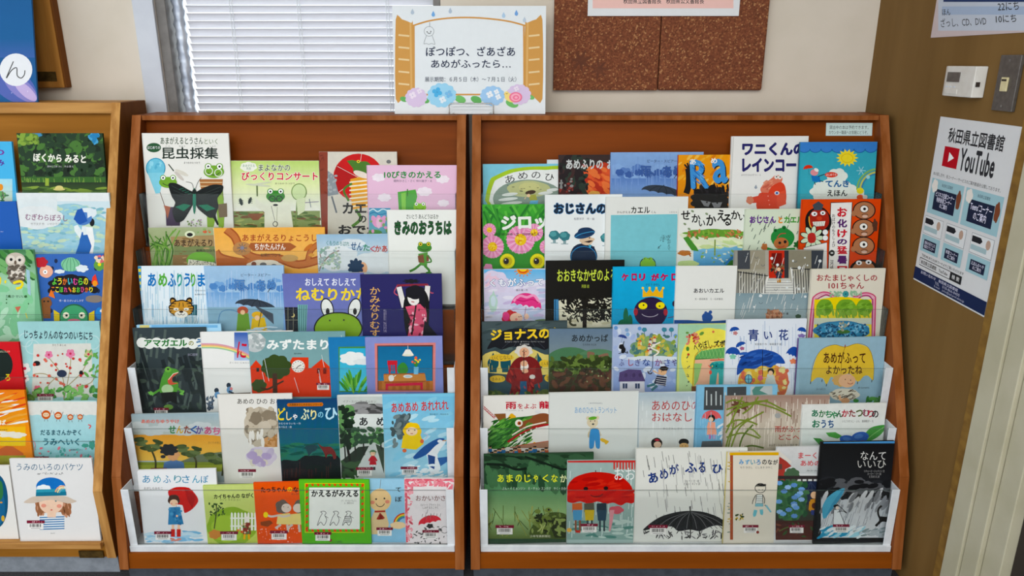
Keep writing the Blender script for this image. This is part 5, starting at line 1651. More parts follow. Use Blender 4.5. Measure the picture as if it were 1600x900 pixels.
bk('B', 2, 853, 976, 407.5, '17150f', 'black book with yellow title and a leafy tree silhouette', 1, grp=GB)
V(740, 390, 3.6)
p('d8d6c0', 478, 282, 850, 268, 850, 450, 482, 450); sc('c8c4a8 e6e2cc', 20, 490, 300, 780, 430, 30, 9, 3, -10); r('4a86b0', 452, 280, 478, 402); l('1c4a70', 5, 460, 282, 460, 400)
l('241c18', 24, 626, 262, 624, 450); l('241c18', 9, 626, 330, 560, 300); l('241c18', 9, 626, 320, 700, 300); sc('15130f 1c1a12', 150, 520, 262, 740, 350, 15, 5, 4); sc('15130f 1c1a12', 110, 500, 330, 780, 400, 13, 4, 5); sc('15130f', 60, 680, 270, 800, 400, 15, 5, 6); sc('15130f', 22, 490, 268, 560, 300, 14, 4, 8)
cv('4a4a38', 12, 548, 386, 542, 410, 556, 424, 578, 424)
T('おおきなかぜのよる', 470, 110, 800, 178, 'c8d85a', .02, -1); T('阿部 結', 608, 196, 650, 216, 'a8b84a', .01)

bk('B', 2, 958, 1068, 417, '2ba8d4', 'bright blue book with a dark purple round face wearing a golden crown', 0, yaw=1.5, grp=GB)
V(740, 390, 3.6)
g('2fb0dc', '289cc8', 785, 96, 1180, 450)
for s_, x0, x1 in (('ケ', 832, 872), ('ロ', 888, 918), ('リ', 930, 966), ('が', 998, 1044), ('ケ', 1050, 1094), ('ロ', 1112, 1150)): T(s_, x0, 134, x1, 176, 'b8285a', .07)
T('いとう ひろし', 970, 190, 1048, 203, '222', .01); bl('2e1e44', 996, 352, 94, 84, 5, .02); ps('ecb83c', 950, 268, 952, 218, 972, 244, 990, 218, 1008, 243, 1028, 214, 1046, 240, 1066, 210, 1066, 272, 1008, 262); [e('f0d05a', x, 216, 7) for x in (952, 990, 1028, 1066)]; e('ecdc3c', 952, 316, 25, 19); e('ecdc3c', 1050, 314, 25, 19); e('222', 956, 312, 5); e('222', 1046, 318, 5); arc('d8d0dc', 3, 992, 350, 50, 28, 25, 155); e('a8303c', 912, 350, 12, 22); e('a8303c', 1080, 352, 12, 20); e('111', 988, 334, 2); e('111', 1008, 334, 2)
for x, y, h_ in ((856, 350, 50), (880, 378, 40), (824, 404, 28)): bl('1f6a4a', x, y + 28, 14, h_, 3, .05)
bl('1f6a4a', 850, 408, 34, 16, 5, .1); l('6a2a34', 4, 1092, 384, 1130, 376); e('2a1a3a', 1126, 304, 9, 16)

bk('B', 2, 1056.7, 1152, 415.8, 'e5e6e2', 'plain white book with a small blue frog silhouette at the bottom', 0, yaw=1, grp=GB)
V(1040, 390, 3.6)
T('あおいカエル', 158, 218, 330, 244, '22242c', .022); small('文・恩田真吾　え・石井聖岳', 164, 272, 322, 284, '555', .004)
p('2f5aa0', 45, 396, 130, 396, 240, 404, 402, 392, 402, 430, 45, 430); bl('2f5aa0', 234, 382, 30, 28, 5, .1); e('2f5aa0', 226, 356, 9); e('2f5aa0', 252, 352, 10)

bk('B', 2, 1148, 1287, 391.5, '9a9a92', 'grey rainy book with white front steps, railings and a red door', 1, grp=GB)
V(1040, 390, 3.6)
r('4a4e54', 405, 5, 480, 110); r('a09a88', 475, 5, 575, 130); r('8f8a78', 690, 5, 820, 150); r('3f444c', 820, 5, 900, 120); g('a8a494', 'c4c4bc', 405, 110, 900, 250); r('c83c2c', 580, 5, 668, 160); r('7a1f1a', 596, 20, 654, 120); r('3a3c40', 668, 5, 692, 160); r('b0aca0', 560, 5, 580, 160)
g('8aa0a8', 'a4b4b8', 390, 245, 900, 400); p('dcdcd6', 580, 165, 700, 165, 735, 250, 545, 250)
for k in range(6): l('8a8c8c', 2.5, 576 - k * 6, 172 + k * 14, 704 + k * 6, 172 + k * 14)
p('e6e6e0', 570, 150, 582, 150, 552, 250, 538, 248); p('e6e6e0', 700, 100, 712, 100, 735, 245, 722, 248)
for k in range(11): l('26282c', 4, 408 + k * 15, 120 + k * 1.5, 408 + k * 15, 245)
for k in range(8): l('26282c', 4, 716 + k * 14, 118 - k * 2, 722 + k * 14, 250 - k * 2)
l('26282c', 5, 405, 125, 575, 148); l('26282c', 5, 705, 104, 820, 112)
sc('5a4a34 8a6a4a 2c2a28', 40, 588, 80, 665, 130, 9, 4, 3); child(636, 95, 90, '3a3c4c', '8a5a34', boots='b8802c', leg='d8a83c'); rain('e6e6e2', 60, 410, 10, 880, 390, 60, -.3, 2.4, 4); sc('e4e8e8', 18, 410, 20, 880, 390, 8, 8, 7); [arc('55606a', 2, 450 + (i * 97) % 400, 30 + (i * 53) % 340, 9, 9, 0, 180) for i in range(14)]
bl('b87a5c', 610, 372, 46, 34, 6, .1); sc('c89a7c', 10, 570, 345, 650, 390, 20, 8); T('サム・アッシャー 作・絵', 566, 353, 690, 366, '2a2a2a', .012); T('吉上恭太 訳', 594, 374, 660, 386, '2a2a2a', .012); bl('3f5a44', 745, 375, 16, 12, 5)

bk('B', 2, 1268, 1384, 420.5, 'e0dbcc', 'cream book with a pink-framed picture of a pond and green hills', 0, grp=GB)
V(1040, 390, 3.6)
T('おたまじゃくしの', 850, 140, 1190, 178, 'a02c38', .022); T('101ちゃん', 916, 184, 1116, 222, 'a02c38', .02)
for c, k in (('d05a80', 0), ('e8a8c0', 8), ('b04a7a', 16)): cv(c, 8, 804 + k, 500, 824 + k, 300, 838 + k, 262 + k, 880 + k, 240 + k, 920, 244 + k, 950, 262 + k, 975, 262 + k); cv(c, 8, 1174 - k, 500, 1180 - k, 300, 1176 - k, 262 + k, 1140, 244 + k, 1105, 246 + k, 1080, 262 + k, 1050, 262 + k)
g('e8d43c', 'ecdc5a', 836, 280, 1158, 500); bl('ecd43c', 990, 300, 150, 34, 6, .05)
for x, q in ((895, 46), (1015, 56), (1118, 46)): bl('7aa83c', x, 325, q, 46, 6, .05, x); sc('8ab84a 6a9834', 12, x - 30, 300, x + 30, 350, 18, 8, 3, -20)
sc('8ab04a', 40, 850, 350, 1150, 385, 20, 6, 4, 80); g('d8dcc0', 'c8d4cc', 836, 385, 1158, 420); bl('3f86b0', 990, 455, 158, 54, 7, .06); bl('4a98c0', 1000, 450, 130, 40, 6, .05); sc('1f4a6a 86c0dc 2c5a80', 120, 850, 420, 1140, 490, 9, 5, 3); e('4a7a3a', 1000, 462, 38, 11); sc('e4e0c8 a8a890', 16, 975, 405, 1030, 455, 10, 5)
flower('4a9a9c', '2c6a7c', 1012, 250, 18, 8); sc('9ac0a0', 22, 925, 234, 985, 262, 8, 5); sc('9ac0a0', 22, 1040, 234, 1100, 262, 8, 5)

# fourth ledge
bk('B', 3, 753, 886.4, 503, '3f4c4e', 'dark book with a man in a red coat under a black umbrella', 1, grp=GB)
V(740, 390, 3.6)
g('4a585a', '2f4a54', 48, 408, 530, 830); sc('5a6a68 3a4a4c', 40, 55, 410, 520, 560, 30, 8, 4, -10); p('d8c878', 48, 600, 120, 570, 180, 600, 240, 560, 330, 560, 400, 590, 500, 600, 500, 700, 48, 690)
for x in (110, 180, 360, 480): bl('1c5460', x, 640, 30, 40, 4, .1, x); p('1c5460', x - 30, 640, x, 580, x + 30, 640); r('1c5460', x - 20, 640, x + 20, 690)
rain('c8b868', 20, 60, 570, 420, 680, 60, 0, 3); p('1a1c22', 75, 560, 110, 500, 170, 455, 280, 440, 400, 455, 470, 500, 500, 560, 440, 545, 400, 565, 350, 548, 285, 560, 220, 545, 160, 562, 120, 548); [l('3a3e48', 3, 285, 442, x, 556) for x in (160, 220, 350, 400)]
T('ジョナスのかさ', 96, 442, 560, 504, 'e8c848', .045, -2); small('文 ジョシュ・クルート　絵 アイリーン・ライアン・イーウェン', 176, 514, 400, 522, 'ccc', 0); small('訳 千葉茂樹', 260, 528, 312, 536, 'ccc', 0)
for a, b_, c, d, s_ in ((90, 590, 225, 625, 'いくじなし！'), (90, 712, 178, 742, 'きみょう'), (368, 625, 430, 655, 'とんま'), (398, 705, 440, 740, 'ま')): bl('d8b848', (a + c) / 2, (b_ + d) / 2, (c - a) / 2, 20, 4, .05); T(s_, a + 14, b_ + 6, c - 10, d - 6, '333', .005, -4)
p('7a2424', 215, 640, 255, 605, 320, 600, 370, 640, 388, 740, 340, 760, 345, 830, 205, 830, 215, 760, 180, 730); p('8f2c2a', 225, 650, 280, 690, 300, 720, 240, 740); p('8f2c2a', 350, 650, 290, 690, 280, 730, 340, 745); p('2a5a7a', 262, 740, 298, 740, 300, 830, 258, 830); sc('5a1a1c a83a34', 22, 200, 660, 370, 820, 16, 5, 3, 70)
bl('d8d4cc', 282, 570, 48, 32, 7, .2); e('e0b090', 285, 578, 27, 28); e('222', 276, 572, 3); e('222', 294, 572, 3); l('a05a4a', 3, 276, 592, 294, 590); e('c0604a', 284, 580, 5); bl('e8e4dc', 285, 655, 22, 30, 5, .2); bl('e0b090', 284, 640, 20, 16, 5, .1); bl('e0b090', 290, 682, 18, 12, 5, .1); l('3a2a24', 4, 283, 560, 281, 700); bl('dcd8d0', 330, 715, 16, 12)
bl('5a6a3c', 110, 815, 60, 22, 7, .2); bl('5a6a3c', 410, 812, 50, 26, 7, .2); sc('7a8a4c 3f5a34', 34, 60, 795, 440, 830, 13, 6)

bk('B', 3, 858, 966, 513.5, '4a5a58', 'slate grey book with misty green hills and a brick building', 1, grp=GB)
V(740, 390, 3.6)
g('6a7f94', '7f8f94', 425, 445, 810, 600); bl('4f7a58', 545, 640, 150, 90, 4, .03); bl('5a8462', 700, 640, 150, 80, 4, .03); bl('4f7a58', 620, 650, 170, 60, 5, .03); g('4a5a34', '3c3428', 425, 625, 810, 810)
p('8a6a58', 640, 575, 680, 580, 682, 600, 755, 582, 752, 640, 690, 635, 645, 620); [r('5a4038', 690 + i * 20, 600 + j * 16, 702 + i * 20, 609 + j * 16) for i in range(3) for j in range(2)]
sc('5a7034 3f5228 6a8040 34401f', 120, 430, 610, 780, 690, 22, 12, 3); sc('5a3a30 483028 3f3a2a 6a4a38', 90, 430, 680, 780, 790, 22, 11, 5); sc('9aa87a', 8, 560, 640, 780, 760, 5, 4)
T('あめかっぱ', 552, 476, 756, 518, '1c1f20', .012); small('むらかみ ひとみ', 614, 528, 690, 540, '333', .005)

bk('B', 3, 958, 1066, 508, 'b8c4dc', 'pale blue book with a hill town and a boy floating from an umbrella handle', 1, grp=GB)
V(740, 390, 3.6)
g('c0cce0', '8ea4d4', 785, 425, 1160, 800); sc('a8b8dc d8e0ec', 40, 790, 430, 1150, 790, 24, 14, 4); [e(c, 800 + (i * 67) % 340, 440 + (i * 37) % 70, 11) for i, c in enumerate(('6f9acc', '8ab0d8', '6f9acc', '4a6aa8', '8ab0d8', '6f9acc', '88a8cc', '5a86b8'))]
bl('7a9a7a', 1010, 560, 130, 64, 9, .1); bl('8aa868', 1000, 530, 90, 44, 7, .1); sc('6a8a8c a8b868 4f7a7a 8aa04c c8b85c', 70, 890, 480, 1140, 600, 16, 9)
for i in range(14):
    x, y = rd6.uniform(900, 1080), 500 + i * 6; r(('e4d8b8', 'd8c070', 'dcdcd4')[i % 3], x, y, x + 17, y + 20); p(('c8603c', 'd8a040', '7a5a6a')[i % 3], x - 3, y, x + 8, y - 13, x + 20, y)
cv('ece8dc', 8, 1010, 600, 1040, 575, 1000, 550, 1050, 520); [l('3a6a7c', 3, x, 490, x, 460) or bl('4a8a9c', x, 450, 14, 12, 5) for x in (960, 1072, 1112)]; bl('d8e0e8', 1010, 612, 150, 14, 9, .2)
umb('3a4f90', 836, 496, 26, 18, 4, 14, '', '222', 24); bl('1c1c20', 832, 546, 15, 14, 5, .15); e('1c1c20', 842, 566, 12, 18, 20); cv('1c1c20', 4, 832, 580, 815, 585); cv('1c1c20', 4, 850, 575, 866, 582, 862, 570); l('1c1c20', 4, 840, 540, 846, 515)
for s_, x0, x1, c in (('ふ', 818, 846, '5a5a8a'), ('し', 870, 898, 'a85a6a'), ('ぎ', 908, 940, '5a5a8a'), ('な', 950, 992, '2a4a8a'), ('か', 1020, 1058, '8a4a7a'), ('さ', 1072, 1104, '4a5a9a'), ('や', 1114, 1148, '5a4a7a')): T(s_, x0, 614, x1, 654, c, .01)
l('3a3038', 3.5, 1008, 590, 1006, 660, 988, 690); arc('3a3038', 6, 992, 684, 12, 14, 20, 190); l('e0b898', 7, 1006, 680, 1046, 700); e('e4b890', 1062, 684, 24, 23); bl('2a1f22', 1070, 668, 24, 13, 6, .2); e('222', 1056, 686, 2.5); p('2a3048', 1030, 708, 1086, 715, 1078, 768, 1012, 752); [l('dcd8dc', 3, 1026, 718 + k * 12, 1084, 726 + k * 12) for k in range(4)]; l('4a7a80', 14, 1020, 756, 975, 768); l('4a7a80', 14, 1032, 764, 1000, 790)
p('5a4a78', 820, 690, 870, 672, 940, 676, 965, 740, 815, 742); p('dcdce4', 822, 742, 960, 740, 962, 800, 822, 800); [r('3a4a6a', x, 752, x + 26, 780) or l('dde', 2.5, x + 13, 752, x + 13, 780) for x in (838, 908)]; [e('4a3a64', x, 705, 9, 12) for x in (856, 900, 935)]

bk('B', 3, 1060.8, 1145, 506.7, 'cfd88c', 'yellow-green book with a turquoise creature at a curtained window', 1, spine='a8c89c', grp=GB)
V(1040, 390, 3.6)
g('a8d0b0', 'c0d8a4', 75, 420, 400, 800); bl('ece06a', 260, 620, 170, 180, 6, .04); sc('b84a3c d88a7a', 24, 122, 470, 185, 530, 9, 6); e('6a9a4a', 203, 472, 14, 9, -30); e('6a9a4a', 122, 468, 9, 6); e('4a8a3c', 124, 558, 9, 13); e('c84a3c', 128, 590, 7); sc('5a6a5a', 12, 118, 600, 134, 770, 3, 5); e('d87a5c', 268, 462, 7)
T('へやぼし', 156, 516, 260, 566, '222', .02, -14); T('ズボンちゃん', 270, 505, 470, 545, '222', .05, -4)
cv('c8a84a', 6, 152, 790, 160, 640, 180, 580, 260, 545, 360, 535); p('e8b89c', 160, 790, 166, 620, 340, 600, 340, 800, 160, 800); p('6fae6a', 164, 620, 168, 600, 200, 570, 340, 548, 340, 610, 164, 612)
for k in range(9): l('4a8a4c', 2, 170 + k * 20, 612, 190 + k * 20, 556); l('a8d48c', 2, 180 + k * 20, 556, 196 + k * 20, 610)
p('9ac07a', 160, 640, 205, 640, 180, 740, 160, 770); l('c8503c', 5, 250, 622, 345, 618); l('b84a3c', 3, 300, 620, 296, 606); p('4aa8a4', 258, 635, 340, 630, 340, 700, 325, 800, 300, 800, 298, 700, 290, 700, 275, 800, 245, 800, 250, 700); [e('2c8a8c', 262 + i * 26, 655, 15, 18) for i in range(4)]; e('e8c84a', 262, 655, 4); e('222', 285, 655, 4); e('e0604c', 252, 690, 8, 12); l('e0604c', 5, 240, 650, 258, 668); p('8a5a3a', 145, 768, 175, 768, 175, 800, 145, 800)

bk('B', 3, 1135.8, 1260.8, 499.7, 'e2e8f0', 'white book with a big blue umbrella sheltering a girl in a white dress', 1, grp=GB)
V(1040, 390, 3.6)
rain('8aa4cc', 40, 350, 400, 790, 800, 60, 0, 2.5, 2); rain('b8c8e0', 30, 350, 400, 790, 800, 120, 0, 2, 5)
T('青', 464, 448, 524, 514, '2e4482', .022); T('い', 553, 460, 600, 505, '2e4482', .022); T('花', 636, 448, 690, 510, '2e4482', .022); small('安房直子 作　南塚直子 絵', 502, 526, 652, 538, '444', .006)
umb('2f58a8', 388, 458, 28, 24, 4, -10, '', '333', 14); umb('2f58a8', 765, 462, 26, 26, 4, 12, '', '333', 14); umb('2f58a8', 424, 542, 30, 24, 4, -25); umb('2f58a8', 378, 592, 42, 44, 4, 5); umb('2f58a8', 712, 600, 38, 56, 4, 20)
bl('c88a8c', 392, 470, 12, 10, 5, .4); bl('8a7ab0', 765, 484, 20, 10, 5, .4); bl('b06a8c', 430, 556, 12, 9, 5, .4); bl('8acab4', 378, 602, 17, 13, 5, .4); bl('e8906c', 718, 628, 18, 14, 5, .4)
bl('e0b850', 545, 760, 140, 130, 5, .03); bl('d87a5c', 650, 740, 40, 80, 4, .05); sc('e8c85c e09a5c d8745c e8dc9c', 60, 420, 660, 680, 800, 20, 14); p('2f58a8', 400, 705, 405, 650, 430, 600, 480, 570, 540, 560, 610, 575, 650, 600, 672, 640, 620, 640, 590, 665, 545, 650, 500, 672, 450, 668, 425, 690); sc('3f6ab8 28488c', 30, 430, 580, 640, 650, 30, 9, 3, -15)
e('8ac8d8', 466, 728, 20, 25); ring('3a5a7a', 4, 466, 728, 20, 25); l('3a5a7a', 3, 466, 703, 466, 753); l('3a5a7a', 3, 446, 728, 486, 728); l('222', 3, 545, 565, 545, 715)
p('cfd8d4', 572, 700, 600, 690, 640, 800, 545, 800); e('18161a', 592, 686, 19, 20); e('ecc8a8', 590, 694, 13, 14); l('ecc8a8', 5, 575, 718, 545, 722); bl('d8708c', 532, 722, 14, 16, 5, .3); l('ecc8a8', 5, 610, 706, 615, 730)

bk('B', 3, 1248, 1384.4, 529, '9cbccc', 'light blue book with a yellow umbrella shape over a curly child', 0, spine='6a4a8a', yaw=3.4, grp=GB)
V(1040, 390, 3.6)
g('a0c0d0', '94b4c4', 750, 485, 1240, 870); p('e0c050', 816, 745, 830, 660, 855, 590, 890, 555, 950, 535, 1010, 546, 1070, 528, 1130, 545, 1158, 580, 1170, 650, 1168, 735, 1140, 710, 1115, 712, 1080, 745, 1040, 700, 1000, 705, 960, 735, 930, 715, 905, 760, 885, 725, 850, 720)
l('a0502c', 6, 1010, 535, 1008, 552); cv('6a5a2c', 2, 1008, 552, 990, 620, 985, 780); cv('6a5a2c', 2, 816, 745, 830, 640, 880, 560, 950, 535, 1008, 548, 1080, 528, 1140, 552, 1170, 640, 1168, 735); [l('333', 4, x, y, x - 2, y + 14) for x, y in ((816, 742), (905, 755), (1080, 742), (1160, 732), (880, 730))]
T('あめがふって', 888, 575, 1124, 640, '4a2418', .02); T('よかったね', 902, 652, 1106, 700, '4a2418', .02); bl('d8b070', 990, 735, 52, 34, 9, .15); e('e8bc98', 1020, 738, 48, 38); e('222', 1010, 730, 3); e('222', 1040, 735, 3); arc('a03a2c', 3, 1038, 748, 14, 8, 0, 180)
small('ぶん:トムおじさん', 846, 778, 900, 790, '333', .004); small('訳 なかがわ', 1082, 772, 1145, 782, '333', .004)
bl('ddd8c8', 1005, 815, 84, 34, 6, .08); sc('5a5048 7a7060', 36, 930, 790, 1080, 840, 11, 3, 4, -20); l('e8bc98', 14, 975, 820, 985, 850); bl('d8a880', 1010, 850, 24, 16, 5); sc('3a7a3c 5a9a4c', 14, 1120, 835, 1230, 868, 18, 9); e('3f8a3c', 1070, 850, 16, 10)

# fifth ledge
bk('B', 4, 755, 862, 619, 'e2e0da', 'white book with a shaggy green dragon head over a small crowd', 0, grp=GB)
V(740, 600, 3)
T('雨', 150, 84, 200, 118, 'b8283c', .03); T('をよぶ', 206, 92, 294, 116, 'b8283c', .02); T('龍', 306, 80, 362, 116, 'b8283c', .03); small('にしむらかずこ 文・絵', 152, 121, 232, 127, '666', 0)
l('b04a4c', 12, 42, 105, 100, 158); [l('e8e0dc', 3, 46 + k * 9, 104 + k * 8, 52 + k * 9, 118 + k * 8) for k in range(6)]; p('8a5a30', 95, 140, 150, 138, 152, 175, 130, 188); bl('e0b03c', 180, 158, 17, 18, 4, .2)
p('3f7a34', 70, 300, 72, 230, 110, 190, 180, 160, 260, 150, 320, 140, 352, 150, 352, 185, 300, 205, 230, 240, 165, 275, 150, 300); p('8a5232', 240, 165, 310, 138, 352, 142, 356, 175, 290, 200, 220, 215, 215, 195); sc('4f9038 2f6a28 6aa84a 245a20', 130, 75, 160, 260, 290, 19, 4, 3, -30)
cv('a8282c', 10, 160, 272, 215, 235, 280, 205, 355, 188); cv('e8dccc', 6, 180, 240, 250, 200, 340, 178); e('e8e4d8', 212, 183, 18, 17); e('b85a2c', 214, 184, 9); e('222', 215, 184, 4); [p('ece8d8', x, y, x + 8, y - 3, x + 7, y + 14) for x, y in ((215, 238), (240, 226), (265, 214), (290, 205))]; e('e8b83c', 285, 285, 9, 14); e('ddd', 300, 130, 14, 7)
p('a8806a', 170, 295, 356, 268, 356, 300, 170, 300); l('b8502c', 3, 200, 290, 356, 266)
for i in range(34): x = 78 + (i * 37) % 275; y = 298 + (i * 13) % 28; e(('3f7ab0', '4a8ac0', 'c86a4c', '2a5a8a')[i % 4], x, y + 12, 9, 11); e('e0b890', x, y, 6); e('332a24', x, y - 5, 6, 4)

bk('B', 4, 858, 998, 614, 'd9dcd8', 'white book with a small bear in blue trousers holding a trumpet', 0, grp=GB)
V(740, 600, 3)
small('くまの子のおはなし', 538, 86, 606, 94, '567', .004); T('あめのひのトランペット', 474, 108, 670, 138, '5a9ac8', .0)
e('d8ccb0', 557, 180, 26, 24); e('d8ccb0', 536, 160, 9); e('d8ccb0', 580, 158, 9); e('6aa83c', 558, 160, 20, 8, -8); e('333', 548, 174, 2.5); e('333', 568, 173, 2.5); e('555', 560, 188, 6, 4); p('d8ccb0', 548, 204, 584, 204, 600, 240, 588, 250, 540, 245, 538, 230); e('c8b898', 542, 236, 7, 16, 10); p('4a94cc', 548, 214, 588, 216, 592, 298, 574, 298, 568, 262, 562, 298, 542, 298); p('e0b848', 592, 258, 604, 254, 622, 262, 634, 270, 620, 284, 612, 274, 600, 270)

bk('B', 4, 998.3, 1100, 614, 'c4cfd4', 'grey-blue rainy book with red title and two children, fifth ledge', 1, grp=GB)
V(740, 600, 3)
g('b0c0ca', 'ccd4d4', 775, 42, 1100, 110); g('ccd4d4', 'e0e2de', 775, 110, 1100, 310); T('あめのひの', 836, 78, 1060, 124, 'b0484a', .008); T('おはなし', 836, 134, 1024, 176, 'b0484a', .008); small('かこさとし さく', 888, 204, 976, 214, '555', .004); rain('e8ecec', 24, 780, 50, 1060, 290, 50, 0, 2)
bl('22201f', 858, 278, 26, 26, 5, .06); e('e8c8b0', 862, 284, 18, 15); p('b83a4c', 846, 262, 860, 256, 874, 264, 860, 268); l('22201f', 3, 836, 300, 884, 298); bl('22201f', 985, 272, 24, 16, 5, .03); e('e0b880', 986, 290, 22, 14); e('222', 978, 290, 2); e('222', 994, 290, 2)

bk('B', 4, 1089, 1215, 602, '8cc0dc', 'blue book with dark windows and a girl under a pink umbrella', 1, yaw=.8, spine='7ab0d0', grp=GB)
V(1060, 600, 3)
g('8cc0dc', '7cb4d4', 85, 0, 470, 330); p('4a4e50', 122, 14, 212, 14, 210, 122, 118, 122); p('4a4e50', 228, 14, 318, 12, 318, 60, 228, 60); p('b8c0c0', 338, 12, 440, 8, 440, 50, 336, 55); p('5a8a80', 360, 12, 400, 10, 380, 30, 420, 48, 350, 52, 345, 30)
for i in range(8): l('c0c8c8', 6, 132 + i * 22, 30 + (i * 17) % 30, 132 + i * 22, 100 if i < 4 else 55)
umb('d86a6c', 155, 165, 46, 42, 4, 0, 'b84a50', '555', 20); e('2a2422', 155, 160, 17); e('ecc4a4', 152, 166, 11); p('e8a890', 138, 178, 172, 178, 180, 238, 132, 238); l('e8a890', 10, 142, 190, 136, 205); l('b87ab0', 12, 147, 236, 145, 258); l('b87ab0', 12, 165, 236, 166, 258); p('5a6064', 110, 268, 200, 265, 205, 300, 105, 300); sc('dce4e8', 10, 185, 190, 215, 260, 11, 5, 3, -50); rain('a8d0e4', 16, 95, 130, 215, 260, 40, 0, 2)

bk('B', 4, 1134, 1297, 619, 'b4a698', 'wide taupe book with long grass blades in falling rain', 0, yaw=1.3, grp=GB)
V(1060, 600, 3)
g('a4887c', 'cabfb0', 222, 55, 720, 170); g('cabfb0', 'c0b8a8', 222, 170, 720, 330); rain('e0d8cc', 90, 225, 60, 710, 320, 80, -.05, 3, 4); rain('8a6a5c', 50, 225, 60, 710, 200, 60, -.05, 3, 6)
sc('6a4a3a', 20, 250, 80, 330, 130, 13, 6)
for q in ((222, 230, 260, 150, 300, 60), (225, 150, 290, 110, 420, 75), (225, 120, 330, 90, 440, 110, 530, 152), (300, 100, 400, 80, 480, 115, 505, 125), (222, 300, 250, 220, 330, 160), (240, 320, 290, 200, 400, 130), (225, 250, 300, 230, 380, 255), (250, 330, 330, 290, 400, 300), (225, 330, 245, 250, 260, 180), (280, 330, 300, 250, 350, 190), (300, 140, 340, 110, 375, 60), (225, 200, 270, 170, 330, 175, 370, 190), (320, 210, 350, 215, 385, 250), (222, 90, 260, 75, 310, 85)):
    cv(('7a8a3c', '5a7030', '8a9a50')[q[0] % 3], 8, *q)
bl('a8aaa8', 466, 148, 14, 12, 5, .1); T('雨がふったら', 452, 196, 640, 226, 'b03a34', .01); T('どこへいく', 470, 236, 630, 262, 'b03a34', .01); small('メルダ・シェーセー 絵と 文　いわ', 424, 280, 590, 292, '444', .003)

bk('B', 4, 1254, 1385, 632, 'e6e8e4', 'white book with multicoloured title and big blue hydrangea petals', 0, yaw=2, grp=GB)
V(1060, 600, 3)
g('e8eae6', 'dfe8e4', 580, 95, 980, 330); [T(s_, x0, y0, x0 + 32, y0 + 34, c, .035) for s_, x0, y0, c in (('あ', 624, 120, '2f7a5a'), ('か', 658, 122, '3a7a4a'), ('ち', 688, 124, '3a8a5a'), ('ゃ', 714, 128, '3a8a5a'), ('ん', 740, 122, '3a6a4a'), ('か', 766, 120, 'b83a4c'), ('た', 798, 120, '8a3a3c'), ('つ', 832, 120, '5a6a3c'), ('む', 862, 118, '8a4a5c'), ('り', 886, 122, 'a83a4c'), ('の', 906, 124, '3a3a3c'))]
T('お', 626, 168, 664, 204, '2f7a5a', .035); T('うち', 668, 168, 728, 206, '2f5a8a', .035); small('いとうせつこ・ぶん　島津和子・え', 768, 168, 914, 180, '444', .004)
p('4f9a4a', 870, 240, 900, 205, 950, 192, 975, 196, 950, 235, 910, 262, 880, 266); cv('8ac07a', 3, 880, 262, 920, 230, 965, 200); p('5aa854', 690, 228, 735, 225, 770, 245, 745, 256, 705, 246); p('4a944a', 630, 252, 665, 255, 700, 282, 660, 285)
for x, y, rx, ry, rt in ((795, 262, 40, 22, 10), (850, 250, 42, 26, -12), (830, 275, 40, 18, 0), (760, 285, 44, 16, -10)): e('3f6ab8', x, y, rx, ry, rt); e('5a86c8', x - 6, y - 5, rx * .5, ry * .4, rt)
bl('a8503c', 866, 272, 20, 8, 5)

# lowest ledge
bk('B', 5, 756, 927.7, 710, '2f4a34', 'dark green misty book with a hunched frog in grass', 0, yaw=2, grp=GB)
V(740, 600, 3)
g('2f5036', '5a8a60', 45, 330, 570, 500); g('5a8a60', '9ab880', 45, 500, 570, 620); g('9ab880', '5a6a34', 45, 620, 570, 725)
sc('1a3020 243c28 3a5c40', 90, 50, 335, 560, 420, 40, 12, 4, 10); sc('2a4a32 47704c', 60, 50, 390, 560, 480, 36, 16, 5, 80); cv('16241a', 12, 60, 375, 140, 380, 200, 400, 250, 395); cv('16241a', 10, 240, 340, 330, 370, 420, 400, 460, 380)
for i, s_ in enumerate('あまのじゃくなかえる'): T(s_, 112 + i * 42, 424, 112 + i * 42 + (30 if s_ != 'ゃ' else 22), 460, ('d8dc4a', 'dfe4b0')[i % 2 if i > 6 else 0], .02, (-1) ** i * 4)
small('ぶん・イ ヒョンジン　え・チョン スンガク　やく・かみや にじ', 134, 482, 470, 496, 'c8d8c8', .003)
rd7 = random.Random(9)
for i in range(46): x = rd7.uniform(50, 420); y = rd7.uniform(630, 715); l(('5a6a2c', '8a9048', '3a4a20', 'a8a860')[i % 4], 3, x, y, x + rd7.uniform(-40, 40), y - rd7.uniform(20, 75))
p('4a5a28', 260, 700, 290, 640, 340, 605, 400, 600, 440, 620, 460, 720, 300, 720); p('2c3418', 350, 640, 440, 620, 460, 720, 380, 720); bl('6a7a38', 330, 650, 40, 34, 5, .15); e('7a8a44', 350, 590, 15, 12); e('7a8a44', 300, 596, 14, 11); e('222', 352, 588, 5); sc('7a8a4c 2a3218 8a9a5a', 40, 270, 610, 420, 710, 16, 7); cv('b0b878', 5, 300, 690, 320, 670, 310, 655); cv('b0b878', 5, 320, 695, 325, 675, 335, 660); T('少年写真新聞社', 264, 706, 360, 718, 'c8c8b0', .01)
V(0, 0, 1); bc(774, 820, 29)

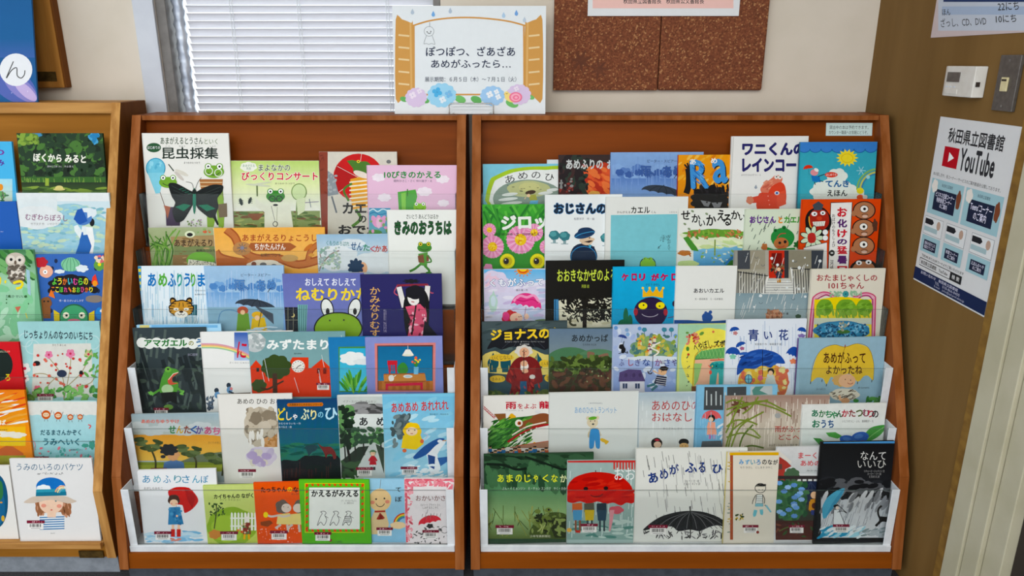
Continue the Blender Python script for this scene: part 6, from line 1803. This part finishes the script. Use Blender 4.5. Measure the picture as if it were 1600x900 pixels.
bk('B', 5, 886.7, 993, 720, 'a8bcb8', 'grey-green book with a big red umbrella with a face over three children', 0, spine='b8c4c0', yaw=1.6, grp=GB)
V(740, 600, 3)
r('c83a38', 438, 358, 760, 369); g('a4b8b4', '8faca4', 438, 368, 760, 730); rain('c8d8d4', 40, 440, 370, 755, 720, 60, -.05, 4, 3); [r('c84a44', 655 + k * 14, 368, 663 + k * 14, 400) for k in range(8)]; sc('5a8a80 bcd0c8', 30, 440, 640, 755, 720, 26, 6, 4, 0)
p('c42a22', 436, 545, 440, 480, 470, 440, 520, 420, 570, 412, 640, 418, 700, 440, 740, 480, 756, 545, 740, 560, 715, 556, 690, 570, 655, 556, 620, 562, 580, 550, 540, 562, 500, 550, 465, 558); sc('d0382c b0221c', 24, 450, 440, 740, 540, 34, 8, 3, -10); l('5a2020', 4, 572, 404, 572, 414); e('2a1a1a', 526, 490, 11, 9); e('2a1a1a', 620, 488, 11, 9); cv('4a1a1a', 4, 548, 520, 565, 528, 590, 526, 606, 514)
T('おおきな', 660, 392, 860, 450, 'e8ecea', .0); 
for x, c, c2 in ((486, '5a9ac0', 'c86a3c'), (542, 'c8b03c', '5a5a4c'), (600, '2f4a5c', '2a3a44')): p(c2, x - 24, 560, x + 22, 556, x + 24, 600, x - 24, 600); p(c, x - 22, 590, x + 24, 590, x + 20, 640, x - 18, 640); [l('8a5a44' if x < 500 else '3a4a50', 9, x + k, 638, x + k, 690) for k in (-8, 12)]
l('b83a30', 12, 478, 690, 500, 692); bl('c8606c', 668, 590, 34, 18, 5, .15); p('d89aa0', 638, 590, 660, 590, 650, 650, 640, 690, 634, 690); e('e0b05a', 448, 684, 12, 10)
V(0, 0, 1); bc(907, 818, 27)

bk('B', 5, 994, 1168, 701, 'dfe0da', 'large white book with a black brush-drawn umbrella in the rain', 1, yaw=.8, grp=GB)
V(740, 600, 3)
for s_, x0, y0, x1, y1, rt in (('あ', 818, 414, 864, 464, -12), ('め', 872, 398, 912, 446, -8), ('が', 916, 376, 962, 424, -4), ('ふ', 990, 368, 1048, 416, 0), ('る', 1054, 366, 1086, 416, 0), ('ひ', 1118, 376, 1168, 420, 0), ('に', 1178, 384, 1230, 430, 0)): T(s_, x0, y0, x1, y1, '1f3a7c', .035, rt)
small('イ・ヘリ 文・絵\nピョン・キジャ 訳', 985, 448, 1062, 474, '444', .003)
rain('6a6a68', 60, 790, 310, 1260, 640, 50, .15, 2.2, 3); rain('aaa', 40, 790, 310, 1260, 640, 80, .1, 2, 7)
p('2a2a2c', 792, 686, 830, 650, 880, 620, 950, 600, 1015, 594, 1080, 600, 1150, 625, 1220, 675, 1215, 688, 1150, 662, 1100, 672, 1060, 690, 1015, 682, 960, 690, 930, 668, 880, 672, 840, 678); [cv('6a6a6c' if k % 2 else '121214', 3, 1015, 598, 1015 + (x - 1015) * .6, 630, x, 678) for k, x in enumerate(range(830, 1210, 24))]; l('222', 5, 1015, 572, 1016, 720); sc('333 555 888', 60, 790, 690, 1240, 720, 13, 3, 5)
V(0, 0, 1); bc(1013, 820, 30)

bk('B', 5, 1136.7, 1218, 707, 'dfd9cb', 'cream book with yellow edge and a line-drawn boy in blue boots', 0, spine='d8c87a', grp=GB)
V(1060, 600, 3)
r('e0b030', 240, 320, 470, 334); r('a85a3c', 242, 334, 256, 730); sc('c8b060 8a9a8a', 14, 232, 330, 240, 700, 3, 9, 2, 90); [T(s_, x0, 354, x0 + 22, 378, c, .03) for s_, x0, c in (('み', 284, '4a94c8'), ('ず', 312, '5aa0c8'), ('い', 338, '5a9ab0'), ('ろ', 364, '4a88b8'), ('の', 392, '333'), ('な', 418, '333'), ('が', 444, '333'))]; small('もり ひさし　にしまき かやこ', 290, 386, 440, 396, '555', .003)
ring('222', 3, 384, 488, 25, 22); [cv('222', 4, 362 + k * 6, 480, 372 + k * 6, 470, 384 + k * 4, 478) for k in range(7)]; e('222', 378, 496, 2.5); e('222', 394, 496, 2.5); p('e8ece8', 366, 520, 394, 520, 396, 570, 360, 570); l('222', 3, 366, 518, 360, 572, 396, 572, 394, 518, 366, 518); [l('555', 2, 366, 528 + k * 10, 394, 528 + k * 10) for k in range(4)]; cv('222', 3, 362, 520, 350, 545, 346, 562); cv('222', 3, 396, 520, 404, 540, 402, 560); r('8ac0cc', 360, 560, 396, 574); l('7ac0cc', 16, 362, 590, 356, 614, 350, 616); l('7ac0cc', 16, 388, 588, 390, 606, 396, 608); l('222', 4, 404, 566, 434, 600); p('8ac0cc', 406, 570, 414, 566, 436, 598, 430, 602); sc('c8b04a 3a4a2c', 14, 270, 600, 305, 640, 8, 4)
V(0, 0, 1); bc(1160, 820, 25); V(1060, 600, 3); e('8a3a30', 371, 694, 7)

bk('B', 5, 1214, 1292, 699, 'd6d8d8', 'book with blue hydrangeas, a red house and a child under dark umbrella', 1, grp=GB)
V(1060, 600, 3)
g('dcdcdc', 'c8cccc', 460, 298, 700, 420); ps('a8443c', 460, 330, 480, 335, 530, 385, 500, 400, 500, 455, 460, 455); p('e0dcd4', 458, 300, 530, 362, 528, 376, 458, 330); r('6a4a44', 462, 375, 486, 400); bl('4f6a50', 532, 428, 36, 34, 8, .15); r('3a3434', 455, 430, 700, 446); [r('4a4444', 470 + k * 26, 446, 478 + k * 26, 500) for k in range(8)]; g('4a5a4c', '3a2c28', 455, 455, 700, 730)
T('まーくんの', 562, 320, 720, 350, 'c84a50', .02); T('あめのひ', 572, 358, 700, 384, 'c84a50', .02); small('みかみ せい', 600, 402, 690, 410, '444', .003)
bl('26304a', 620, 510, 78, 56, 5, .03); [cv('3f4a64', 3, 620, 460, 590 + k * 18, 490, 560 + k * 34, 535) for k in range(4)]
bl('3f6a48', 525, 550, 76, 92, 9, .1); sc('4a7a4c 2f5a3c', 50, 460, 460, 600, 640, 16, 10)
for i in range(17): bl(('7aa8dc', '6a94cc', '9abce4')[i % 3], rd7.uniform(466, 592), 464 + i * 9.6, 15, 10, 7, .2, i)
e('ecc49c', 636, 520, 17, 17); p('d8983c', 618, 540, 660, 535, 662, 600, 614, 595); l('d8983c', 14, 620, 550, 616, 590); e('5a2c24', 636, 570, 12, 14); p('3a4a8a', 620, 590, 655, 590, 640, 615, 622, 612); g('4a2c28', '5a342c', 455, 640, 700, 730); cv('5a7a3c', 4, 470, 690, 520, 670, 560, 700); sc('7a4a3c 3a5a34', 14, 460, 650, 650, 715, 14, 5)
V(0, 0, 1); bc(1232, 820, 25)

bk('B', 5, 1283, 1398, 691, '1b1c1e', 'black and white book with a turquoise umbrella and a leaping black cat', 0, yaw=2, grp=GB)
V(1060, 600, 3)
g('1a1b1d', '222428', 668, 262, 1020, 470); r('5a9ad0', 680, 268, 1020, 278); g('3a3c40', '8a8c90', 668, 460, 1020, 540); g('c8ccd0', 'dfe2e4', 668, 540, 1020, 720); sc('2a2c30 5a5c60 1c1d20', 70, 670, 450, 1015, 540, 34, 14, 4, -10); sc('9a9ca0 c8cacc 7a7c80', 40, 670, 510, 1015, 590, 30, 9, 5, -60); rain('8a8f96', 40, 680, 520, 1010, 700, 90, -.3, 2, 4)
T('なんて', 854, 316, 972, 356, 'e0e0de', .0); T('いいひ', 840, 358, 972, 394, 'c8c8c4', -.005); small('リチャード・ジャクソン 文\nスージー・リー 絵\nときありえ 訳', 870, 402, 966, 440, 'aaa', 0)
p('5aa8c4', 676, 625, 676, 570, 700, 530, 740, 500, 778, 488, 770, 515, 740, 560, 710, 600, 690, 628); p('4a94b4', 690, 620, 720, 560, 760, 505, 776, 490, 765, 520, 720, 590); l('333', 3, 740, 560, 790, 605); e('1c1c1e', 738, 572, 12, 8); e('e8d8cc', 744, 580, 8); p('e8ecec', 728, 590, 752, 590, 770, 640, 782, 680, 724, 660); l('333', 2.5, 728, 590, 724, 660); l('333', 2.5, 752, 590, 785, 670); cv('333', 3, 745, 600, 770, 595, 786, 604)
p('18181a', 930, 668, 920, 662, 940, 640, 940, 620, 975, 622, 1000, 610, 1015, 640, 985, 648, 955, 645, 930, 668); cv('18181a', 9, 950, 640, 936, 610, 938, 585, 952, 570); sc('5ab0cc 3a94b8 a8d8e4 e8f0f2', 70, 670, 670, 860, 712, 22, 6, 4, -25); sc('8a9a9c b8c0c4', 26, 860, 680, 1000, 715, 20, 5, 5, -15)
V(0, 0, 1); bc(1301, 819, 26)

# ---------------------------------------------------------------- books on the pine rack
GC = 'picture books on the yellow pine rack'
bk('C', 0, -95, 18, 221, '58b4e0', 'sky blue book cut by the left edge, top ledge of pine rack', 0, yaw=0, grp=GC)
V(0, 190, 2.571)
T('なつの', -120, 110, 18, 136, '7a3a9a', .04); T('うみ', -40, 152, 18, 178, '5a3a9a', .04); g('a8dcec', 'd8e4cc', -200, 230, 50, 320); e('e89a3c', 2, 264, 11, 14); sc('3a7a4a 6aa85a', 14, -30, 285, 26, 320, 14, 5); l('6a4a3a', 3, 10, 280, 16, 310)
bk('C', 0, 26, 160, 208, '2c4028', 'dark green forest book with white title, top of pine rack', 0, yaw=0, grp=GC)
V(0, 190, 2.571)
g('2f4a2c', '203220', 60, 45, 420, 230); sc('3a5c30 1c2c1c 4f7a3a 28402a', 220, 68, 48, 412, 215, 20, 12, 4); sc('5aa8d0 3a88b8', 10, 365, 50, 412, 90, 16, 8); sc('4f90b8', 4, 120, 48, 170, 62, 16, 5); sc('6a8a3c 8aa84a', 24, 70, 55, 150, 90, 14, 9); r('3f6a30', 66, 222, 424, 244); rain('7a9a4a', 60, 70, 220, 418, 262, 26, .1, 3); g('2a3a24', '4a6a34', 66, 244, 424, 300); sc('8aa44a 5a7a3a', 20, 80, 265, 420, 290, 30, 5, 2, 0)
T('ぼくから みると', 134, 130, 346, 164, 'ecebe0', .04, 2); small('高木仁三郎 ぶん　片山 健 え', 190, 176, 296, 184, 'ccc', .004); e('e4d890', 238, 266, 16, 9); e('e4d890', 238, 272, 24, 5); r('9ab04a', 182, 228, 197, 258)

bk('C', 1, -100, 25, 315.5, '2f62b0', 'plain royal blue book at the left edge, second ledge of pine rack', 1, grp=GC)
V(0, 190, 2.571)
small('あか', 2, 440, 14, 444, 'dde', 0)
bk('C', 1, 25, 170, 301.5, 'cfdfe4', 'pale blue book with a child in a big blue sunhat', 0, yaw=.8, grp=GC)
V(0, 190, 2.571)
r('e8ecec', 60, 285, 440, 320); bl('a4ccd8', 260, 480, 200, 150, 9, .05); sc('a8d0dc 8abcc8 b8d8c8 9ac8d8 c8dcc0', 260, 95, 340, 432, 540, 16, 6, 4, 0); g('e6eaea', 'dbe6e8', 64, 287, 230, 360); bl('e4e8e8', 150, 385, 100, 46, 7, .1)
T('むぎわらぼうし', 102, 372, 272, 398, '8a5a7a', .015, 2); small('竹下文子 作　いせひでこ 絵', 124, 406, 254, 416, '777', .003)
p('f2f4f2', 330, 420, 372, 425, 380, 480, 372, 540, 330, 540, 325, 470); p('3a6eb4', 325, 440, 352, 455, 368, 500, 355, 545, 300, 540, 318, 490); e('16181c', 370, 405, 10, 16); bl('e4ecf0', 350, 368, 38, 22, 5, .04); e('5a86c4', 336, 390, 34, 26, -10); p('2f5fae', 296, 392, 310, 355, 330, 348, 352, 400, 320, 414); p('e4ecf0', 350, 352, 386, 352, 388, 366, 352, 388); p('e8f0f0', 298, 420, 312, 414, 330, 440, 322, 470, 300, 440); l('e8f0f0', 14, 338, 420, 342, 455)

bk('C', 2, -60, 52, 390, '7ab08a', 'green book with a grey owl and yellow title at the left edge', 0, yaw=0, spine='a8c8b4', grp=GC)
V(0, 190, 2.571)
g('3f7a4a', 'a8d0b0', -200, 513, 140, 640); g('a8d4b4', '7ab88a', -200, 640, 140, 890); sc('2f6a34 4a8a44 7ab070', 70, -160, 515, 130, 640, 22, 9, 5, 40); sc('b8dcc0 8ac89a', 30, -160, 660, 130, 880, 34, 14); bl('8a8074', 66, 600, 36, 56, 5, .06); e('c8beb0', 62, 556, 40, 30); e('e0d8cc', 44, 554, 17); e('e0d8cc', 80, 556, 17); e('1c1a18', 45, 554, 6); e('1c1a18', 79, 556, 6); e('6a5a4a', 62, 566, 5, 9); sc('4a4238 e0d8cc 6a6054', 46, 34, 580, 100, 640, 6, 10, 3, 80)
p('a8c8d4', 105, 590, 120, 600, 124, 700, 112, 690); T('もり・', -40, 620, 26, 662, 'e8d43c', .06, 6); T('つ', 52, 636, 96, 676, 'e8d43c', .06); small('たなか せいいち', 24, 696, 110, 708, '234', .004); p('c8705a', 60, 745, 84, 742, 72, 768); l('d8cc5a', 4, 104, 770, 110, 790); sc('3a6a3a', 8, -20, 700, 120, 760, 5, 4)
bk('C', 2, 54, 162, 397.5, '3f6ab0', 'blue book with cartoon water creatures around a black title cloud', 1, grp=GC)
V(0, 190, 2.571)
g('4470b8', '355fa4', 140, 530, 420, 900); [e('1e2e50', x, y, 7, 9) for x, y in ((225, 560), (210, 590), (300, 560), (385, 590), (205, 760), (230, 790), (395, 680))]
bl('15141a', 284, 655, 88, 40, 9, .12); e('15141a', 378, 676, 18, 14); e('15141a', 205, 680, 14, 12)
for i, s_ in enumerate('ようかいむらの'): T(s_, 210 + i * 21, 628, 210 + i * 21 + 18, 656, ('6ac84a', 'e8d84a', 'e07a3c', '5ac8d8', 'd85a9a')[i % 5], .03)
for i, s_ in enumerate('ここほれ、おおひかり'): T(s_, 206 + i * 17, 664, 206 + i * 17 + 14, 686, ('e07a3c', 'e8d84a', '6ac84a', 'd85a9a')[i % 4], .03)
small('作・絵 たかいよしかず', 238, 714, 336, 724, 'dde', .006); bl('8ac8a0', 284, 574, 38, 28, 5, .05); [cv('4a8a6a', 2, 284 + k * 12, 602, 284 + k * 16, 575, 284 + k * 8, 549) for k in (-2, -1, 0, 1, 2)]; bl('e4ecf0', 330, 590, 24, 14, 6, .25); bl('e4ecf0', 240, 602, 20, 8, 6, .2)
bl('f0b8a0', 186, 602, 27, 25, 5, .04); e('fff', 182, 604, 9); e('222', 182, 604, 3); bl('c0303c', 165, 565, 26, 20, 6, .2); bl('6aa04a', 400, 575, 22, 24, 5, .1); sc('d8707a f0d8c0', 16, 385, 540, 418, 562, 7, 6); e('e8e030', 400, 574, 7)
bl('8a5a34', 186, 728, 22, 24, 5, .1); e('222', 178, 722, 4); e('222', 194, 722, 4); r('8a5a34', 168, 745, 204, 790); bl('8a8078', 380, 712, 36, 15, 5, .08); p('e84a3c', 368, 650, 372, 625, 384, 612, 392, 640, 396, 655); e('f0a03c', 382, 650, 10, 12); p('e8803c', 196, 700, 205, 676, 216, 690, 222, 710)
e('2f6a4a', 298, 790, 60, 58); e('4aa070', 298, 790, 54, 52); e('eee8d0', 266, 778, 13); e('eee8d0', 330, 778, 13); e('222', 268, 778, 5); e('222', 328, 778, 5); e('d8788c', 298, 800, 26, 8); p('d8c03c', 216, 755, 240, 770, 240, 800, 218, 803); p('d8c03c', 358, 770, 380, 758, 380, 800, 358, 800); e('3a8ad0', 400, 770, 16, 24); e('eee', 408, 760, 6)

bk('C', 3, -80, 29, 534.5, 'c8202c', 'red book with a black circle at the left edge of pine rack', 0, yaw=0, spine='e4e0dc', grp=GC)
V(0, 500, 2.25)
e('16241e', -10, 158, 55, 58); T('ろ', 18, 190, 36, 214, 'd8c83c', .03); small('とだこうしろう', 0, 108, 34, 114, 'eec', 0)
bk('C', 3, 27, 155, 503, 'a8d4d4', 'pale turquoise book with pink flowers and insects on stems', 1, yaw=1.5, grp=GC)
V(0, 500, 2.25)
g('a4d0d0', 'b0d8d8', 62, 5, 350, 290); [ring('c4dede', 3, 90 + (i * 53) % 240, 70 + (i * 41) % 180, 24) for i in range(10)]; p('dcdcd4', 118, 84, 320, 82, 330, 270, 112, 272); T('じっちょりんのなつのいちにち', 86, 38, 326, 68, '1f2a3a', .02, 1.5); small('かとう あじゅ', 184, 84, 232, 92, '333', .006)
for q in ((225, 280, 220, 200, 170, 130), (225, 280, 245, 180, 250, 120), (240, 230, 290, 180, 315, 120), (250, 240, 320, 220, 340, 170), (215, 220, 160, 190, 120, 190), (150, 280, 170, 230, 200, 200)): cv('a89a70', 3, *q)
for x, y, q, c in ((172, 122, 14, 'e088a8'), (248, 118, 16, 'e088a8'), (132, 242, 13, 'e0788c'), (88, 170, 20, 'e6e8e4'), (90, 205, 14, 'e6e8e4'), (268, 248, 15, 'e0b0b8'), (312, 120, 16, 'c8c090')): flower(c, 'c83a5a', x, y, q)
sc('c8443c d8705c', 34, 115, 110, 310, 240, 5, 5, 4); e('2f3a50', 218, 188, 17, 13); e('1c1c20', 130, 152, 12, 9); e('c84a3c', 122, 156, 6); e('1c1c20', 286, 186, 7, 9); e('c83c3c', 285, 195, 5)
sc('4a8a44 6aa854 8ac070', 60, 90, 235, 345, 285, 13, 7, 6); sc('6aa854', 16, 300, 90, 345, 200, 11, 4)
V(0, 0, 1); bc(58, 615, 27)

bk('C', 4, -60, 38, 610, 'e8902c', 'orange and yellow sunset book at the left edge, fifth ledge', 0, yaw=0, grp=GC)
V(0, 600, 3)
g('e8842c', 'e8a030', -200, 28, 120, 200); g('ecb430', 'e8c83c', -200, 200, 120, 290); sc('ecebe4 d8502c e8a850', 46, -150, 30, 110, 190, 60, 5, 4, -12); sc('e4dfd0', 6, 20, 228, 110, 250, 34, 10, 3, 0); p('c86a3c', -60, 330, 30, 290, 60, 293, 110, 325, 110, 350, -60, 350); g('a0a03c', '7a7a2c', -200, 335, 120, 400); T('はらっぱ', -90, 168, 28, 192, 'f0ecdc', .03); small('西村繁男', 0, 212, 34, 218, '433', 0)
bk('C', 4, 39, 151, 627.5, 'b4d8da', 'aqua sea book with four small round orange figures on top', 1, yaw=1, grp=GC)
V(0, 600, 3)
r('e2e2dc', 115, 82, 455, 150); [bl('b0d6da', 130 + i * 42, 162, 34, 18, 5, .05, i) for i in range(9)]; g('b0d6da', '9ccdd2', 115, 160, 455, 350)
for x, y, q in ((216, 144, 21), (273, 148, 18), (330, 155, 14), (376, 154, 13)): e('c8602c', x, y, q); e('eccfae', x, y, q * .7, q * .5); e('222', x - q * .25, y, 1.8); e('222', x + q * .25, y, 1.8); l('777', 2, x - q, y - 4, x - q * 1.2, y - q); l('777', 2, x + q, y - 4, x + q * 1.3, y - q); l('777', 2, x - 6, y + q, x - 8, y + q + 10); l('777', 2, x + 6, y + q, x + 9, y + q + 10)
T('だるまさんかぞく', 190, 214, 380, 240, '2a5a68', .025); T('うみへいく', 202, 254, 372, 288, '2a6a78', .03); small('高橋和枝 さく', 330, 304, 388, 312, '456', .004); cv('e0605c', 5, 414, 190, 426, 196, 418, 208); bl('7ab08a', 130, 240, 12, 20, 5, .2); bl('4a9a8a', 400, 288, 16, 9, 5, .2); bl('4a9a8a', 432, 285, 14, 20, 5, .3); sc('5aa8a0 e0808c 7ac0b8', 34, 130, 300, 440, 345, 8, 5); ring('e0a0a8', 4, 150, 290, 16, 26)
V(0, 0, 1); bc(52, 713, 25)

bk('C', 5, -100, 14, 728.5, 'e4e2dd', 'white book with a dark blue round sea picture at the left edge', 1, yaw=1, grp=GC)
V(0, 600, 3)
bl('1f5a7c', -20, 550, 58, 128, 4, .02); bl('2a6a94', -20, 580, 44, 90, 5, .05); bl('3a7a4a', -5, 500, 20, 50, 5, .1); e('d8b04a', 14, 630, 8, 14); e('e0a04a', 6, 555, 6, 4)
bk('C', 5, 14.5, 143, 717, 'e3e2e0', 'white book with a girl in a wide hat showing sea and clouds, lowest pine ledge', 0, yaw=.5, grp=GC)
V(0, 600, 3)
T('うみのいろのバケツ', 78, 372, 388, 406, '3a6a88', .005); sc('777 999', 36, 174, 416, 296, 424, 3.4, 1.2, 3)
p('b88060', 170, 530, 305, 530, 335, 600, 320, 614, 290, 600, 180, 605, 172, 590); bl('a87454', 190, 575, 24, 40, 5, .1); bl('a87454', 308, 580, 26, 38, 5, .1); sc('c8967a 9a6a4c', 24, 172, 560, 205, 605, 6, 18, 3, 0); sc('c8967a 9a6a4c', 24, 290, 560, 326, 610, 6, 18, 3, -15)
p('e6ecee', 190, 620, 225, 612, 265, 614, 305, 630, 296, 680, 205, 680); [l('3a7ab0', 5, 186, 626 + k * 11, 302, 622 + k * 11) for k in range(6)]; e('f0d0b8', 240, 560, 56, 48); r('f0d0b8', 222, 595, 262, 625); e('e8a08c', 205, 570, 12, 9); e('e8a08c', 278, 572, 12, 9); e('6a8a8a', 262, 548, 4); e('d86a60', 242, 590, 5, 3); p('c08a60', 185, 545, 240, 530, 300, 545, 296, 530, 190, 528)
p('d4c4b4', 112, 556, 130, 540, 170, 525, 300, 525, 340, 540, 360, 550, 320, 560, 240, 542, 160, 558); e('2f78c0', 238, 480, 68, 42, 0, 180, 360); p('2f78c0', 170, 480, 306, 480, 300, 496, 172, 496); bl('eef2f2', 205, 492, 34, 20, 7, .15); bl('eef2f2', 290, 488, 18, 14, 5, .1); p('3f9ab0', 170, 494, 306, 490, 312, 522, 168, 526); p('2a7a94', 170, 508, 310, 504, 312, 522, 168, 526); arc('e8b08a', 7, 296, 512, 36, 34, 190, 280); arc('e8d8a0', 6, 298, 514, 28, 28, 190, 280); arc('7ab0c0', 5, 300, 514, 21, 22, 190, 280)
T('童心社', 238, 696, 258, 702, '999', 0); e('3a6ac0', 60, 691, 5, 6); V(0, 0, 1); bc(42, 813, 28)

build_surfs()
